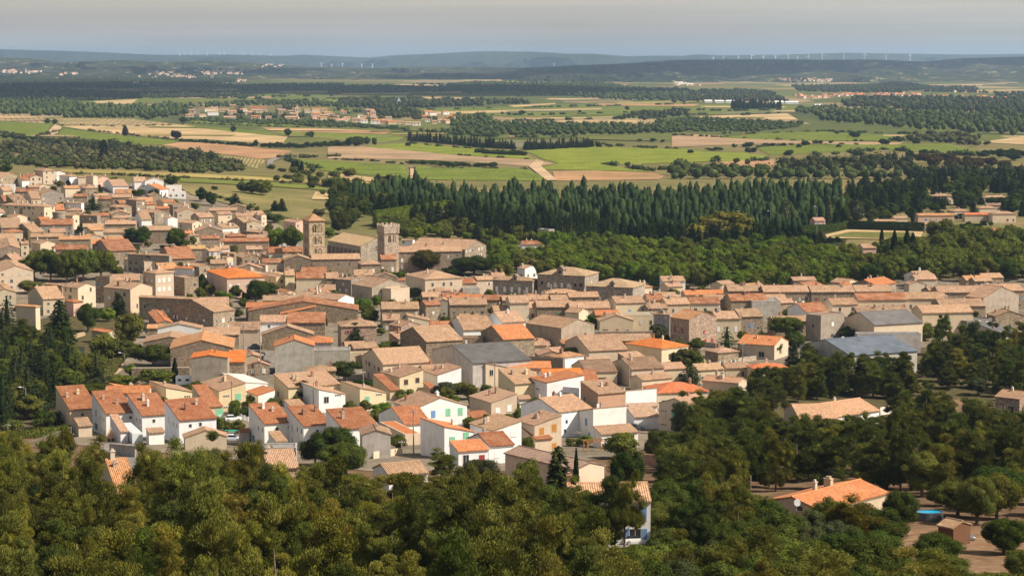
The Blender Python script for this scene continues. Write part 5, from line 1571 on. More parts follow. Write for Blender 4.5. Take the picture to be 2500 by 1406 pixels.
def parse_trees(txt):
    for ln in txt.strip().splitlines():
        ln = ln.split('#')[0].strip()
        if not ln: continue
        q = ln.split()
        tree_px(q[0], *(float(v) for v in q[1:5]), q[5], q[6], ' '.join(q[7:]).replace('_', ' '))
parse_trees('''
A 330 1180 905 280 plane plane leafy plane tree of the village grove
A 480 1200 890 300 plane plane leafy plane tree of the village grove
A 640 1210 885 300 plane plane leafy plane tree of the village grove
A 800 1200 880 300 plane plane leafy plane tree of the village grove
A 970 1180 895 300 plane plane leafy plane tree of the village grove
A 700 1160 900 300 plane plane leafy plane tree of the village grove
A 1210 850 700 170 broad dark dark round tree among the tan roofs
A 1330 860 663 230 broad dark dark round tree among the tan roofs
A 1680 905 685 215 oak oakd dark glossy tree among the tan roofs
A 1590 905 850 150 bush grey grey-green bush among the tan roofs
A 890 518 390 220 cedar conifer dark spreading cedar among the tan roofs
A 830 745 650 200 bush bush green bush between tan roofs
A 2030 855 770 130 bush bush green bush between tan roofs
A 950 382 278 55 cypress cypress slim dark cypress
A 650 300 235 60 cypress cypress slim dark cypress
A 570 300 235 90 broad oak small green tree
A 1070 262 200 140 broad oak small green tree
A 1640 290 185 150 broad oakd dark round tree by the white houses
A 1320 385 318 150 broad oakd dark round tree by the white houses
A 1470 395 320 120 broad oakd dark round tree by the white houses
A 60 170 85 150 broad oakd dark tree at the upper left edge
A 1925 440 290 120 broad dark dark rounded tree in the dry meadow
A 2010 480 345 110 broad dark dark rounded tree in the dry meadow
A 2245 505 355 140 conifer dark dark pyramidal conifer in the dry meadow
A 2330 360 240 140 broad oak mid-green tree in the meadow clump
A 2420 370 215 150 broad oak mid-green tree in the meadow clump
A 2520 385 225 160 broad oak mid-green tree in the meadow clump
A 2380 520 470 70 bush oak small bush in the dry meadow
A 2450 530 485 60 bush oak small bush in the dry meadow
A 300 1315 1180 230 broad oak green tree beside tall cream walls
A 1930 1295 1130 120 cypress oakd narrow dark tree beside the pink house
A 1690 1295 1235 140 bush bush green bush below the old stone walls
A 2250 1360 1225 130 broad oak green tree in the garden below the pink house
A 2120 1380 1300 200 bush lightgreen light green bush below the pink house
A 2440 1400 1170 220 oak oakd dark dense tree in the garden below the pink house
A 760 1406 1330 170 bush bush green bush beside the cream houses
B 300 500 285 190 broad broad bright green tree left of the bell tower
B 450 505 280 200 broad broad bright green tree left of the bell tower
B 910 360 145 220 oak magnolia dark brownish tree behind the church
B 690 200 110 130 broad grey grey-green tree behind the bell tower
B 800 390 300 110 broad bright light green tree beside the bell tower
B 280 145 35 110 conifer dark dark pyramidal conifer in the dry meadow
B 345 145 15 100 conifer dark dark pyramidal conifer in the dry meadow
B 270 250 150 190 broad oakd dark tree behind the pink gabled house
B 1720 725 495 300 oak magnolia brownish flowering tree in front of the abbey wing
B 2170 750 550 430 oak oakd huge dark tree before the abbey wing
B 1980 755 655 260 broad bush mid-green tree in front of the abbey wing
B 1870 700 600 120 broad maroon reddish small tree in front of the abbey wing
B 140 975 790 300 oak oakd dense dark green tree beside the orange hipped house
B 290 945 840 100 broad oakd dark small tree beside the orange hipped house
B 540 945 905 100 bush bush small green bush on the roofs
B 1120 1110 950 180 broad broad green tree in the lane by the stone barn
B 1250 1060 930 110 broad broad green tree in the lane by the stone barn
B 1180 1240 1040 190 broad oak green tree in the lane by the stone barn
B 1640 960 860 160 broad oak green tree against the cream hip-roofed house
B 1840 915 840 160 bush oak green bush against the cream hip-roofed house
B 880 745 675 55 broad bright young plane tree under the stone hall
B 935 742 680 50 broad bright young plane tree under the stone hall
B 990 740 680 50 broad bright young plane tree under the stone hall
B 1040 740 685 50 broad bright young plane tree under the stone hall
B 1250 765 715 55 broad bright young plane tree on the abbey terrace
B 1310 770 705 55 broad bright young plane tree on the abbey terrace
B 1360 775 700 60 broad bright young plane tree on the abbey terrace
B 1420 780 710 60 broad bright young plane tree on the abbey terrace
B 1470 790 700 60 broad bright young plane tree on the abbey terrace
B 1520 790 715 60 broad bright young plane tree on the abbey terrace
D 1030 405 150 190 conifer conifer big dark conifer standing before the stone house
D 1310 440 310 250 broad oak broad green fig tree beside the dark stone barn
D 950 640 460 280 umbrella umbrella rounded umbrella pine behind the estate
D 1100 700 630 180 bush bush clipped green bush in an estate garden
D 580 830 610 230 oak magnolia brownish tree before the twin cream house
D 1240 935 800 190 broad bright light green tree before the white twin house
D 1440 790 700 200 bush oak vine-covered pergola bush
D 1760 780 630 210 broad grey greyish loose tree beside the white twin house
D 1850 800 760 130 bush lightgreen light green bush beside the white twin house
D 1960 790 640 150 broad oak green garden tree between white houses
D 60 860 780 120 bush lightgreen yellow-green garden bush
D 200 830 740 180 bush oak green garden bush
D 860 1330 990 400 oak oakd large dark oak in front of the terrace houses
D 950 1400 1120 420 oak oak olive oak in front of the terrace houses
D 700 1330 1080 260 oak oakd dark oak in front of the terrace houses
F 1340 970 860 175 broad oak rounded green tree beside the grey-beige barn
F 1660 1120 955 270 broad lightgreen yellow-green tree before the cream-walled house
F 1810 825 650 170 broad oakd dark tree beside the grey-beige barn
F 2020 800 710 250 broad oakd dark clipped tree beside the grey-beige barn
F 2440 890 750 190 bush grey blue-grey clipped bush beside the tall stone house
F 1060 975 900 300 bush lightgreen yellow-green bush before the orange-roofed house
F 130 485 390 170 broad oak green tree beside the cream hip-roofed house
F 1850 465 385 220 broad broad green tree before the town hall
F 2010 470 402 110 broad broad green tree before the town hall
F 1290 250 115 190 broad pinkish pinkish-grey tree behind the white cottage
F 390 660 550 90 broad broad green climbing plant in a courtyard
F 300 640 545 90 bush broad green climbing plant in a courtyard
F 2090 620 540 60 bush broad green climbing plant in a courtyard
E 60 740 640 200 broad oak green garden tree between white houses
E 290 740 660 120 bush oak green bush beside the yellowish wall
E 1010 1170 1100 160 bush oak green bush by the orange-shuttered house
E 1110 1160 1070 140 broad bright bright green tree by the tall blank wall
E 1390 1270 1035 300 broad oak green tree right of the tall blank wall
E 1440 1660 1150 330 oak oakd large dark oak right of the pink-grey roof
E 880 1600 1145 270 conifer pineg dark bushy conifer before the pink-grey roof
E 620 1640 1260 250 broad oak rounded green tree before the pink-grey roof
E 1025 1600 1180 34 cypress cypress pencil-thin dark cypress beside the pink-grey roof
E 1820 590 400 40 cypress cypress slim dark cypress in a villa garden
E 1950 570 370 280 broad oak green garden tree beside the brown-roofed villa
E 1960 680 460 220 cedar conifer dark spreading cedar beside the brown-roofed villa
E 2060 560 460 130 broad oak green garden tree beside the brown-roofed villa
E 1800 800 690 180 broad oak green tree before the red-orange roof
E 1670 1290 1020 220 oak pineg dark dense tree beside the blue-doored garage
G 120 490 400 130 bush grey blue-grey bush beside the tall stone house
G 410 545 485 90 bush oak green bush beside the tall stone house
G 570 620 410 200 cedar conifer big dark cedar beside the orange villa
G 850 620 490 170 broad oak leafy green tree before the orange villa
G 960 500 345 240 umbrella umbrella round dark umbrella pine before the beige house
G 1010 570 450 150 broad oakd dark tree before the beige house
G 1350 510 410 110 broad oakd dark tree beside the slate-roofed barn
G 1720 500 420 90 bush oak green bush before the slate-roofed barn
G 1860 510 400 140 bush oak green bush before the slate-roofed barn
G 2340 430 335 150 broad oakd dark tree beside the beige gable house
G 2240 480 400 120 bush oak green bush beside the grey sheds
G 1050 260 170 120 broad oak tree growing between the long tan roofs
G 930 260 195 110 broad oak tree growing between the long tan roofs
G 1170 230 175 130 broad oak tree growing between the long tan roofs
G 1340 230 170 110 broad oak tree growing between the long tan roofs
G 370 225 178 120 bush oak tree growing between the long tan roofs
G 640 260 225 100 bush oak tree growing between the long tan roofs
G 1000 700 490 110 conifer grey grey feathery conifer before the blue-grey warehouse
G 1120 710 540 150 conifer grey grey feathery conifer before the blue-grey warehouse
G 1470 600 510 110 conifer grey grey feathery conifer before the blue-grey warehouse
G 1540 600 490 90 conifer conifer dark conifer before the blue-grey warehouse
G 300 700 560 220 broad oak green garden tree above the pale-roofed house
G 410 720 630 120 bush lightgreen yellow-green bush above the pale-roofed house
C 490 540 165 260 conifer dark tall dark conifer in the wooded slope
C 720 435 190 210 oak oakd dense dark tree in the wooded slope
C 970 320 110 150 conifer dark tall dark conifer in the wooded slope
C 880 350 230 140 broad bright light green tree in the wooded slope
C 1050 560 260 250 broad oak tall green tree in the wooded slope
C 60 460 130 230 cedar cedar blue-green cedar on the left edge
C 20 620 260 300 cedar cedar blue-green cedar on the left edge
C 150 640 330 300 pine pineg olive pine on the left edge
C 250 560 400 200 broad oak green tree on the left edge
C 440 620 490 250 broad oak green tree on the left edge
C 530 680 520 200 broad oakd dark tree on the left edge
C 330 850 590 320 cedar cedar grey-green drooping cedar on the left edge
C 180 900 680 380 cedar cedar grey-green drooping cedar on the left edge
C 60 1000 760 330 cedar cedar grey-green drooping cedar on the left edge
C 420 960 720 330 cedar cedar grey-green drooping cedar on the left edge
C 300 1080 850 330 cedar cedar grey-green drooping cedar on the left edge
C 560 960 780 260 broad oakd dark tree behind the first terrace house
C 860 690 430 260 broad oak green tree beside the stream
C 760 810 600 240 broad oak green tree beside the stream
C 960 690 470 240 broad oak green tree beside the stream
C 1080 640 520 200 broad oak green tree beside the stream
C 1250 725 530 360 umbrella umbrella broad umbrella-shaped pine by the rubble wall
C 1000 880 780 260 broad oak green tree before the rubble wall
C 1270 880 730 300 broad oak green tree before the rubble wall
C 1070 800 700 110 broad bright light green tree before the rubble wall
C 740 985 850 330 oak umbrella round clipped bush behind the terrace houses
C 400 1225 1075 280 bush bush broad bush beside the clipped hedge
C 60 1150 1000 180 broad grey grey-green bush on the left edge
C 120 1240 1150 190 bush oak green bush on the left edge
C 60 1340 1230 160 bush oak green bush on the left edge
C 330 1385 1325 75 bush yellow bright yellow flowering bush by the fence
C 1935 1240 1165 100 bush yellow yellow flowering bush by the parked white car
C 1850 1250 1165 150 bush oak green bush by the parked white car
C 1430 850 645 50 cypress cypress slim dark cypress by the camper van
C 1530 725 555 65 cypress cypress slim dark cypress by the stone gable
C 1555 725 550 50 cypress cypress slim dark cypress by the stone gable
C 1915 1110 985 120 broad bright light green tree beside the cream house
C 2030 1100 1000 150 bush oak green bush beside the cream house
M 330 590 340 470 plane chestnut huge yellow-green chestnut
M 110 600 435 190 plane chestnut yellow-green chestnut
M 760 500 260 95 cypress grey tall grey-green poplar
M 1080 440 250 70 cypress grey tall grey-green poplar
M 1465 605 465 35 cypress cypress slim dark cypress by the playing field
M 1555 740 480 60 cypress cypress tall dark cypress by the pink house
M 1645 720 470 60 cypress cypress tall dark cypress by the pink house
M 1690 700 500 60 cypress cypress tall dark cypress by the pink house
M 1500 720 590 130 conifer conifer dark conifer by the pink house
M 1600 740 560 160 conifer conifer dark conifer by the pink house
M 1700 740 580 150 conifer conifer dark conifer by the pink house
M 1440 700 560 120 broad oakd dark tree by the pink house
M 1390 430 330 110 broad oakd round tree before the small villas
M 1490 430 335 130 broad oak round tree before the small villas
M 1200 420 360 100 broad oak round tree before the small villas
M 1900 590 390 230 broad oak big dark tree by the playing field
M 1990 620 460 180 broad oak big dark tree by the playing field
M 1690 430 330 30 cypress cypress slim dark cypress among the small villas
M 1885 390 335 80 broad oakd round dark tree among the small villas
M 2050 300 190 180 broad oakd dark tree between the villas
M 2390 330 250 150 broad oakd dark tree between the villas
M 2210 450 415 60 bush bush round bush on the villa lawn
M 2260 452 420 40 bush bush round bush on the villa lawn
M 2100 450 420 60 bush bush round bush on the villa lawn
M 1270 410 250 130 cypress grey feathery grey-green tree
P 910 720 645 45 cypress maroon lone dark tree in the stubble field
P 1280 750 675 85 broad maroon lone dark tree in the stubble field
P 1697 695 648 52 broad dark round dark bush between the vineyards
P 2090 722 668 65 broad dark round dark bush between the vineyards
P 2255 730 690 75 bush dark round dark bush between the vineyards
P 1385 832 805 60 bush dark round dark bush beside the ploughed field
P 1860 800 745 42 broad dark round dark bush beside the ploughed field
P 345 632 592 45 broad oakd round dark bush by the farm track
P 400 638 598 45 broad oakd round dark bush by the farm track
P 755 890 740 95 conifer dark tall dark conifer in the scrub
P 80 840 765 90 conifer dark tall dark conifer in the scrub
P 1110 600 540 60 broad oakd tree at the edge of the far wood
P 1330 630 580 60 broad dark round dark bush by the far hamlet
P 2130 985 905 45 cypress cypress clumped dark cypress by the vineyard
P 2160 990 902 45 cypress cypress clumped dark cypress by the vineyard
P 2193 990 900 30 cypress cypress clumped dark cypress by the vineyard
P 2165 1055 985 85 broad oak round tree below the cypress clump
P 2275 1075 1000 95 broad oak round tree in the dry meadow
P 2420 1100 1015 160 broad oak round tree in the dry meadow
P 2010 1055 1000 55 broad oak round tree in the dry meadow
P 1560 1118 1085 60 bush oak low bush in the dry meadow
Q 150 975 910 110 broad oak round tree below the vineyard
Q 60 985 930 70 broad oak round tree below the vineyard
Q 350 1030 945 90 conifer oakd dark tree at the corner of the vineyard
Q 430 1030 950 110 broad maroon dark reddish tree at the corner of the vineyard
Q 500 1030 955 60 conifer oakd dark tree at the corner of the vineyard
Q 200 760 690 130 broad oakd dark tree beside the far vineyard
Q 150 762 695 60 broad oakd dark tree beside the far vineyard
Q 270 752 690 60 broad oakd dark tree beside the far vineyard
Q 322 755 700 40 broad oakd dark tree beside the far vineyard
Q 555 765 732 45 broad oakd round dark bush by the cypress windbreak
Q 2075 510 482 38 broad dark lone round tree on the plain
Q 2040 578 545 70 broad dark lone round tree on the plain
Q 1350 540 510 60 broad dark lone round tree on the plain
Q 1210 540 520 25 broad dark lone round tree on the plain
Q 1750 528 507 32 broad dark lone round tree on the plain
Q 990 412 385 18 broad dark lone round tree on the plain
Q 580 425 400 20 broad dark lone round tree on the plain
Q 2255 730 705 55 bush dark round dark bush on the stony field
Q 2325 735 712 40 bush dark round dark bush on the stony field
Q 2165 730 708 45 bush dark round dark bush on the stony field
Q 1885 768 735 60 bush dark round dark bush at the end of the windbreak
Q 1950 768 742 70 bush dark round dark bush at the end of the windbreak
Q 2080 905 865 45 broad oak round bush at the bright vineyard
Q 2120 930 885 25 broad maroon thin dark tree at the bright vineyard
S 445 788 758 42 bush dark round dark bush along the field edge
S 545 785 748 115 bush dark broad dark bush along the field edge
S 690 782 753 105 bush dark broad dark bush along the field edge
S 793 780 752 42 bush dark round dark bush along the field edge
S 950 778 735 70 broad dark round dark bush along the field edge
S 897 793 763 55 bush dark round dark bush along the field edge
S 1035 762 735 85 bush dark broad dark bush along the field edge
S 1130 758 736 42 bush dark round dark bush along the field edge
S 1178 790 765 55 bush dark round dark bush along the field edge
S 562 828 785 95 bush dark broad dark bush along the field edge
S 832 848 803 92 bush dark broad dark bush along the field edge
S 320 888 840 65 broad oak round bush along the field edge
S 130 832 800 48 bush dark round dark bush along the field edge
S 300 810 783 130 bush dark broad dark bush along the field edge
S 1512 768 725 92 broad dark broad dark bush along the field edge
S 1735 765 728 62 broad dark round dark bush along the field edge
S 1300 720 670 85 broad dark round dark bush on the far vineyard
S 1170 695 668 35 broad dark round dark bush on the far vineyard
S 1690 870 800 70 broad dark round dark tree above the maroon pines
S 1785 860 795 75 broad dark round dark tree above the maroon pines
S 1320 850 808 110 broad oakd round dark tree at the wood edge
S 1015 840 808 40 broad oak round bush along the field edge
S 2420 880 812 130 broad dark broad dark tree at the right edge
S 2330 860 800 80 broad dark broad dark tree at the right edge
S 2240 770 740 60 bush oakd round bush at the right edge
S 460 900 860 50 broad oak round bush on the bare slope
S 230 990 920 120 broad oakd dark tree behind the plantation
S 540 910 865 50 broad oak round bush on the bare slope
''')

parse_trees('''
J 1150 930 215 470 bigpine pine big spreading pine of the foreground group
J 1450 980 205 580 bigpine pine big spreading pine of the foreground group
J 1760 930 250 500 bigpine pine big spreading pine of the foreground group
J 1290 860 330 380 pine pineg big dark pine of the foreground group
J 640 660 195 430 bigpine pine broad olive pine below the terrace houses
J 480 700 250 300 pine pineg dark pine below the terrace houses
J 150 690 250 270 pine pine pale olive pine at the left edge
J 290 520 290 210 oak oakd dark holm oak behind the left-edge pines
J 60 500 300 200 oak oakd dark holm oak behind the left-edge pines
J 1900 1020 540 360 pine pine yellowish bushy pine right of the big group
J 2180 1050 620 420 pine pine yellowish bushy pine right of the big group
J 2250 700 420 340 pine pine rounded olive pine beside the dark oak
J 2420 760 460 280 pine pineg dark pine beside the dark oak
J 1000 1250 730 420 pine pine tall olive pine before the big group
J 600 1300 700 460 pine pine tall olive pine before the big group
J 1900 1420 850 460 pine pine tall olive pine before the big group
L 770 500 298 270 pine pineg round dark pine before the grey-flanked white house
L 1050 540 345 280 oak grey grey-green holm oak before the shuttered white house
L 1800 1010 515 340 pine pine olive pine before the blue-shuttered house
L 1950 1040 430 400 pine pineg tall dark pine before the blue-shuttered house
L 2095 1075 430 310 bigpine pine olive pine leaning before the blue-shuttered roof
L 1880 1200 715 300 pine pine yellowish pine below the blue-shuttered house
L 830 1330 985 260 pine pine bright pointed young pine at the bottom edge
L 60 1400 1000 320 pine pine bright pointed young pine at the bottom edge
L 400 1420 1090 300 pine pine bright pointed young pine at the bottom edge
L 500 980 640 330 pine pine feathery pine with bare lower boughs
L 2400 900 480 330 oak oakd dark holm oak right of the blue-shuttered house
L 2420 1150 840 330 oak oak olive holm oak right of the blue-shuttered house
K 1050 1190 862 340 oak oak olive holm oak before the two-chimneyed villa
K 1310 1230 925 470 oak oakd dark holm oak before the two-chimneyed villa
K 1490 1110 790 270 oak oakd tall dark oak beside the two-chimneyed villa
K 1880 1000 740 380 oak oak olive holm oak behind the garden shed
K 1735 1390 1090 360 oak oakd dark holm oak before the garden shed
K 2195 1265 985 340 oak oakd oak with a bare trunk in the dusty garden
K 2320 1440 1200 260 oak oak olive holm oak in the dusty garden
K 2120 960 640 420 oak oakd broad dark oak above the dusty garden
K 1780 1460 1250 420 oak oak olive holm oak in the dusty garden
K 1320 1400 1085 420 oak oakd dark holm oak left of the dusty garden
K 600 1400 1050 520 oak oak broad olive holm oak at the bottom edge
K 1750 85 -115 210 pine pineg dark pine above the brown clearing
K 1900 65 -130 230 pine pine olive pine above the brown clearing
K 2030 50 -140 220 pine pineg dark pine above the brown clearing
K 1830 140 -50 200 pine pineg dark pine above the brown clearing
K 1960 130 -40 190 pine pine olive pine above the brown clearing
K 1780 470 200 260 pine pine pine standing alone beside the brown clearing
K 1680 290 215 90 pine pine small young pine in the brown clearing
K 2020 180 60 170 oak grey grey-green oak above the brown clearing
K 2150 170 40 90 pine pine small young pine above the brown clearing
K 700 200 -20 220 pine pineg dark pine behind the pine-slope villa
K 850 180 -40 230 pine pine olive pine behind the pine-slope villa
K 1000 175 -50 230 pine pineg dark pine behind the pine-slope villa
K 1150 170 -60 230 pine pineg dark pine behind the pine-slope villa
K 1310 190 -40 230 pine pine olive pine behind the pine-slope villa
K 1450 205 -20 230 pine pineg dark pine behind the pine-slope villa
K 1570 175 -40 200 pine pine olive pine behind the pine-slope villa
K 920 105 -110 230 pine pineg dark pine behind the pine-slope villa
K 1100 100 -110 220 pine pine olive pine behind the pine-slope villa
K 1280 110 -110 230 pine pineg dark pine behind the pine-slope villa
K 1480 100 -110 220 pine pineg dark pine behind the pine-slope villa
K 420 560 130 480 pine pineg broad dark pine on the right slope
K 180 520 200 420 pine pineg broad dark pine on the right slope
''')
# ---- groves: every tree an object, placed apart from the houses
def clear_of_houses(x, y, r):
    for hx, hy, W, D, th in FOOT:
        dx, dy = x - hx, y - hy
        if abs(dx) > W + D + r or abs(dy) > W + D + r: continue
        u = dx*math.cos(th) + dy*math.sin(th); v = -dx*math.sin(th) + dy*math.cos(th)
        if abs(u) < W/2 + r and abs(v) < D/2 + r: return False
    return True
# small plain houses filling the backs of the old streets
rf_ = random.Random(21)
def filler(P, n, hs=(3.8, 5.4)):
    xs = [p[0] for p in P]; ys = [p[1] for p in P]; k = 0
    for _ in range(n*30):
        if k >= n: break
        px, py = rf_.uniform(min(xs), max(xs)), rf_.uniform(min(ys), max(ys))
        if not inpoly(px, py, P): continue
        X, Y = un(px, py); W = rf_.uniform(6, 10); D = rf_.uniform(5.5, 8.5); th = R(rf_.choice((6, 10, 20, 30, 40))); rr = math.hypot(W, D)/2
        if not clear_of_houses(X, Y, rr*.78) or any((X-a)**2 + (Y-b)**2 < (rr*.7 + r)**2 for a, b, r in TREEPOS): continue
        h = rf_.uniform(*hs); z = gz(X, Y); c, s = math.cos(th), math.sin(th)
        x0, y0 = X - (W*c - D*s)/2, Y - (W*s + D*c)/2
        m = proj(x0, y0, z+h); r_ = proj(x0 + W*c, y0 + W*s, z+h); l = proj(x0 - D*s, y0 + D*c, z+h)
        house('O', l[0], m[0], r_[0], m[1], h, math.degrees(th), rf_.choice(('gu','gu','gv','su','h')), rf_.choice(('tan','tan','tan','rust','orangetan','pink')), rf_.choice(('stone','cream','cream','stone','white','rubble')), {'d': str(D)}, rng=rf_); k += 1
filler([(-20,455),(330,480),(640,530),(730,600),(670,690),(480,700),(330,690),(300,650),(60,610),(-20,610)], 42)
filler([(640,650),(1000,690),(1000,800),(640,750)], 8)
filler([(560,905),(1000,845),(1330,860),(1720,850),(1840,905),(1700,965),(1300,965),(900,965)], 22, (3.0, 4.8))
filler([(1000,725),(1700,705),(2480,695),(2480,745),(1650,790),(1000,800)], 22)
# roofs and yards that the photograph shows open to view: no tree of a grove stands in front of them
KEEP = [(2275,465,2327,480),(2401,469,2458,481),(2387,496,2433,508),(2312,502,2364,516),(2240,511,2329,524),(2354,514,2480,531),(2015,558,2250,578),(1271,583,1315,602),(2104,595,2140,620),(1988,528,2014,548),(1905,545,2070,566),(2370,535,2450,550),
        (905,1108,1046,1166),(1240,1085,1330,1150),(1516,1226,1590,1330),(1545,1180,1592,1226),(1384,1170,1416,1205),(1866,1165,2168,1214),(2238,1256,2370,1306),(2372,1335,2462,1400),(1934,962,2148,1022),
        (2430,932,2520,1008),(650,1105,745,1152),(240,1088,332,1140),(925,1112,1235,1162),(640,1090,930,1130),(130,940,570,1066),(600,960,770,1080),(770,940,1250,1105),(1000,1020,1640,1060),(2010,815,2245,866),(1712,896,1822,955),(1830,868,1920,900),(287,1156,326,1192),
        (1440,950,1620,1050),(2185,1325,2240,1350)]
def keep_clear(X, Y, r, H):
    z = gz(X, Y); s = F/(Y*CP - (z - CAMH)*SP); px, pb = proj(X, Y, z); pt = pb - H*s*.95; w = r*s*.8
    for x0, y0, x1, y1 in KEEP:
        if px + w > x0 and px - w < x1 and pt < y1 and pb > y1 - 4: H = min(H, (pb - y1)/s/.95); pt = pb - H*s*.95
    return H
NAMES = {'trees of the riverside wood': 'riverside_tree', 'trees of the riverside wood, duller': 'riverside_tree', 'trees of the riverside wood, lighter': 'riverside_tree', 'trees of the left bank': 'bank_tree',
         'trees behind the villas': 'woodland_tree', 'bushes of the dry meadow': 'meadow_tree', 'garden trees of the estate': 'garden_tree', 'yard trees of the old village': 'yard_tree', 'trees among the villas': 'garden_tree', 'trees behind the abbey': 'abbey_tree', 'trees left of the plantation': 'woodland_tree', 'trees at the foot of the vineyard': 'meadow_tree', 'reddish trees at the foot of the vineyard': 'meadow_tree', 'trees between the planes': 'woodland_tree'}
NOGO = []
def grove(P, sx, sy, mix, rg, rowfix=0.0, maxn=999, nogo=True, jit=.45):
    """P: outline in photo pixels of the ground; sx, sy spacing in pixels; mix: (weight, kind, colour, (hmin,hmax), (rmin,rmax), phrase, group, shared)"""
    ys = [p[1] for p in P]; xs = [p[0] for p in P]
    n = 0; y = min(ys); tot = sum(m[0] for m in mix); out = []
    while y <= max(ys):
        x = min(xs) + (rg.random()*sx)
        while x <= max(xs):
            px, py = x + rg.uniform(-jit, jit)*sx, y + rg.uniform(-jit, jit)*sy
            if inpoly(px, py, P) and not (nogo and any(inpoly(px, py, q) for q in NOGO)):
                w = rg.random()*tot
                for m in mix:
                    w -= m[0]
                    if w <= 0: break
                out.append((px, py, m))
            x += sx
        y += sy
    out.sort(key=lambda t: -t[1])
    for px, py, m in out[:maxn]:
        if m[6] == 'conifers of the plantation' and n >= 290: break
        X, Y = un(px, py)
        R_ = rg.uniform(*m[4]); H = rg.uniform(*m[3])
        if py > 430:
            H = keep_clear(X, Y, R_, H)
            if H < (3.4 if py > 900 else 2.5): continue
        if not clear_of_houses(X, Y, min(R_*.8, 3.5)): continue
        if any((X-a)**2 + (Y-b)**2 < ((.68 if py > 1100 else .60)*(R_+r))**2 for a, b, r in TREEPOS): continue
        GROVE.append(tree(m[1], X, Y, H, R_, m[2], m[5], CATS[m[1]], m[6], m[7], rg=rg, name=NAMES.get(m[6]) if m[1] in ('broad',) else ('dark_pine_tree' if m[2] == 'pineg' else None))); n += 1
    return n
g1 = random.Random(11)
cpo = lambda c, L: [cp(c, *q) for q in L]
# clearings in the foreground wood
NOGO += [cpo('J', [(855,240),(1000,200),(1000,420),(960,620),(870,560)]), cpo('L', [(2040,900),(2330,880),(2330,1060),(1990,1060)]), cpo('L', [(880,200),(1230,330),(1230,480),(880,480)]),
         cpo('K', [(1500,300),(1720,200),(1960,200),(1960,300),(1880,400),(1560,330)]), cpo('K', [(1440,1180),(1620,990),(2000,985),(2334,1180),(2334,1240),(1900,1460),(1480,1370)]),
         cpo('K', [(560,960),(900,1000),(1100,1020),(900,1080),(560,1000)]), cpo('L', [(1640,660),(2060,690),(2070,980),(1900,980)]), cpo('L', [(1120,440),(1240,400),(1330,470),(1180,500)])]
PG = 'pines of the foreground wood'; OG = 'oaks of the foreground wood'
PM = [(2, 'oak', 'oakd', (6,9), (2.8,4.4), 'dark green holm oak', OG, False), (5, 'pine', 'pine', (8,16), (2.9,5.2), 'olive pine', PG, False), (3, 'pine', 'pineg', (8,14), (2.8,4.8), 'dark green pine', PG, False), (4, 'pine', 'piney', (6,12), (2.0,3.8), 'yellowish young pine', PG, False)]
OM = [(4, 'oak', 'oak', (5.5,8), (2.8,4.4), 'olive-green holm oak', OG, False), (3, 'oak', 'oakd', (5,7.5), (2.6,4.2), 'dark green holm oak', OG, False), (2, 'pine', 'pine', (7.5,10), (2.8,4.2), 'olive pine', PG, False), (1, 'oak', 'grey', (4.5,6), (2.4,3.4), 'grey-green holm oak', OG, False)]
MIX = PM[1:3] + [(3, 'oak', 'oakd', (5.5,7.5), (2.8,4.2), 'dark green holm oak', OG, False), (2, 'oak', 'oak', (5.5,8), (2.8,4.4), 'olive-green holm oak', OG, False)]
grove(cpo('O', [(-60,1190),(120,1200),(260,1185),(330,1215),(560,1215),(660,1235),(760,1290),(930,1330),(930,1660),(-60,1660)]), 62, 24, PM, g1)
grove(cpo('O', [(740,1230),(930,1225),(1240,1200),(1400,1205),(1480,1250),(1500,1420),(1500,1660),(930,1660),(930,1330),(740,1290)]), 60, 23, MIX, g1)
grove(cpo('O', [(1500,1240),(1600,1215),(1700,1215),(1880,1250),(1900,1330),(2170,1320),(2220,1430),(2560,1440),(2560,1680),(1500,1680)]), 62, 24, OM, g1)
grove(cpo('O', [(1620,1080),(1720,1030),(1780,985),(1930,1010),(1940,1060),(2170,1060),(2170,1010),(2320,960),(2420,1050),(2560,1060),(2560,1230),(2210,1240),(2100,1190),(1880,1215),(1700,1210),(1600,1190)]), 50, 18, [(5, 'pine', 'pineg', (8.5,12), (3.2,4.8), 'dark green pine', 'pines of the right slope', False), (4, 'pine', 'pine', (8,11), (3,4.4), 'olive pine', 'pines of the right slope', False), (2, 'oak', 'oak', (5.5,8), (2.8,4.2), 'olive-green holm oak', 'oaks of the right slope', False)], g1)
grove(cpo('O', [(1790,975),(1880,950),(1960,900),(2060,900),(2180,905),(2260,870),(2420,855),(2560,840),(2560,1040),(2430,960),(2330,905),(2250,930),(2190,985),(2140,960),(1950,985)]), 44, 16, [(6, 'pine', 'pineg', (8.5,12.5), (3.2,4.6), 'dark green pine', 'pines of the right slope', False), (3, 'pine', 'pine', (8,11), (3,4.2), 'olive pine', 'pines of the right slope', False)], g1)
grove(cpo('K', [(1560,1000),(1700,960),(2000,960),(2240,980),(2334,1060),(2334,1120),(1980,1100),(1700,1075)]), 60, 30, OM[:2], g1, nogo=False)
grove(cpo('O', [(1900,925),(2000,905),(2200,915),(2440,900),(2560,900),(2560,960),(2430,930),(2330,925),(2240,960),(2180,965),(2140,958),(1960,982)]), 36, 13, [(3, 'pine', 'pineg', (8,11.5), (3.2,4.6), 'dark green pine', 'pines of the right slope', False), (1, 'pine', 'pine', (7,10), (3,4.2), 'olive pine', 'pines of the right slope', False)], g1, nogo=False)
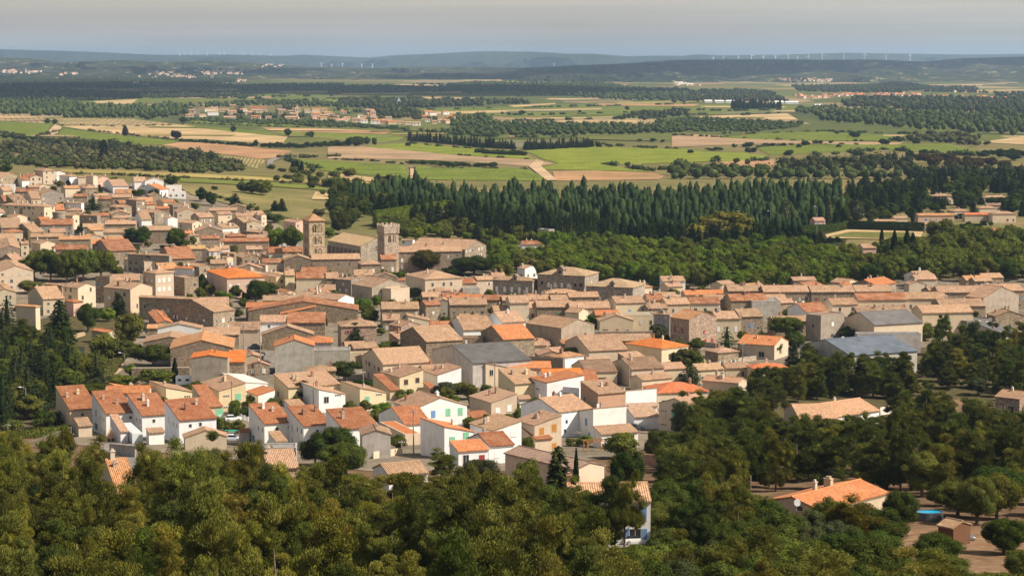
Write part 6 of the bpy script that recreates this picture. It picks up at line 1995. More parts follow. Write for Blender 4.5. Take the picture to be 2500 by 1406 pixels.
# left bank wood behind the terraces
grove(cpo('C', [(-60,500),(250,540),(560,560),(590,760),(840,900),(560,960),(450,1080),(200,1180),(-60,1260)]), 26, 11, [(3, 'cedar', 'cedar', (9,13), (3.2,4.6), 'grey-green drooping cedar', 'trees of the left bank', False), (3, 'broad', 'oak', (6,9), (3,4.2), 'green tree of the left bank', 'trees of the left bank', False), (2, 'broad', 'oakd', (6,9), (2.8,4), 'dark tree of the left bank', 'trees of the left bank', False)], g1)
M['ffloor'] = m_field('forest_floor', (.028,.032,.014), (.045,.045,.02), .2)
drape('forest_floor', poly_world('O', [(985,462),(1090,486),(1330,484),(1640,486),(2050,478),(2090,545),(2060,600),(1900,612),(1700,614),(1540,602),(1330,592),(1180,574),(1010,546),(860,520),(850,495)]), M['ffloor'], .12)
# the conifer plantation, row behind row
PL = [(985,470),(1060,512),(1330,512),(1640,512),(2050,508),(2060,560),(1900,600),(1700,606),(1540,596),(1330,585),(1180,565),(1010,540),(880,520),(850,500)]
grove([(880,512),(1000,520),(1330,560),(1540,585),(1700,600),(1900,596),(2060,556),(2060,590),(1900,610),(1700,612),(1540,600),(1330,590),(1180,572),(1010,545)], 17, 8, [(1, 'conifer', 'conifer', (11.2,13.4), (2.7,3.7), 'dark conifer of the dense plantation behind the village', 'conifers of the plantation', True)], g1)
# cedars, river wood and planes
grove([(1340,598),(1500,590),(1510,606),(1350,612)], 34, 9, [(1, 'cedar', 'cedar', (12,15), (4,5.5), 'blue-green cedar', 'cedars behind the white cottage', False)], g1)
grove([(1060,545),(1180,575),(1320,590),(1330,600),(1190,612),(1110,590),(960,585),(900,565),(930,552)], 30, 9, [(2, 'broad', 'oak', (6,9), (3.5,4.8), 'green tree below the plantation', 'trees behind the abbey', False), (1, 'conifer', 'cedar', (10,14), (3,4), 'grey-green conifer below the plantation', 'trees behind the abbey', False), (1, 'broad', 'lightgreen', (5,7), (3,4), 'light green tree below the plantation', 'trees behind the abbey', False)], g1)
grove([(830,478),(880,470),(990,470),(1010,490),(900,520),(870,560),(820,560),(800,520)], 26, 9, [(2, 'broad', 'oakd', (7,11), (3.5,5), 'dark tree left of the plantation', 'trees left of the plantation', False), (1, 'broad', 'oak', (6,10), (3.5,5), 'green tree left of the plantation', 'trees left of the plantation', False)], g1)
RW = [(1195,612),(1310,606),(1520,612),(1700,618),(1900,612),(2040,630),(2070,712),(1850,716),(1590,712),(1560,700),(1480,690),(1300,690),(1210,690)]
grove(RW, 30, 9, [(5, 'broad', 'broad', (8,11), (4,5.6), 'bright green tree of the riverside wood', 'trees of the riverside wood', True), (3, 'broad', 'oak', (7,10), (3.8,5), 'dull green tree of the riverside wood', 'trees of the riverside wood, duller', True), (2, 'broad', 'bright', (7,9), (3.8,5), 'light green tree of the riverside wood', 'trees of the riverside wood, lighter', True)], g1)
grove([(2070,640),(2250,600),(2350,585),(2560,590),(2560,690),(2330,690),(2180,708),(2075,700)], 36, 10, [(3, 'plane', 'plane', (9,12), (5,6.5), 'olive-green plane tree of the avenue right of the village', 'plane trees right of the village', True), (1, 'broad', 'oakd', (7,10), (4,5), 'dark tree between the planes right of the village', 'trees between the planes', True)], g1)
# dark wood behind the villas
grove([(2040,520),(2080,470),(2200,455),(2560,445),(2560,540),(2490,500),(2260,505),(2240,525),(2060,545)], 26, 7, [(3, 'conifer', 'conifer', (11,16), (3,4), 'dark conifer of the wood behind the villas', 'conifers behind the villas', True), (3, 'broad', 'oakd', (7,11), (3.5,5), 'dark tree of the wood behind the villas', 'trees behind the villas', True)], g1)
grove(cpo('S', [(1700,900),(1850,890),(2100,900),(2400,940),(2400,965),(2050,955),(1720,930)]), 21, 9, [(1, 'umbrella', 'maroon', (8,11), (4.5,6.5), 'reddish-brown umbrella pine of the grove on the right', 'reddish umbrella pines', True)], g1)
grove(cpo('M', [(1640,440),(1720,350),(1830,280),(2000,290),(2100,240),(2340,240),(2500,280),(2500,420),(2440,420),(2300,380),(2060,400),(1850,440)]), 20, 7, [(3, 'broad', 'oakd', (5,8), (2.8,4.4), 'dark tree among the right-hand villas', 'trees among the villas', True), (1, 'conifer', 'conifer', (8,12), (2.2,3), 'dark conifer among the right-hand villas', 'conifers among the villas', True)], g1)
# windbreak of cypresses, hedgerows of bushes
def line(c, pts, n, kind, col, hr, rr, phrase, group):
    for i in range(n):
        t = (i + g1.uniform(-.25,.25))/max(1, n-1)*(len(pts)-1); t = min(max(t, 0), len(pts)-1.001); k = int(t); f = t - k
        px, py = cp(c, pts[k][0] + (pts[k+1][0]-pts[k][0])*f, pts[k][1] + (pts[k+1][1]-pts[k][1])*f + g1.uniform(-2,2))
        x, y = un(px, py); tree(kind, x, y, g1.uniform(*hr), g1.uniform(*rr), col, phrase, CATS[kind], group, True, rg=g1, name={'conifer': 'windbreak_conifer', 'broad': 'hedge_tree'}.get(kind))
line('Q', [(560,722),(800,742),(1050,768),(1295,782)], 38, 'conifer', 'conifer', (8,14), (2.2,3.2), 'dark conifer of the windbreak between the vineyards', 'windbreak conifers')
line('Q', [(1370,786),(1600,778),(1838,768)], 30, 'conifer', 'conifer', (8,13), (2.2,3), 'dark conifer of the windbreak between the vineyards', 'windbreak conifers')
line('Q', [(1040,812),(1200,825),(1355,828)], 14, 'broad', 'oakd', (5,7), (4,5.5), 'dark shrub of the hedge between bright vineyards', 'hedge between bright vineyards')
line('Q', [(570,880),(740,890),(900,905),(1150,905)], 14, 'bush', 'oakd', (3,5), (4.5,6.5), 'low dark scrub bush on the stony strip', 'scrub on the stony strip')
line('P', [(1310,762),(1500,775),(1700,790),(1850,798)], 18, 'bush', 'dark', (3,4.5), (3.5,4.5), 'dark bush of the hedge above the ploughed field', 'hedge above the ploughed field')
line('P', [(1920,808),(2150,812),(2350,800),(2520,790)], 20, 'broad', 'dark', (4.5,7), (4,5.5), 'dark tree of the hedge by the road', 'hedge by the road')
line('P', [(20,735),(150,750),(260,760),(420,770)], 12, 'broad', 'oakd', (5,7), (4,5.5), 'dark bush below the green vineyard', 'bushes below the green vineyard')
line('S', [(430,516),(500,515),(600,514),(770,512)], 24, 'cypress', 'cypress', (13,19), (3,4), 'dark poplar in a row on the far plain', 'far row of dark poplars')
line('S', [(1560,742),(1760,735),(1900,730),(2160,770)], 16, 'bush', 'dark', (3.5,6), (4,6), 'dark bush of the hedge on the right-hand fields', 'hedge on the right-hand fields')
line('S', [(2200,850),(2350,830),(2500,850)], 8, 'broad', 'dark', (4,7), (4,6), 'dark bush of the hedge on the right-hand fields', 'hedge on the right-hand fields')
# scrub on the left hill
SB = cpo('P', [(-60,780),(400,762),(800,790),(1180,830),(1430,865),(1720,920),(1800,975),(1400,1005),(900,965),(450,965),(-60,930)])
grove(cpo('P', [(1860,960),(2060,965),(2320,1000),(2520,1010),(2520,1180),(2300,1160),(2250,1100),(2050,1040)]), 26, 12, [(1, 'broad', 'oak', (3,6), (2.5,4), 'green bush in the dry meadow', 'bushes of the dry meadow', True)], g1)
grove(cpo('Q', [(0,1010),(330,1040),(560,1040),(640,1010),(300,1090),(180,1165),(0,1165)]), 20, 9, [(2, 'broad', 'oak', (4,7), (3,4.5), 'green tree at the foot of the vineyard', 'trees at the foot of the vineyard', True), (1, 'broad', 'maroon', (4,6), (3,4), 'reddish tree at the foot of the vineyard', 'reddish trees at the foot of the vineyard', True)], g1)
# gardens of the estate and the yards of the old village
grove(cpo('O', [(160,1010),(320,960),(560,930),(760,900),(1000,890),(1640,930),(1640,1070),(1240,1120),(900,1110),(560,1075),(180,1080)]), 21, 9, [(3, 'bush', 'oak', (1.2,2.6), (1.0,2.0), 'small green bush in an estate garden', 'garden bushes of the estate', True), (2, 'bush', 'bush', (1.2,2.2), (1.0,1.8), 'small green bush in an estate garden', 'garden bushes of the estate', True), (1, 'broad', 'oak', (3,4.5), (1.4,2.2), 'small tree in an estate garden', 'garden trees of the estate', True)], g1)
grove(cpo('O', [(0,470),(330,480),(640,540),(740,640),(1000,690),(1660,720),(2480,720),(2480,830),(1900,830),(1640,870),(1000,850),(640,800),(330,700),(0,640)]), 46, 15, [(2, 'bush', 'oak', (1.6,3.2), (1.2,2.4), 'small bush in a yard of the old village', 'yard bushes of the old village', True), (2, 'broad', 'oak', (3.5,5.5), (1.8,3), 'small tree in a yard of the old village', 'yard trees of the old village', True)], g1)
# hidden gaps of the village: small gardens
grove(cpo('D', [(140,780),(360,860),(440,830),(300,760)]), 14, 8, [(1, 'bush', 'oak', (1.2,2.4), (1.2,2), 'small rounded bush in a garden', 'garden bushes', True)], g1)

# ---- far woods: one mass each, made of single crowns
def wood(c, pts, cw, ch, m, label, seed, dens=1.0, leafy=0):
    P = cpo(c, pts); rg = np.random.default_rng(seed)
    ys = [p[1] for p in P]; xs = [p[0] for p in P]
    y = max(ys); Vs = []; Ts = []; Cv = []; Qs = []; b = 0; nb = 0
    v0, f0 = I0
    while y > min(ys):
        yy = max(y, 166)
        s = (yy - HZ)/CAMH                       # pixels per metre
        dx = max(1.5, cw*s*.75/dens)
        n = int((max(xs) - min(xs))/dx) + 1
        px = min(xs) + (np.arange(n) + rg.uniform(0,1,n))*dx
        for q in px:
            yj = y + rg.uniform(-.8,.8)
            if not inpoly(q, yj, P): continue
            X, Y = un(q, max(yj, 165))
            r = cw*.5*rg.uniform(.75,1.45); h = ch*rg.uniform(.7,1.3)
            v = v0*np.array([r, r*rg.uniform(1,1.6), h*.55])*(1 + rg.normal(0,.16,(len(v0),1)))
            ctr = np.array([X, Y, gz(X, Y) + h*.5])
            if leafy:
                d = unit(rg.normal(size=(leafy,3))); d[:,2] = np.abs(d[:,2])*rg.choice([1,1,-.5], leafy)
                P_ = ctr + d*np.array([r, r, h*.55])*rg.uniform(.8,1.2,(leafy,1))
                CV, CQ = cards(P_, unit(d + rg.normal(0,.5,(leafy,3))), r*.42*rg.uniform(.6,1.3,leafy), r*.3*rg.uniform(.6,1.2,leafy), rg)
                Qs.append(CQ + nb); Cv.append(CV); nb += len(CV)
                v = v*.86
            if m == 'wcon':
                v[:,:2] *= (1 - .17*(v0[:,2:3] + 1)); v[:,2] *= 1.15
                if leafy: q_ = (CV - ctr)[:,2:3]/(h*.55); CV[:,:2] = ctr[:2] + (CV - ctr)[:,:2]*np.clip(1 - .17*(q_ + 1), .3, 1)
            Vs.append(v + ctr); Ts.append(f0 + b); b += len(v0)
        y -= max(1.3, ch*s*.30)
    if not Vs: return
    me = np_mesh('wood', np.concatenate(Vs + Cv), np.concatenate(Qs) + b if Qs else None, np.concatenate(Ts))
    o = link('wood', me, M[m]); o['kind'] = 'stuff'; o['label'] = label; o['category'] = 'wood'
    return b
def hedgerow(c, pts, cw, ch, m, label, seed, gap=.25):
    """a ragged line of bushes along a track or field edge"""
    W = [un(*cp(c, *p)) for p in pts]; rg = np.random.default_rng(seed); Vs = []; Ts = []; Cv = []; Qs = []; b = 0; nb = 0; v0, f0 = I0
    for (x0,y0), (x1,y1) in zip(W, W[1:]):
        L = math.hypot(x1-x0, y1-y0); u = 0
        while u < L:
            u += cw*rg.uniform(.4, .9)
            if rg.random() < gap: u += cw*rg.uniform(.5, 4); continue
            t = u/L; X = x0+(x1-x0)*t + rg.normal(0, cw*.25); Y = y0+(y1-y0)*t + rg.normal(0, cw*.25)
            r = cw*.5*rg.uniform(.5,1.4); h = ch*rg.uniform(.45,1.35); ctr = np.array([X, Y, gz(X,Y) + h*.42]); n = 34
            d = unit(rg.normal(size=(n,3))); d[:,2] = np.abs(d[:,2])*rg.choice([1,1,-.5], n)
            CV, CQ = cards(ctr + d*np.array([r,r,h*.55])*rg.uniform(.8,1.25,(n,1)), unit(d + rg.normal(0,.5,(n,3))), r*.5*rg.uniform(.6,1.3,n), r*.36*rg.uniform(.6,1.2,n), rg)
            Qs.append(CQ + nb); Cv.append(CV); nb += len(CV)
            Vs.append(v0*np.array([r,r,h*.5])*.86*(1 + rg.normal(0,.15,(12,1))) + ctr); Ts.append(f0 + b); b += 12
    if not Vs: return
    o = link('hedgerow', np_mesh('hedgerow', np.concatenate(Vs + Cv), np.concatenate(Qs) + b, np.concatenate(Ts)), M[m]); o['kind'] = 'stuff'; o['label'] = label; o['category'] = 'hedgerow'
M['wdark'] = m_wood_mass('dark_wood', (.022,.03,.013), (.034,.042,.018), (.052,.055,.022))
M['wgreen'] = m_wood_mass('green_wood', (.032,.048,.016), (.048,.066,.02), (.07,.085,.028))
M['wcon'] = m_wood_mass('plantation_mass', (.020,.035,.014), (.028,.046,.017), (.042,.062,.022))
M['wscrub'] = m_wood_mass('scrub_mass', (.04,.045,.02), (.06,.065,.028), (.10,.09,.045))
NB = 0
for a in [
 ('O', [(0,193),(300,184),(560,188),(575,202),(300,218),(0,217)], 9, 9, 'wdark', 'dark wood on the far left of the plain'),
 ('O', [(0,240),(330,242),(560,238),(580,232),(330,229),(130,222),(0,216)], 9, 9, 'wdark', 'second dark wood on the left of the plain'),
 ('P', [(0,425),(350,446),(560,492),(900,522),(1290,502),(1400,560),(1150,602),(500,592),(0,562)], 9, 10, 'wgreen', 'pine wood on the left before the far hamlet'),
 ('P', [(1290,512),(1700,488),(2200,478),(2500,500),(2500,520),(1900,505),(1500,520)], 9, 9, 'wgreen', 'trees behind the far hamlet'),
 ('P', [(1280,600),(1900,612),(2500,622),(2500,665),(2100,650),(1700,640),(1300,612)], 8, 4.5, 'wgreen', 'trees in front of the far hamlet'),
 ('Q', [(0,600),(330,625),(560,640),(560,660),(300,640),(0,625)], 8, 4, 'wgreen', 'shrubs in front of the far hamlet'),
 ('Q', [(320,520),(620,525),(660,560),(560,580),(330,560)], 9, 10, 'wdark', 'dark trees at the end of the far hamlet'),
 ('Q', [(900,555),(1080,560),(1240,610),(900,640),(820,600)], 9, 9, 'wgreen', 'trees right of the far hamlet'),
 ('Q', [(70,455),(300,435),(700,455),(1080,452),(1080,482),(400,502),(70,497)], 9, 9, 'wdark', 'wood in the middle of the plain'),
 ('Q', [(1100,455),(1390,450),(1400,470),(1110,475)], 9, 9, 'wdark', 'line of trees in the middle of the plain'),
 ('Q', [(500,388),(800,350),(1000,318),(1400,326),(1900,322),(2100,362),(2500,372),(2500,442),(2000,442),(1500,402),(1200,372),(700,390)], 10, 10, 'wgreen', 'long wood across the far plain'),
 ('Q', [(0,345),(400,350),(700,355),(900,370),(500,390),(0,392)], 9, 8, 'wgreen', 'trees on the far plain'),
 ('S', [(1000,562),(1200,532),(1700,545),(2450,562),(2560,600),(2560,700),(2350,702),(1700,662),(1380,632),(1050,602)], 10, 11, 'wgreen', 'large wood on the right of the plain'),
 ('S', [(1200,472),(1300,442),(1900,442),(2560,452),(2560,565),(1800,532),(1250,502)], 10, 11, 'wdark', 'darker wood on the right of the plain'),
 ('S', [(0,602),(250,580),(600,602),(920,622),(920,645),(650,672),(400,682),(0,672)], 8, 5, 'wgreen', 'scrub on the right of the plain'),
 ('S', [(820,535),(1000,520),(1180,500),(1180,520),(1000,560)], 9, 9, 'wgreen', 'trees left of the large wood'),
 ('Q', [(760,662),(900,645),(1400,602),(1900,622),(2500,622),(2500,667),(1700,692),(1000,692)], 9, 7, 'wgreen', 'scrubby trees across the middle of the plain'),
 ('S', [(0,400),(500,380),(700,402),(850,470),(500,462),(0,470)], 9, 9, 'wdark', 'wood before the distant white sheds'),
 ('S', [(850,352),(1300,350),(1900,362),(1600,402),(900,392)], 9, 9, 'wdark', 'wood behind the distant red roofs'),
 ('S', [(1900,365),(2160,362),(2170,398),(1910,396)], 9, 9, 'wdark', 'small wood on the far right plain'),
 ('S', [(2300,415),(2560,405),(2560,450),(2350,440)], 9, 9, 'wdark', 'trees on the far right plain'),
 ('Q', [(2000,575),(2150,545),(2500,525),(2500,555),(2200,580)], 9, 9, 'wdark', 'dark trees on the right plain'),
 ('Q', [(2260,600),(2500,590),(2500,640),(2300,650)], 9, 8, 'wgreen', 'trees beside the white farmhouse'),
 ('S', [(1650,715),(1900,700),(2180,720),(2170,780),(1900,760),(1680,745)], 9, 7, 'wscrub', 'scrub at the edge of the right-hand fields'),
 ('P', [(1000,370),(1030,330),(1690,350),(1700,375)], 9, 8, 'wgreen', 'trees along the far stubble'),
 ('P', [(1640,360),(2500,340),(2500,385),(2200,400),(1750,395)], 9, 8, 'wgreen', 'scattered trees on the far left plain'),
 ('P', [(1000,425),(1750,410),(1750,440),(1000,442)], 9, 10, 'wdark', 'tree line on the left plain'),
 ('O', [(985,462),(1090,486),(1330,484),(1640,486),(2050,478),(2060,545),(1900,588),(1700,592),(1540,580),(1330,556),(1000,516),(880,505),(860,495)], 5.5, 12, 'wcon', 'dense plantation of dark conifers seen as one mass'),
 ('O', [(2545,452),(3050,452),(3050,690),(2545,690)], 9, 9, 'wdark', 'wood beyond the right edge of the village'),
 ('O', [(2545,850),(3100,850),(3200,1560),(2570,1560)], 7, 8, 'wgreen', 'pine wood beyond the right edge of the slope'),
 ('O', [(-500,700),(-75,700),(-75,1560),(-600,1560)], 7, 8, 'wgreen', 'wood beyond the left edge of the slope'),
 ('O', [(-500,440),(-60,430),(-60,470),(-500,480)], 7, 5, 'wscrub', 'scrub beyond the left edge of the village'),
 ('S', [(0,930),(250,960),(700,945),(740,960),(1300,985),(1650,985),(1650,1030),(900,1010),(0,1010)], 9, 8, 'wgreen', 'bushy edge behind the plantation'),
]: NB += wood(*a, dens=1.6 if a[4] == 'wcon' else 1.0, seed=len(a[1])*7 + abs(int(a[1][0][0])), leafy=0 if min(cp(a[0], *q)[1] for q in a[1]) < 250 else 40 if min(cp(a[0], *q)[1] for q in a[1]) > 690 else 16) or 0
for a in [
 ('P', [(-60,780),(400,762),(800,790),(1180,830),(1430,865),(1720,920),(1800,975),(1400,1005),(900,965),(450,965),(-60,930)], 7, 5, 'wscrub', 'dense scrub of bushes and small trees on the left hill', 3, .62, 40),
 ('P', [(200,770),(500,775),(900,800),(1180,850),(1430,870),(1700,920),(1500,925),(1100,880),(700,830),(300,800)], 9, 7, 'wdark', 'dark trees along the top of the scrub hill', 4, .8, 44),
 ('P', [(-60,900),(300,890),(900,945),(1500,960),(1800,975),(1400,1003),(900,965),(450,960),(-60,935)], 7, 5, 'wgreen', 'green bushes at the foot of the scrub hill', 6, .8, 44),
 ('S', [(740,930),(900,912),(1100,905),(1650,880),(1700,930),(1650,970),(1100,960),(760,950)], 9, 8, 'wdark', 'copse of dark round trees behind the plantation', 8, 1, 60),
 ('S', [(1650,960),(2000,975),(2400,985),(2560,1010),(2560,1090),(2300,1060),(1700,1020)], 9, 9, 'wdark', 'dark mixed wood on the right behind the villas', 9, 1, 60),
]: NB += wood(*a[:6], seed=a[6], dens=a[7], leafy=a[8]) or 0
for i, (c, p, cw, ch, m, lb) in enumerate([
 ('P', [(0,700),(230,738),(420,690)], 5, 3.5, 'wscrub', 'ragged bushes along the lower edge of the left green vineyard'),
 ('P', [(440,645),(900,655),(1350,640)], 4, 2.5, 'wscrub', 'low bushes along the top of the long stubble field'),
 ('P', [(640,682),(1000,722),(1280,748)], 4, 2.2, 'wscrub', 'low bushes between stubble and green vineyard'),
 ('P', [(1380,628),(1700,645),(2220,660)], 4, 2.5, 'wgreen', 'bushes along the narrow green vineyard strips'),
 ('P', [(2000,885),(2200,880),(2520,870)], 6, 3.5, 'wscrub', 'rough scrub along the bank beyond the road'),
 ('P', [(2090,900),(2300,960),(2520,985)], 5, 3, 'wgreen', 'bushes at the lower edge of the green vineyard'),
 ('Q', [(0,850),(300,862),(560,890)], 4, 2, 'wscrub', 'weeds along the top of the green vineyard'),
 ('Q', [(580,915),(1000,922),(1380,922)], 4, 2, 'wscrub', 'weeds along the top of the middle vineyard'),
 ('Q', [(900,825),(1200,842),(1450,857)], 4, 1.8, 'wscrub', 'weeds along the bright vineyard edge'),
 ('Q', [(560,745),(700,760),(880,775),(1040,790)], 6, 3.5, 'wgreen', 'bushes below the conifer windbreak'),
 ('Q', [(1850,740),(2100,765),(2500,788)], 5, 2.6, 'wgreen', 'bushes along the upper edge of the bright vineyard'),
 ('Q', [(1920,890),(2230,935),(2500,890)], 7, 4, 'wgreen', 'bushes at the corner of the bright vineyard'),
 ('Q', [(640,655),(1000,690),(1400,705),(1700,700)], 7, 4, 'wgreen', 'bushes above the olive orchard'),
 ('S', [(0,700),(330,715),(900,742),(1650,745)], 5, 2.6, 'wscrub', 'weeds and low bushes through the stony fields'),
 ('S', [(340,690),(700,690),(1100,676),(1650,690),(2050,690)], 5, 3, 'wgreen', 'bushes along the far edge of the right-hand vineyard'),
 ('S', [(600,790),(900,770),(1300,770)], 5, 3, 'wgreen', 'bushes between the right-hand vineyards'),
 ('S', [(700,850),(1100,845),(1500,805),(2100,845),(2500,850)], 8, 5, 'wgreen', 'ragged trees along the lower edge of the right-hand vineyard'),
 ('S', [(0,890),(300,890),(600,885),(760,870)], 6, 4, 'wgreen', 'bushes along the bare slope'),
 ('Q', [(0,432),(400,428),(900,445),(1400,440)], 8, 5, 'wgreen', 'broken hedge on the far plain'),
 ('Q', [(1100,545),(1500,545),(2000,530),(2500,515)], 9, 4, 'wdark', 'broken hedge across the middle plain'),
 ('Q', [(650,510),(1100,500),(1600,490),(2500,470)], 9, 4, 'wgreen', 'thin hedge across the middle plain'),
 ('Q', [(1300,590),(1800,575),(2300,570)], 8, 4, 'wgreen', 'hedge beyond the scrubby trees'),
 ('S', [(0,520),(400,530),(900,520),(1150,495)], 9, 5, 'wgreen', 'hedge before the far poplars'),
 ('S', [(150,555),(500,560),(850,540)], 9, 4, 'wdark', 'hedge along the far stubble'),
 ('P', [(400,470),(1000,450),(1700,440),(2500,420)], 9, 5, 'wgreen', 'thin hedge on the left plain'),
 ('P', [(1700,478),(2100,470),(2500,455)], 9, 5, 'wdark', 'hedge behind the far hamlet'),
 ('O', [(145,424),(400,434),(640,446),(860,460)], 4, 2, 'wscrub', 'weeds along the golden verge behind the village'),
 ('O', [(440,470),(560,490),(650,520)], 5, 2.5, 'wgreen', 'bushes down the dry meadow'),
]): hedgerow(c, p, cw, ch, m, lb, 40 + i)
# narrow strips of crops and lines of trees far out on the plain
rs = random.Random(17)
for i in range(150):
    py = 152 + 14*math.exp(rs.uniform(.3, 2.05)); px = rs.uniform(-100, 2600); w = rs.uniform(60, 330)*(py-140)/90; t = rs.uniform(1.2, 3.4)*(py-150)/60; sl = rs.uniform(-.02, .02)
    if py - t < 168 or (py > 245 and not (1000 < px < 2000)): continue
    W_ = [un(px + a*w, py + b*t + sl*a*w) for a, b in ((-.5,.5),(.5,.5),(.55,-.5),(-.42,-.5))]
    LIFT[0] += .003
    drape('field', W_, M[rs.choice(('fgreen','fdull','fwheat','fdull','fwheat','fpink','fmeadow','fbrown','folive','fstrip'))], LIFT[0])
for i in range(70):
    py = rs.uniform(248, 345); px = rs.uniform(-50, 2550); w = rs.uniform(70, 260); t = rs.uniform(1.3, 4.2); sl = rs.uniform(-.03, .03)
    if 440 < px + w*.5 and px - w*.5 < 1130 and py < 312: continue
    W_ = [un(px + a*w, py + b*t + sl*a*w) for a, b in ((-.5,.5),(.5,.5),(.55,-.5),(-.42,-.5))]
    LIFT[0] += .003
    drape('field', W_, M[rs.choice(('fgreen','fdull','fwheat','fdull','fpink','fmeadow','folive','fstrip','fdull'))], LIFT[0])
for i in range(26):
    py = 152 + 14*math.exp(rs.uniform(.35, 2.0)); px = rs.uniform(-50, 2550); w = rs.uniform(80, 420); sl = rs.uniform(-.03, .03)
    if py < 172: continue
    hedgerow('O', [(px - w/2, py - sl*w/2), (px + w/2, py + sl*w/2)], 11, 8, rs.choice(('wdark','wgreen')), 'line of trees far out on the plain', 200 + i, .3)
print('wood verts', NB, 'trees', len(TREEPOS))
# ------------------------------------------------------------------ wind turbines
def turbine_mesh():
    t = MB(); t.tube((0,0,-2), (0,0,1), .045, .022, 8)
    return t
def turbine(px, pyb, pyt, ang, d, label, thick=1.0):
    x = (px - CX)/F*d; zb = CAMH + (HZ - pyb)/F*d; H = (pyb - pyt)/F*d
    root = empty('wind_turbine', (x, d, zb), rnd.uniform(-.5,.5)); s = H*.62; w = thick*d*.00017
    m = MB(); m.tube((0,0,-25), (0,0,s), w*1.5, w*.9, 8); m.build('tower', M['white'], root)
    m = MB(); m.box(-w*1.4, w*1.4, -w*1.5, w*3.2, s-w*1.0, s+w*1.6); m.build('nacelle', M['white'], root)
    L = H*.40
    for k in range(3):
        a = ang + k*2*math.pi/3; m = MB(); c, sn = math.cos(a), math.sin(a); y = -w*2.2
        q = Vector((c, 0, sn)); p = Vector((-sn, 0, c)); o = Vector((0, y, s+w*.4))
        pts = []
        for yy in (0, w*.5):
            for u, b in ((0, .7), (.18, 1.5), (1, .35)):
                pts += [o + q*L*u - p*w*b*.55 + Vector((0,yy,0)), o + q*L*u + p*w*b*.55 + Vector((0,yy,0))]
        f = [(0,1,3,2),(2,3,5,4),(7,6,8,9),(9,8,10,11),(0,2,8,6),(2,4,10,8),(3,1,7,9),(5,3,9,11),(4,5,11,10),(1,0,6,7)]
        m.add(pts, f); m.build('blade', M['white'], root)
    reg(root, None, 'wind turbine', px, pyb, 'wind turbines along the far ridges', label=label)
T = [(1738,152,137),(1763,151,131),(1799,148,135),(1831,147,131),(1859,147,135),(1889,147,134),(1920,146,128),(1943,148,134),(1969,150,130),(2003,146,127),(2055,146,126),(2106,146,125),(2158,146,127),(2216,146,130)]
for i, (px, b, t) in enumerate(T):
    turbine(px, b, t, rnd.uniform(0,2), 14700, f'white wind turbine on the dark right-hand ridge, {ORD[i].strip() or "first"} from its left end')
T2 = [(443,132,126),(455,132,125),(470,132,126),(486,133,126),(510,133,126),(540,134,126),(552,134,127),(598,134,128),(619,134,128),(637,135,128),(665,135,129)]
for i, (px, b, t) in enumerate(T2):
    turbine(px, b+1, t-1, rnd.uniform(0,2), 25500, f'faint white wind turbine on the hazy far ridge, {ORD[i].strip() or "first"} from the left', .8)
for i, (px, b, t) in enumerate([(787,164,152),(812,165,155),(838,164,151),(885,163,154),(911,166,153),(1352,163,153)]):
    turbine(px, b, t, (rnd.uniform(.3,.9)), 17000, f'white wind turbine low on the plain before the far ridge, {ORD[i].strip() or "first"} from the left')

# ------------------------------------------------------------------ cars
def wheel(parent, x, y, r=.32, w=.2):
    m = MB(); m.tube((x, y-w/2, r), (x, y+w/2, r), r, r, 14); o = m.build('wheel', M['rubber'], parent)
    k = MB(); k.tube((x, y-w/2-.012, r), (x, y+w/2+.012, r), r*.6, r*.6, 10); k.build('rim', M['metal'], o)
def loft(secs, mb, mat=0):
    """secs: list of (x, half width, z0, z1, half width at the top)"""
    P = []
    for x, hw, z0, z1, ht in secs: P += [(x,-hw,z0),(x,hw,z0),(x,hw,(z0+z1)*.5),(x,ht,z1),(x,-ht,z1),(x,-hw,(z0+z1)*.5)]
    n = len(secs); f = []
    for i in range(n-1):
        for k in range(6): f.append((6*i+k, 6*i+(k+1)%6, 6*i+6+(k+1)%6, 6*i+6+k))
    f += [tuple(reversed(range(6))), tuple(range(6*n-6, 6*n))]
    mb.add(P, [tuple(reversed(q)) for q in f], mat)
def car(c, px, py, deg, col, label, lift=.0):
    a = cp(c, px, py); x, y = un(*a); root = empty('parked_car', (x, y, gz(x, y)+.2+lift), R(deg))
    m = MB(); loft([(-2.1,.74,.35,.72,.7),(-2.0,.84,.22,.9,.76),(-1.2,.88,.2,.95,.78),(.9,.88,.2,.95,.78),(1.8,.85,.22,.82,.72),(2.15,.7,.32,.6,.62)], m)
    m.build('body', M['car'], root, col)
    m = MB(); loft([(-1.75,.72,.9,1.0,.6),(-1.35,.76,.9,1.42,.58),(.05,.76,.9,1.46,.58),(.95,.74,.9,.98,.66)], m); m.build('windows', M['darkglass'], root)
    m = MB(); loft([(-1.42,.58,1.38,1.47,.5),(-1.2,.62,1.41,1.52,.54),(-.1,.62,1.43,1.54,.54),(.1,.58,1.38,1.48,.5)], m); m.build('roof', M['car'], root, col)
    for wx in (-1.3, 1.32):
        for wy in (-.78, .78): wheel(root, wx, wy)
    for wy in (-.55, .55):
        h = MB(); h.box(2.0, 2.14, wy-.16, wy+.16, .55, .7); h.build('headlight', M['white'], root)
    reg(root, None, 'car', *a, 'parked cars', label=label)
car('C', 1905, 1165, 14, (.72,.72,.72), 'white hatchback parked outside the house with the green garage door')
car('C', 2068, 535, 8, (.03,.035,.045), 'dark car at the back of the parking lane by the stone barn')
car('C', 2098, 575, 8, (.10,.11,.13), 'grey car in the middle of the parking lane by the stone barn')
car('C', 2118, 632, 12, (.035,.03,.04), 'dark purplish car at the front of the parking lane by the stone barn')
car('D', 315, 572, -80, (.35,.42,.52), 'silver-blue car facing the camera below the bare grey plaster house')
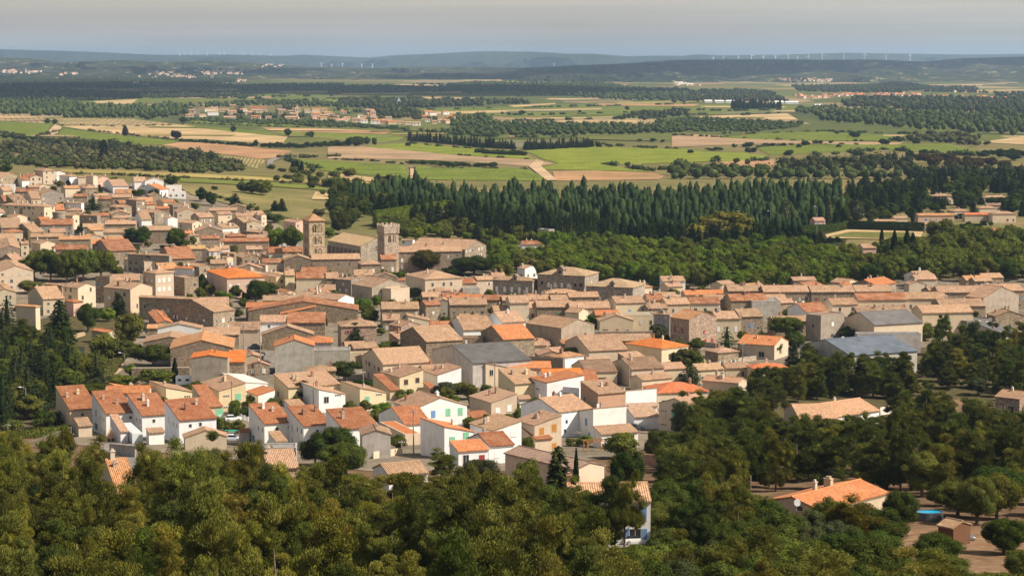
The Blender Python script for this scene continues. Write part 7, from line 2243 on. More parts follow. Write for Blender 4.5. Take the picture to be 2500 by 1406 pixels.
car('D', 1210, 240, 75, (.5,.5,.52), 'pale car in the narrow lane beside the stone house')
car('E', 1515, 1040, -20, (.05,.06,.08), 'dark car parked beside the blank white house')
car('L', 2190, 985, 8, (.72,.72,.70), 'white car parked in front of the blue-shuttered house')
car('C', 1905, 1330, -8, (.62,.68,.72), 'white car half hidden below the terrace houses')
car('K', 1915, 1165, -70, (.12,.12,.12), 'dark car with an open boot beside the garden shed')
car('A', 440, 268, 5, (.7,.7,.7), 'white car parked before the tall cream hipped house')
car('A', 490, 266, 5, (.4,.42,.45), 'grey car parked before the tall cream hipped house')
def camper():
    a = cp('C', 1530, 880); x, y = un(*a); root = empty('camper_van', (x, y, gz(x,y)+.2), R(6))
    m = MB(); loft([(-3.2,1.05,.5,2.7,.98),(-3.1,1.1,.45,2.85,1.02),(1.5,1.1,.45,2.85,1.02),(2.1,1.1,.9,2.75,1.0),(2.9,1.0,2.0,2.5,.9)], m); m.build('body', M['white'], root)
    m = MB(); loft([(1.4,1.0,.4,1.95,.9),(2.4,1.0,.4,1.95,.85),(3.1,.98,.4,1.2,.85),(3.7,.85,.45,.95,.75)], m); m.build('cab', M['white'], root)
    for s0, z0, w, h in ((-2.6,1.5,1.0,.6),(-.4,1.5,1.0,.6)):
        g = MB(); g.box(s0, s0+w, -1.14, -1.05, z0, z0+h); g.build('window', M['darkglass'], root)
    g = MB(); g.box(2.0, 2.7, -1.02, -.93, 1.25, 1.8); g.build('window', M['darkglass'], root)
    for wx in (-1.8, 2.6):
        for wy in (-.95, .95): wheel(root, wx, wy, .36)
    reg(root, None, 'camper van', *a, label='white camper van parked by the slim dark cypress and rubble wall')
camper()
# ------------------------------------------------------------------ lamps and poles
def pole(c, px, py, pyt, kind, label):
    a = cp(c, px, py); b = cp(c, px, pyt); x, y = un(*a); z = gz(x, y)
    s = F/(y*CP-(z-CAMH)*SP); H = max(2.5, (a[1]-b[1])/s)
    if kind == 'lamp':
        root = empty('street_lamp', (x, y, z)); m = MB(); m.tube((0,0,-.3), (0,0,H), .09, .06, 6); m.build('pole', M['metal'], root)
        m = MB(); m.tube((0,0,H-.1), (-1.1,-.3,H+.25), .05, .04, 5); m.build('arm', M['metal'], root)
        m = MB(); loft([(-1.9,.1,H+.2,H+.34,.06),(-1.5,.17,H+.16,H+.4,.1),(-1.0,.1,H+.18,H+.34,.06)], m); h = m.build('lamp_head', M['white'], root); h.location = (0,-.3,0)
        reg(root, 'slim street lamp' if not label else None, 'street lamp', *a, 'street lamps and poles', label=label or None)
    else:
        root = empty('utility_pole', (x, y, z), rnd.uniform(-.5,.5)); m = MB(); m.tube((0,0,-.3), (0,0,H), .17, .11, 8); m.build('pole', M['polewood'], root)
        m = MB(); m.box(-.7,.7,-.07,.07,H-.55,H-.42); m.build('cross_arm', M['metal'], root)
        for k in (-.6, -.2, .2, .6):
            q = MB(); q.tube((k,0,H-.419), (k,0,H-.25), .05, .04, 6); q.build('insulator', M['white'], root)
        reg(root, 'plain utility pole' if not label else None, 'utility pole', *a, 'street lamps and poles', label=label or None)
for a in [('C',215,1130,890,'lamp'),('C',1020,720,610,'lamp'),('C',1258,850,770,'lamp'),('C',1112,1060,885,'pole'),('C',1895,1110,830,'pole'),('D',255,590,410,'pole'),('D',1095,700,550,'pole'),('D',688,880,700,'pole'),
          ('D',1505,1235,865,'pole'),('D',1408,1250,1115,'pole'),('D',1690,700,495,'pole'),('D',625,560,480,'pole'),('E',362,700,480,'pole'),('E',505,710,585,'pole'),('E',1240,640,530,'pole'),('E',1092,640,475,'pole'),
          ('E',1460,690,400,'pole'),('E',1057,800,620,'lamp'),('E',1895,920,750,'pole'),('E',1212,310,210,'pole'),('F',82,1040,885,'lamp'),('F',1755,840,750,'pole'),('G',672,700,520,'pole'),('G',1350,600,490,'lamp'),('G',1578,465,400,'lamp'),
          ('G',2285,500,390,'lamp'),('G',2238,470,385,'lamp'),('C',1995,770,380,'pole'),('C',2130,800,420,'pole'),('C',66,1320,1180,'pole'),('M',658,495,345,'lamp'),('M',995,545,312,'lamp'),('M',2022,490,375,'lamp'),('M',2327,470,345,'lamp'),('M',1598,730,590,'pole'),
          ('K',1200,180,120,'pole'),('K',392,1030,935,'lamp'),('D',1180,300,-0,'no')]:
    if a[4] != 'no': pole(*a, None)
# ------------------------------------------------------------------ hedges
def hedge(c, p, q, h, w, col, label, group=None):
    A = un(*cp(c, *p)); B = un(*cp(c, *q)); d = Vector((B[0]-A[0], B[1]-A[1])); L = d.length; th = math.atan2(d.y, d.x)
    rg = np.random.default_rng(int(L*10)); z = min(gz(*A), gz(*B))
    m = MB(); m.box(0, L, -w*.4, w*.4, -1, h*.93)
    n = int(min(9000, L*(h*2+w)*9)); u = rg.uniform(0, L, n); side = rg.integers(0, 3, n); t = rg.uniform(0, 1, n)
    y = np.where(side == 0, -w*.5, np.where(side == 1, w*.5, (t-.5)*w)); zz = np.where(side == 2, h, t*h)
    P = np.stack([u, y + rg.normal(0,.07,n), zz + rg.normal(0,.08,n)], 1)
    N = np.where((side == 2)[:,None], [0,0,1.], np.where((side == 0)[:,None], [0,-1.,0], [0,1.,0])) + rg.normal(0,.5,(n,3))
    sz = .42 if A[1] < 800 else .8
    V, Q = cards(P, unit(N), sz*rg.uniform(.7,1.3,n), sz*rg.uniform(.5,.9,n), rg)
    o = np.array(m.v); Vv = np.concatenate([o, V]); Qq = np.concatenate([np.array(m.f), Q + len(o)])
    ob = link('hedge', np_mesh('hedge', Vv, Qq), M['leaf'], None, TC[col] if isinstance(col, str) else col)
    ob.location = (A[0], A[1], z); ob.rotation_euler = (0,0,th)
    reg(ob, None, 'hedge', *cp(c, *p), group, label=label)
hedge('C', (95,1310), (585,1285), 2.6, 2.2, 'oak', 'long clipped green hedge left of the first terrace house')
hedge('M', (725,520), (1225,480), 4.0, 2.5, (.075,.11,.03), 'sunlit clipped hedge running along the left of the playing field')
hedge('M', (1228,482), (1775,497), 5.0, 2.5, 'dark', 'tall dark hedge along the back of the playing field')
hedge('M', (2020,402), (2165,400), 3.0, 2.0, 'dark', 'dark hedge beside the long red-roofed villa')
hedge('M', (2030,500), (2190,500), 4.5, 3.0, 'dark', 'dark hedge below the villa lawn')
hedge('M', (2145,268), (2300,262), 3.0, 2.0, 'dark', 'dark hedge before the upper villas')
hedge('E', (1570,640), (1770,612), 1.2, 1.0, 'oak', 'low hedge in front of the brown-roofed villa')
hedge('D', (30,905), (150,925), 1.6, 1.2, 'bush', 'low garden hedge behind the parked white car')
hedge('D', (1010,690), (1180,690), 2.0, 1.6, 'bush', 'clipped hedge before the shuttered white house')
hedge('N', (335,430), (830,350), 9.0, 6.0, (.10,.135,.025), 'high light green hedge of poplars below the plantation')
hedge('C', (860,840), (1010,640), 2.2, 2.6, (.11,.11,.05), 'flowering hedge along the footpath by the stream')
# ------------------------------------------------------------------ walls, fence, small things
def wall_line(c, pts, h, t, col, label, mt='stone'):
    W = [un(*cp(c, *p)) for p in pts]; m = MB()
    for (x0,y0), (x1,y1) in zip(W, W[1:]):
        d = Vector((x1-x0, y1-y0)); L = d.length; d /= L; n = Vector((-d.y, d.x))*t/2; z0, z1 = gz(x0,y0), gz(x1,y1)
        m.add([(x0-n.x,y0-n.y,z0-1),(x1-n.x,y1-n.y,z1-1),(x1+n.x,y1+n.y,z1-1),(x0+n.x,y0+n.y,z0-1),(x0-n.x,y0-n.y,z0+h),(x1-n.x,y1-n.y,z1+h),(x1+n.x,y1+n.y,z1+h),(x0+n.x,y0+n.y,z0+h)],
              [(3,2,1,0),(4,5,6,7),(0,1,5,4),(1,2,6,5),(2,3,7,6),(3,0,4,7)])
    o = m.build('boundary_wall', M[mt], None, col); reg(o, None, 'wall', *cp(c, *pts[0]), label=label)
wall_line('D', [(140,1270),(330,1290),(540,1310)], 2.2, .3, (.42,.38,.33), 'grey rendered wall below the right-hand terrace houses', 'dirty')
wall_line('J', [(800,330),(985,350)], 2.6, .3, (.4,.36,.31), 'grey block wall above the foreground lane', 'dirty')
wall_line('L', [(270,360),(470,330)], 1.6, .25, (.62,.5,.36), 'low cream wall behind the tan garage roof', 'plaster')
wall_line('L', [(1110,385),(1225,375)], 1.5, .25, (.5,.47,.42), 'low pale wall beside the long pink-grey roof', 'plaster')
wall_line('K', [(1355,315),(1530,285)], 2.0, .3, (.74,.7,.64), 'long white wall behind the pine-slope villa', 'plaster')
wall_line('L', [(2240,400),(2400,410),(2500,420)], 2.2, .3, (.45,.27,.2), 'reddish wall among the trees right of the pink-grey roof', 'dirty')
wall_line('G', [(560,665),(760,640)], 1.6, .4, (.4,.35,.28), 'grey garden wall above the pale-roofed house')
wall_line('G', [(340,545),(500,560)], 1.8, .3, (.34,.3,.26), 'dark garden wall below the tall stone house', 'dirty')
wall_line('F', [(1280,1010),(1530,975)], 2.6, .3, (.42,.38,.33), 'grey wall left of the salmon hipped roof', 'dirty')
def fence(c, p, q, n, h, col, label):
    A = un(*cp(c, *p)); B = un(*cp(c, *q)); d = Vector((B[0]-A[0], B[1]-A[1])); L = d.length; th = math.atan2(d.y, d.x)
    root = empty('fence', (*A, gz(*A)), th)
    m = MB(); m.box(0, L, -.02, .02, .15, .2); m.box(0, L, -.02, .02, h-.12, h-.05); k = int(L/.35)
    for i in range(k): m.box(i*.35+.1, i*.35+.16, -.015, .015, .201, h-.121)
    m.build('railing', M['paint'], root, col)
    for i in range(n):
        s = MB(); u = L*i/(n-1); s.box(u-.07, u+.07, -.07, .07, -.3, h+.1); s.build('post', M['paint'], root, col)
    reg(root, None, 'fence', *cp(c, *p), label=label)
fence('C', (240,1385), (585,1330), 7, 1.5, (.22,.20,.17), 'wire fence with pale posts below the clipped hedge')
fence('C', (1790,1160), (1850,1150), 3, 1.6, (.7,.7,.68), 'white railing gate beside the green garage door')
fence('D', (70,945), (155,975), 4, 1.6, (.7,.72,.7), 'white railing along the lane by the white hatchback')
fence('K', (2235,880), (2334,870), 3, 1.3, (.05,.03,.025), 'dark wooden fence among the trees at the right edge')
def deck():
    x, y = un(*cp('K', 2090, 345)); root = empty('wooden_deck', (x, y, gz(x,y)), R(20))
    m = MB(); m.box(-3.2,3.2,-1.5,1.5,2.4,2.6); m.build('platform', M['bark'], root)
    for px_ in (-3,0,3):
        for py_ in (-1.4,1.4):
            s = MB(); s.box(px_-.1,px_+.1,py_-.1,py_+.1,-.5,2.399); s.build('post', M['bark'], root)
    m = MB(); m.box(-3.2,3.2,-1.5,-1.42,3.5,3.6); m.box(-3.2,3.2,-1.5,-1.42,3.0,3.08)
    for k in range(7): m.box(-3.2+k*1.03,-3.1+k*1.03,-1.5,-1.42,2.601,3.499)
    m.build('railing', M['bark'], root); reg(root, None, 'deck', 2412, 1010, label='raised wooden deck with railings at the right-edge house')
deck()
def pool():
    x, y = un(*cp('K', 1690, 1030)); root = empty('swimming_pool', (x, y, gz(x,y)+.25), R(8))
    N = 28; f = lambda rx, ry, z: [(rx*math.cos(2*math.pi*k/N), ry*math.sin(2*math.pi*k/N), z) for k in range(N)]
    m = MB(); a, b, c, d = f(2.1,1.5,0), f(2.1,1.5,1.2), f(1.96,1.36,1.2), f(1.96,1.36,.6)
    m.add(a+b+c+d, [(k,(k+1)%N,N+(k+1)%N,N+k) for k in range(N)] + [(N+k,N+(k+1)%N,2*N+(k+1)%N,2*N+k) for k in range(N)] + [(2*N+k,2*N+(k+1)%N,3*N+(k+1)%N,3*N+k) for k in range(N)])
    m.build('pool_wall', M['flatroof'], root, (.12,.12,.13))
    m = MB(); m.add(f(1.95,1.35,1.05), [tuple(range(N))]); m.build('water', M['water'], root)
    reg(root, None, 'swimming pool', *cp('K',1690,1030), label='round above-ground pool of bright blue water beside the wooden shed')
pool()
def barbecue():
    x, y = un(*cp('C', 905, 1335)); root = empty('barbecue', (x, y, gz(x,y)+.2), R(15))
    m = MB(); m.box(-1.3,1.3,-.45,.45,-.3,.9); m.box(-.8,.8,-.4,.4,.901,1.7); m.add([(-.8,-.4,1.701),(.8,-.4,1.701),(.8,.4,1.701),(-.8,.4,1.701),(-.25,-.2,2.5),(.25,-.2,2.5),(.25,.2,2.5),(-.25,.2,2.5)], [(0,1,5,4),(1,2,6,5),(2,3,7,6),(3,0,4,7),(4,5,6,7)])
    m.build('hearth', M['plaster'], root, (.62,.4,.26))
    m = MB(); m.box(-.25,.25,-.2,.2,2.501,3.1); m.build('chimney', M['plaster'], root, (.62,.4,.26))
    for s0 in (-.75, .15):
        g = MB(); g.box(s0, s0+.6, -.46, -.4, .1, .7); g.build('opening', M['rubber'], root)
    reg(root, None, 'barbecue', *cp('C',905,1335), label='salmon-coloured masonry barbecue in the yard of the second terrace house')
barbecue()
def pergola():
    x, y = un(*cp('E', 1175, 1215)); root = empty('pergola', (x, y, gz(x,y)+.15), R(20))
    for px_ in (-2,2):
        for py_ in (-1.2,1.2):
            m = MB(); m.box(px_-.1,px_+.1,py_-.1,py_+.1,-.3,2.3); m.build('post', M['paint'], root, (.42,.19,.06))
    for k in range(7):
        m = MB(); m.box(-2.3+k*.75,-2.18+k*.75,-1.5,1.5,2.42,2.56); m.build('rafter', M['paint'], root, (.42,.19,.06))
    m = MB(); m.box(-2.4,2.4,-1.26,-1.14,2.301,2.419); m.box(-2.4,2.4,1.14,1.26,2.301,2.419); m.build('beam', M['paint'], root, (.42,.19,.06))
    reg(root, None, 'pergola', *cp('E',1175,1215), label='orange-brown timber pergola behind the long pink-grey roof')
pergola()
def parasol():
    x, y = un(*cp('E', 1033, 1135)); root = empty('parasol', (x, y, gz(x,y)+.15))
    m = MB(); m.tube((0,0,0),(0,0,2.5),.03,.03,6); m.build('pole', M['metal'], root)
    N = 8; m = MB(); P = [(1.5*math.cos(2*math.pi*k/N),1.5*math.sin(2*math.pi*k/N),2.1) for k in range(N)]; m.add(P+[(0,0,2.6),(0,0,2.52)], [(k,(k+1)%N,N) for k in range(N)]+[((k+1)%N,k,N+1) for k in range(N)])
    m.build('canopy', M['paint'], root, (.10,.085,.07)); reg(root, None, 'parasol', *cp('E',1033,1135), label='dark open parasol in front of the blank white house')
parasol()
def tarp():
    x, y = un(*cp('C', 1905, 1290)); o = MB(); n = 8; P = []
    for i in range(n):
        for j in range(5): P.append((i*.55-2, j*.5-1, 1.5 + .12*math.sin(i*1.3)*math.cos(j*1.1)))
    f = [(i*5+j, (i+1)*5+j, (i+1)*5+j+1, i*5+j+1) for i in range(n-1) for j in range(4)]
    o.add(P, f); ob = o.build('garden_awning', M['paint'], None, (.02,.22,.12)); ob.location = (x, y, gz(x,y))
    so = ob.modifiers.new('thick', 'SOLIDIFY'); so.thickness = .05
    reg(ob, None, 'awning', *cp('C',1905,1290), label='dark green garden awning below the yellow flowering bush')
tarp()
def awning():
    x, y = un(*cp('L', 1880, 1200)); root = empty('garden_tent', (x, y, gz(x,y)), R(25))
    m = MB(); m.add([(-2,-1.3,1.9),(2,-1.3,1.9),(2,1.3,1.9),(-2,1.3,1.9),(-2,0,2.7),(2,0,2.7)], [(0,1,5,4),(2,3,4,5),(0,4,3),(1,2,5)]); m.build('canopy', M['paint'], root, (.55,.66,.78))
    for a in (-1.9,1.9):
        for b in (-1.2,1.2):
            q = MB(); q.tube((a,b,0),(a,b,1.9),.04,.04,6); q.build('post', M['metal'], root)
    reg(root, None, 'tent', *cp('L',1880,1200), label='pale blue garden tent under the pines at the bottom')
awning()
def dish(px, py):
    x, y = un(*cp('K', px, py), 5.4); root = empty('satellite_dish', (x, y, gz(x,y)+5.0), R(200))
    m = MB(); m.tube((0,0,-.8),(0,0,.3),.04,.04,6); m.build('mast', M['metal'], root)
    m = MB(); m.tube((0,.05,.35),(0,.16,.38),.32,.5,14); m.build('dish', M['metal'], root); reg(root, None, 'satellite dish', *cp('K',px,py), label='grey satellite dish on the gable of the salmon-roofed villa')
dish(792, 905)
# ------------------------------------------------------------------ far hamlets
from mathutils.bvhtree import BVHTree
HV = []; HF = []
for o in COL.objects:
    if o.name.startswith('hills'):
        b = len(HV); HV += [v.co.copy() for v in o.data.vertices]; HF += [tuple(b + k for k in p.vertices) for p in o.data.polygons]
HB = BVHTree.FromPolygons(HV, HF)
def un_hill(px, py):
    """like un, but also meets the slopes of the hills"""
    up = (CY - py)/F; d = Vector(((px - CX)/F, CP + up*SP, -SP + up*CP)).normalized()
    loc, nrm, i, dist = HB.ray_cast(Vector((0, 0, CAMH)), d, 60000)
    if d.z < -1e-5:
        x, y = un(px, py)
        if loc is None or y < loc.y: return x, y, gz(x, y)
    return (loc.x, loc.y, loc.z) if loc is not None else (0, 14000, 0)
def far_house(px, py, w, h, deg, rc, wc, sink, merged=None, rg=rnd):
    x, y, z = un_hill(px, py); s = F/(y*CP-(z-CAMH)*SP)
    W = w/s; H = h/s; D = W*rg.uniform(.6,.9); th = R(deg); p = .3
    wv = [(-W/2,-D/2,-1),(W/2,-D/2,-1),(W/2,D/2,-1),(-W/2,D/2,-1),(-W/2,-D/2,H),(W/2,-D/2,H),(W/2,D/2,H),(-W/2,D/2,H),(-W/2,0,H+p*D/2),(W/2,0,H+p*D/2)]
    wf = [(0,1,5,4),(2,3,7,6),(1,2,6,9,5),(3,0,4,8,7),(4,5,9,8),(6,7,8,9)]
    o = .35; rv = []
    for dz in (.02, .35):
        rv += [(-W/2-o,-D/2-o,H-p*o+dz),(W/2+o,-D/2-o,H-p*o+dz),(W/2+o,0,H+p*D/2+dz),(-W/2-o,0,H+p*D/2+dz),(W/2+o,D/2+o,H-p*o+dz),(-W/2-o,D/2+o,H-p*o+dz)]
    rf = [(6,7,8,9),(9,8,10,11),(3,2,1,0),(5,4,2,3),(0,1,7,6),(4,5,11,10),(1,2,8,7),(2,4,10,8),(3,0,6,9),(5,3,9,11)]
    if merged is not None:
        c, sn = math.cos(th), math.sin(th)
        tr = lambda L: [(x+a*c-b*sn, y+a*sn+b*c, z+q) for a, b, q in L]
        merged.add(tr(wv), wf, 0); merged.add(tr(rv), rf, 1); return
    root = empty('hamlet_house', (x, y, z), th)
    m = MB(); m.add(wv, wf); m.build('wall', M['plaster'], root, WC[wc]); m = MB(); m.add(rv, rf); m.build('roof', M['flatroof'], root, RC[rc])
    if rg.random() < .6:
        for q in range(2):
            g = MB(); s0 = -W*.3 + q*W*.45; g.box(s0, s0+1.2, -D/2-.05, -D/2+.05, H*.35, H*.75); g.build('window', M['glass'], root)
    reg(root, f"{WCN[wc]} hamlet house with {RCN[rc]} roof", 'house', px, py, 'houses of the far hamlet')
LAND += [('the big red hamlet roof',630,270),('the slim hamlet tower',485,265),('the orange hamlet house',1100,285),('the lone white farmhouse',1575,305),('the far white sheds',1770,250)]
rh = random.Random(3)
HM = [('P',1390,560,90,28,0,'tan','cream'),('P',1545,572,110,26,5,'tan','white'),('P',1670,608,120,22,3,'tan','white'),('P',1880,552,165,34,2,'rust','cream'),('P',2045,565,85,34,8,'tan','stone'),('P',2290,578,85,26,4,'tan','cream'),('P',2110,608,110,22,3,'tan','pink'),('P',2380,575,80,24,6,'orangetan','cream'),
      ('P',1740,555,70,24,5,'tan','stone'),('P',1810,568,80,22,4,'tan','cream'),('P',2230,555,60,26,6,'tan','cream'),('P',2440,600,70,22,3,'tan','white'),('P',1380,585,80,18,3,'orangetan','cream'),('P',1950,600,60,18,4,'tan','cream'),('P',2470,630,90,22,4,'pink','white'),('P',2330,605,60,20,4,'tan','cream'),('P',1470,498,60,14,3,'tan','cream'),('P',1560,505,50,14,2,'tan','white'),('P',1690,515,60,16,4,'tan','stone'),
      ('Q',40,590,70,22,3,'orangetan','white'),('Q',100,598,80,24,4,'tan','white'),('Q',200,595,80,26,2,'tan','pink'),('Q',250,600,70,22,5,'pink','white'),('Q',330,605,90,24,3,'orangetan','white'),('Q',395,598,60,20,4,'tan','cream'),('Q',390,607,70,18,2,'rust','pink'),('Q',445,608,80,18,3,'orange','yellow'),('Q',500,606,70,16,3,'tan','cream'),('Q',555,612,70,18,4,'tan','cream'),('Q',615,617,80,20,3,'tan','white'),('Q',690,590,40,18,4,'tan','white'),('Q',740,605,50,18,4,'tan','cream'),
      ('Q',845,572,60,20,4,'orange','cream'),('Q',895,575,60,20,4,'orangetan','cream'),('Q',920,608,60,16,3,'tan','pink'),('Q',300,565,60,26,4,'tan','cream'),('Q',250,570,60,18,5,'tan','cream'),('Q',420,580,60,20,5,'tan','cream'),('Q',110,535,60,14,2,'orangetan','cream'),('Q',30,550,50,14,2,'tan','cream'),
      ('Q',1360,612,70,20,4,'pink','white'),('Q',1290,608,60,16,4,'tan','cream'),('Q',1210,615,50,14,4,'tan','stone'),('Q',2220,627,80,22,3,'pink','white'),('Q',1275,706,50,14,3,'pink','cream'),('S',505,700,35,12,3,'rust','pink'),
      ('P',990,350,60,22,3,'orangetan','cream'),('P',1060,362,60,18,3,'tan','cream'),('P',1090,525,50,30,3,'pink','cream')]
for a in HM:
    p = cp(a[0], a[1], a[2]); k = CROPS[a[0]][2]
    far_house(p[0], p[1], a[3]/k*.72, a[4]/k*.95, a[5]*3, a[6], a[7], 0, rg=rh)
for i in range(46):
    px = rh.uniform(470, 1130); py = 276 + (px - 470)*.022 + rh.uniform(-11, 15)
    far_house(px, py, rh.uniform(12, 24), rh.uniform(5, 8), rh.uniform(-25, 40), rh.choice(('tan','orangetan','pink','tan','orange')), rh.choice(('cream','white','pink','cream')), 0, rg=rh)
for i in range(26):
    px = rh.uniform(440, 1120); py = 272 + (px - 470)*.022 + rh.uniform(-9, 16)
    hedgerow('O', [(px - rh.uniform(5, 16), py), (px + rh.uniform(5, 16), py + rh.uniform(-1,1))], 8, 9, rh.choice(('wgreen','wdark')), 'clump of dark trees among the houses of the far hamlet', 400 + i, .05)
def far_tower(c, px, py, w, h, col, roof, label):
    p = cp(c, px, py); k = CROPS[c][2]; x, y, z = un_hill(*p); s = F/(y*CP+CAMH*SP); W = w/k/s; H = h/k/s
    root = empty('hamlet_tower', (x, y, z), R(15)); m = MB(); m.box(-W/2,W/2,-W/2,W/2,-1,H); m.build('wall', M['stone'], root, col)
    for q in (-.2,.2):
        g = MB(); g.box(W*q-W*.09, W*q+W*.09, -W/2-.05, -W/2+.05, H*.68, H*.86); g.build('window', M['glass'], root)
    m = MB(); e = W/2+.3
    if roof > .3: m.add([(-e,-e,H+.01),(e,-e,H+.01),(e,e,H+.01),(-e,e,H+.01),(0,0,H+roof*W)], [(0,1,4),(1,2,4),(2,3,4),(3,0,4),(3,2,1,0)])
    else: m.box(-e,e,-e,e,H+.01,H+.5)
    m.build('roof', M['flatroof'], root, RC['tan'] if roof < 1 else (.3,.3,.33)); reg(root, None, 'tower', *p, label=label)
far_tower('P', 1437, 570, 28, 80, WC['stone'], .2, 'slim square stone tower at the left of the far hamlet')
far_tower('P', 2025, 560, 40, 62, WC['stone'], .2, 'ruined square keep in the middle of the far hamlet')
far_tower('P', 2158, 580, 34, 62, WC['cream'], .4, 'cream square tower at the right of the far hamlet')
far_tower('P', 1540, 302, 26, 40, (.3,.25,.2), .2, 'brown church tower in the distant town below the hills')
far_tower('P', 188, 262, 9, 26, WC['white'], 1.5, 'thin pale steeple in the distant village on the left')
far_tower('Q', 493, 480, 24, 30, WC['pink'], 1.2, 'small chapel with a pointed grey roof in the wood on the plain')
far_tower('Q', 312, 575, 40, 58, WC['pink'], .4, 'pinkish square tower house in the far hamlet')
def far_town(pts, label, cols):
    m = MB()
    for c, x0, x1, y0, y1, n, w, h in pts:
        for i in range(n):
            p = cp(c, rh.uniform(x0, x1), rh.uniform(y0, y1)); k = CROPS[c][2]
            far_house(p[0], p[1], w/k*rh.uniform(.6,1.3), h/k*rh.uniform(.7,1.3), rh.uniform(-30,60), 'tan', 'cream', 0, m, rh)
    o = link('far_houses', m.mesh('far_houses'), [M[cols[0]], M[cols[1]]]); o['kind'] = 'stuff'; o['label'] = label; o['category'] = 'houses'
M['fw'] = m_flat('far_wall', (.66,.56,.46), .9, .1); M['fr'] = m_flat('far_roof_tan', (.48,.28,.18), .9, .1); M['fro'] = m_flat('far_roof_orange', (.52,.19,.09), .9, .1); M['fwh'] = m_flat('far_white_wall', (.8,.77,.74), .9, .1)
far_town([('S',880,1200,415,440,26,28,10),('S',1200,1480,408,425,24,28,9),('S',1480,1760,405,428,30,28,10),('S',1840,2080,425,435,10,30,9),('S',2120,2290,430,445,12,30,10),('S',2360,2560,430,460,14,34,11)], 'red roofs of a distant village on the right of the plain', ('fw','fro'))
far_town([('S',170,420,420,432,24,24,9),('S',760,1140,302,325,50,20,7),('S',880,1010,300,318,20,20,7),('S',1990,2110,380,395,8,30,9)], 'pale houses scattered at the foot of the right-hand ridge', ('fw','fr'))
far_town([('P',0,110,245,268,16,22,8),('P',150,290,255,270,12,22,8),('P',420,560,268,282,16,20,8),('P',1000,1400,250,300,26,18,7),('P',1420,1760,235,275,60,20,8),('P',1230,1420,288,300,16,20,8),('P',1720,1800,310,330,8,20,8),('P',1850,2060,205,225,14,18,6)], 'pale houses of the distant town below the left hills', ('fw','fr'))
far_town([('S',20,225,338,350,14,24,6),('Q',2410,2500,325,340,8,30,9),('Q',2280,2430,402,412,8,26,9)], 'long white buildings on the far plain', ('fw','fw'))
for i, (a, b, w) in enumerate([(258,468,52),(338,470,62),(415,470,62),(850,478,90),(760,476,60),(1040,500,50)]):
    p = cp('S', a, b); x, y = un(*p); s = F/(y*CP+CAMH*SP); W = w/2.907/s; root = empty('farm_shed', (x, y, 0), R(3)); D = 14
    m = MB(); m.box(-W/2,W/2,-D/2,D/2,-1,4); m.build('wall', M['white'], root); m = MB(); m.add([(-W/2-.5,-D/2-.5,4.01),(W/2+.5,-D/2-.5,4.01),(W/2+.5,D/2+.5,4.01),(-W/2-.5,D/2+.5,4.01),(-W/2-.5,0,6.2),(W/2+.5,0,6.2)], [(0,1,5,4),(2,3,4,5),(3,0,4),(1,2,5),(3,2,1,0)]); m.build('roof', M['white'], root)
    reg(root, None, 'shed', *p, 'white farm sheds on the far plain', label=f'long white farm shed on the far plain, {["leftmost","second from the left","third from the left","largest, right of the poplars","small one beside the largest","rightmost"][i]} of the six')
HAZE = 3.7e-5
EXPOSURE = 0.58
CLOUDS = [(250,6800,1500,1800,1),(1560,12600,1300,1900,2),(2350,13500,1500,900,3),(480,13200,700,700,5)]
# ------------------------------------------------------------------ sun, sky, haze, clouds
AZ = math.atan2(.965, -.25)            # towards the sun: right of the picture and a little behind the camera
EL = R(46)
sun = bpy.data.lights.new('sun', 'SUN'); sun.energy = 5.0; sun.angle = R(.53); sun.color = (1.0, .895, .76)
so = bpy.data.objects.new('sun', sun); COL.objects.link(so)
sd = Vector((math.sin(AZ)*math.cos(EL), math.cos(AZ)*math.cos(EL), math.sin(EL)))
so.rotation_euler = sd.to_track_quat('Z', 'Y').to_euler(); so.location = (300, -100, 500)
W = bpy.data.worlds.new('World'); SC.world = W; W.use_nodes = True
nt = W.node_tree; nt.nodes.clear()
sky = nt.nodes.new('ShaderNodeTexSky'); sky.sky_type = 'NISHITA'; sky.sun_disc = False; sky.sun_elevation = EL; sky.sun_rotation = AZ
sky.air_density = 1.0; sky.dust_density = 2.0; sky.ozone_density = 1.0
tc = nt.nodes.new('ShaderNodeTexCoord'); mp = nt.nodes.new('ShaderNodeMapping'); mp.inputs['Scale'].default_value = (1.3, 1.3, 70)
no = nt.nodes.new('ShaderNodeTexNoise'); no.inputs['Scale'].default_value = 1.5; no.inputs['Detail'].default_value = 5; no.inputs['Roughness'].default_value = .5
nt.links.new(tc.outputs['Generated'], mp.inputs[0]); nt.links.new(mp.outputs[0], no.inputs['Vector'])
rp = nt.nodes.new('ShaderNodeMapRange'); rp.inputs[1].default_value = .35; rp.inputs[2].default_value = .7; rp.inputs[3].default_value = .62; rp.inputs[4].default_value = 1.0
nt.links.new(no.outputs['Fac'], rp.inputs[0])
# the veil thins out overhead, where the sky is clear
el = nt.nodes.new('ShaderNodeMapRange'); el.interpolation_type = 'SMOOTHSTEP'; el.inputs[1].default_value = .05; el.inputs[2].default_value = .32; el.inputs[3].default_value = 1.0; el.inputs[4].default_value = .38
vl = nt.nodes.new('ShaderNodeMath'); vl.operation = 'MULTIPLY'; nt.links.new(rp.outputs[0], vl.inputs[0]); nt.links.new(el.outputs[0], vl.inputs[1])
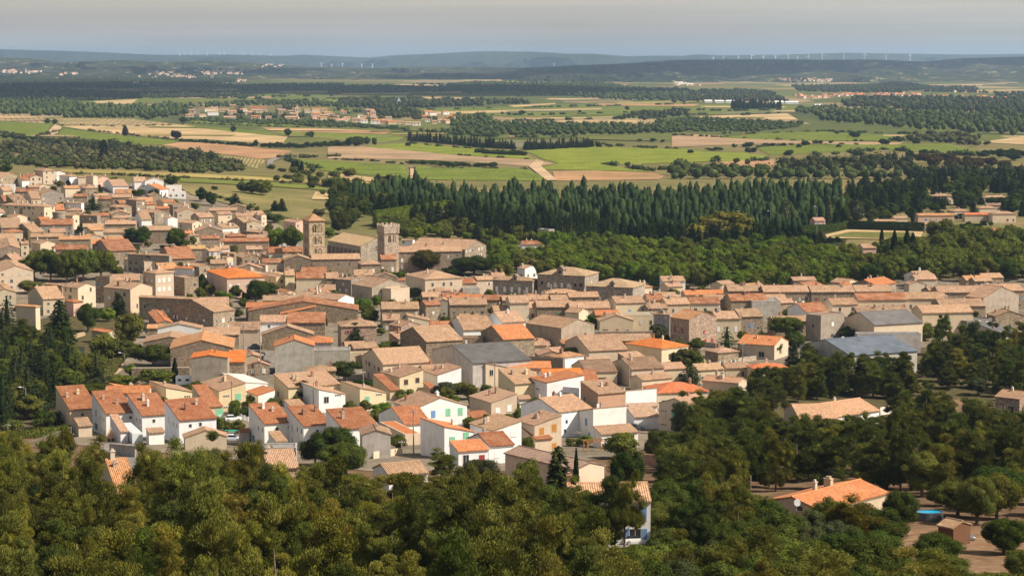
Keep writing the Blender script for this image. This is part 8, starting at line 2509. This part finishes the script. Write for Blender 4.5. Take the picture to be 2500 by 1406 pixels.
# a veil of thin grey cloud: bluish near the horizon, warmer above
sx = nt.nodes.new('ShaderNodeSeparateXYZ'); nt.links.new(tc.outputs['Generated'], sx.inputs[0]); nt.links.new(sx.outputs[2], el.inputs[0])
cr = nt.nodes.new('ShaderNodeValToRGB'); e = cr.color_ramp.elements
e[0].position = 0.0; e[0].color = (5.2, 5.15, 5.0, 1); e[1].position = .035; e[1].color = (6.4, 5.65, 4.6, 1)
nt.links.new(sx.outputs[2], cr.inputs[0])
mx = nt.nodes.new('ShaderNodeMix'); mx.data_type = 'RGBA'
nt.links.new(vl.outputs[0], mx.inputs[0]); nt.links.new(sky.outputs[0], mx.inputs[6]); nt.links.new(cr.outputs[0], mx.inputs[7])
bg = nt.nodes.new('ShaderNodeBackground'); bg.inputs[1].default_value = .072
nt.links.new(mx.outputs[2], bg.inputs[0])
ow = nt.nodes.new('ShaderNodeOutputWorld'); nt.links.new(bg.outputs[0], ow.inputs[0])

hz = MB(); hz.box(-40000, 40000, -2000, 45000, -6, 320)
hm = bpy.data.materials.new('haze_air'); hm.use_nodes = True; t = hm.node_tree; t.nodes.clear()
pv = t.nodes.new('ShaderNodeVolumePrincipled'); pv.inputs['Color'].default_value = (.46, .67, .98, 1); pv.inputs['Density'].default_value = HAZE; pv.inputs['Anisotropy'].default_value = .2
pv.inputs['Density Attribute'].default_value = ''
ov_ = t.nodes.new('ShaderNodeOutputMaterial'); t.links.new(pv.outputs[0], ov_.inputs['Volume'])
try: hm.cycles.homogeneous_volume = True
except Exception: pass
ho = hz.build('haze', hm); ho['kind'] = 'stuff'; ho['label'] = 'thin blue haze over the plain'

def cloud(px, d, rx, ry, seed, hgt=1500.0):
    """a flat cumulus standing above the frame; its shadow falls on the ground at the photo column px, distance d"""
    x = (px - CX)/F*d; k = hgt/math.tan(EL); c = (x + math.sin(AZ)*k, d + math.cos(AZ)*k, hgt)
    rg = np.random.default_rng(seed); Vs = []; Fs = []; b = 0
    for i in range(16):
        a, q = rg.uniform(0, 6.28), rg.uniform(0, .8)**.6
        r = rg.uniform(.25, .45); v, f = I1
        p = v*np.array([rx*r, ry*r, min(rx,ry)*.22])*(1 + rg.normal(0,.07,(len(v),1))) + np.array([math.cos(a)*rx*q, math.sin(a)*ry*q, rg.uniform(0, 60)])
        Vs.append(p + np.array(c)); Fs.append(f + b); b += len(v)
    o = link('clouds', np_mesh('clouds', np.concatenate(Vs), None, np.concatenate(Fs), smooth=True), M['white']); o['kind'] = 'stuff'; o['label'] = 'fair-weather cloud above the plain'
for q in CLOUDS: cloud(*q)

cam = bpy.data.cameras.new('camera'); co = bpy.data.objects.new('camera', cam); COL.objects.link(co)
co.location = (0, 0, CAMH); co.rotation_euler = (math.pi/2 - PITCH, 0, 0)
cam.sensor_width = 36; cam.lens = 36*F/2500; cam.clip_start = .5; cam.clip_end = 120000
SC.camera = co
SC.view_settings.view_transform = 'Standard'; SC.view_settings.look = 'None'; SC.view_settings.exposure = EXPOSURE; SC.view_settings.gamma = 1
SC.render.engine = 'CYCLES'
cy = SC.cycles
cy.max_bounces = 5; cy.diffuse_bounces = 2; cy.glossy_bounces = 2; cy.transmission_bounces = 2; cy.transparent_max_bounces = 4; cy.volume_bounces = 1
cy.use_denoising = True
try: cy.denoiser = 'OPENIMAGEDENOISE'; cy.denoising_input_passes = 'RGB_ALBEDO_NORMAL'
except Exception: pass
cy.use_adaptive_sampling = True; cy.adaptive_threshold = .012
finish_labels()
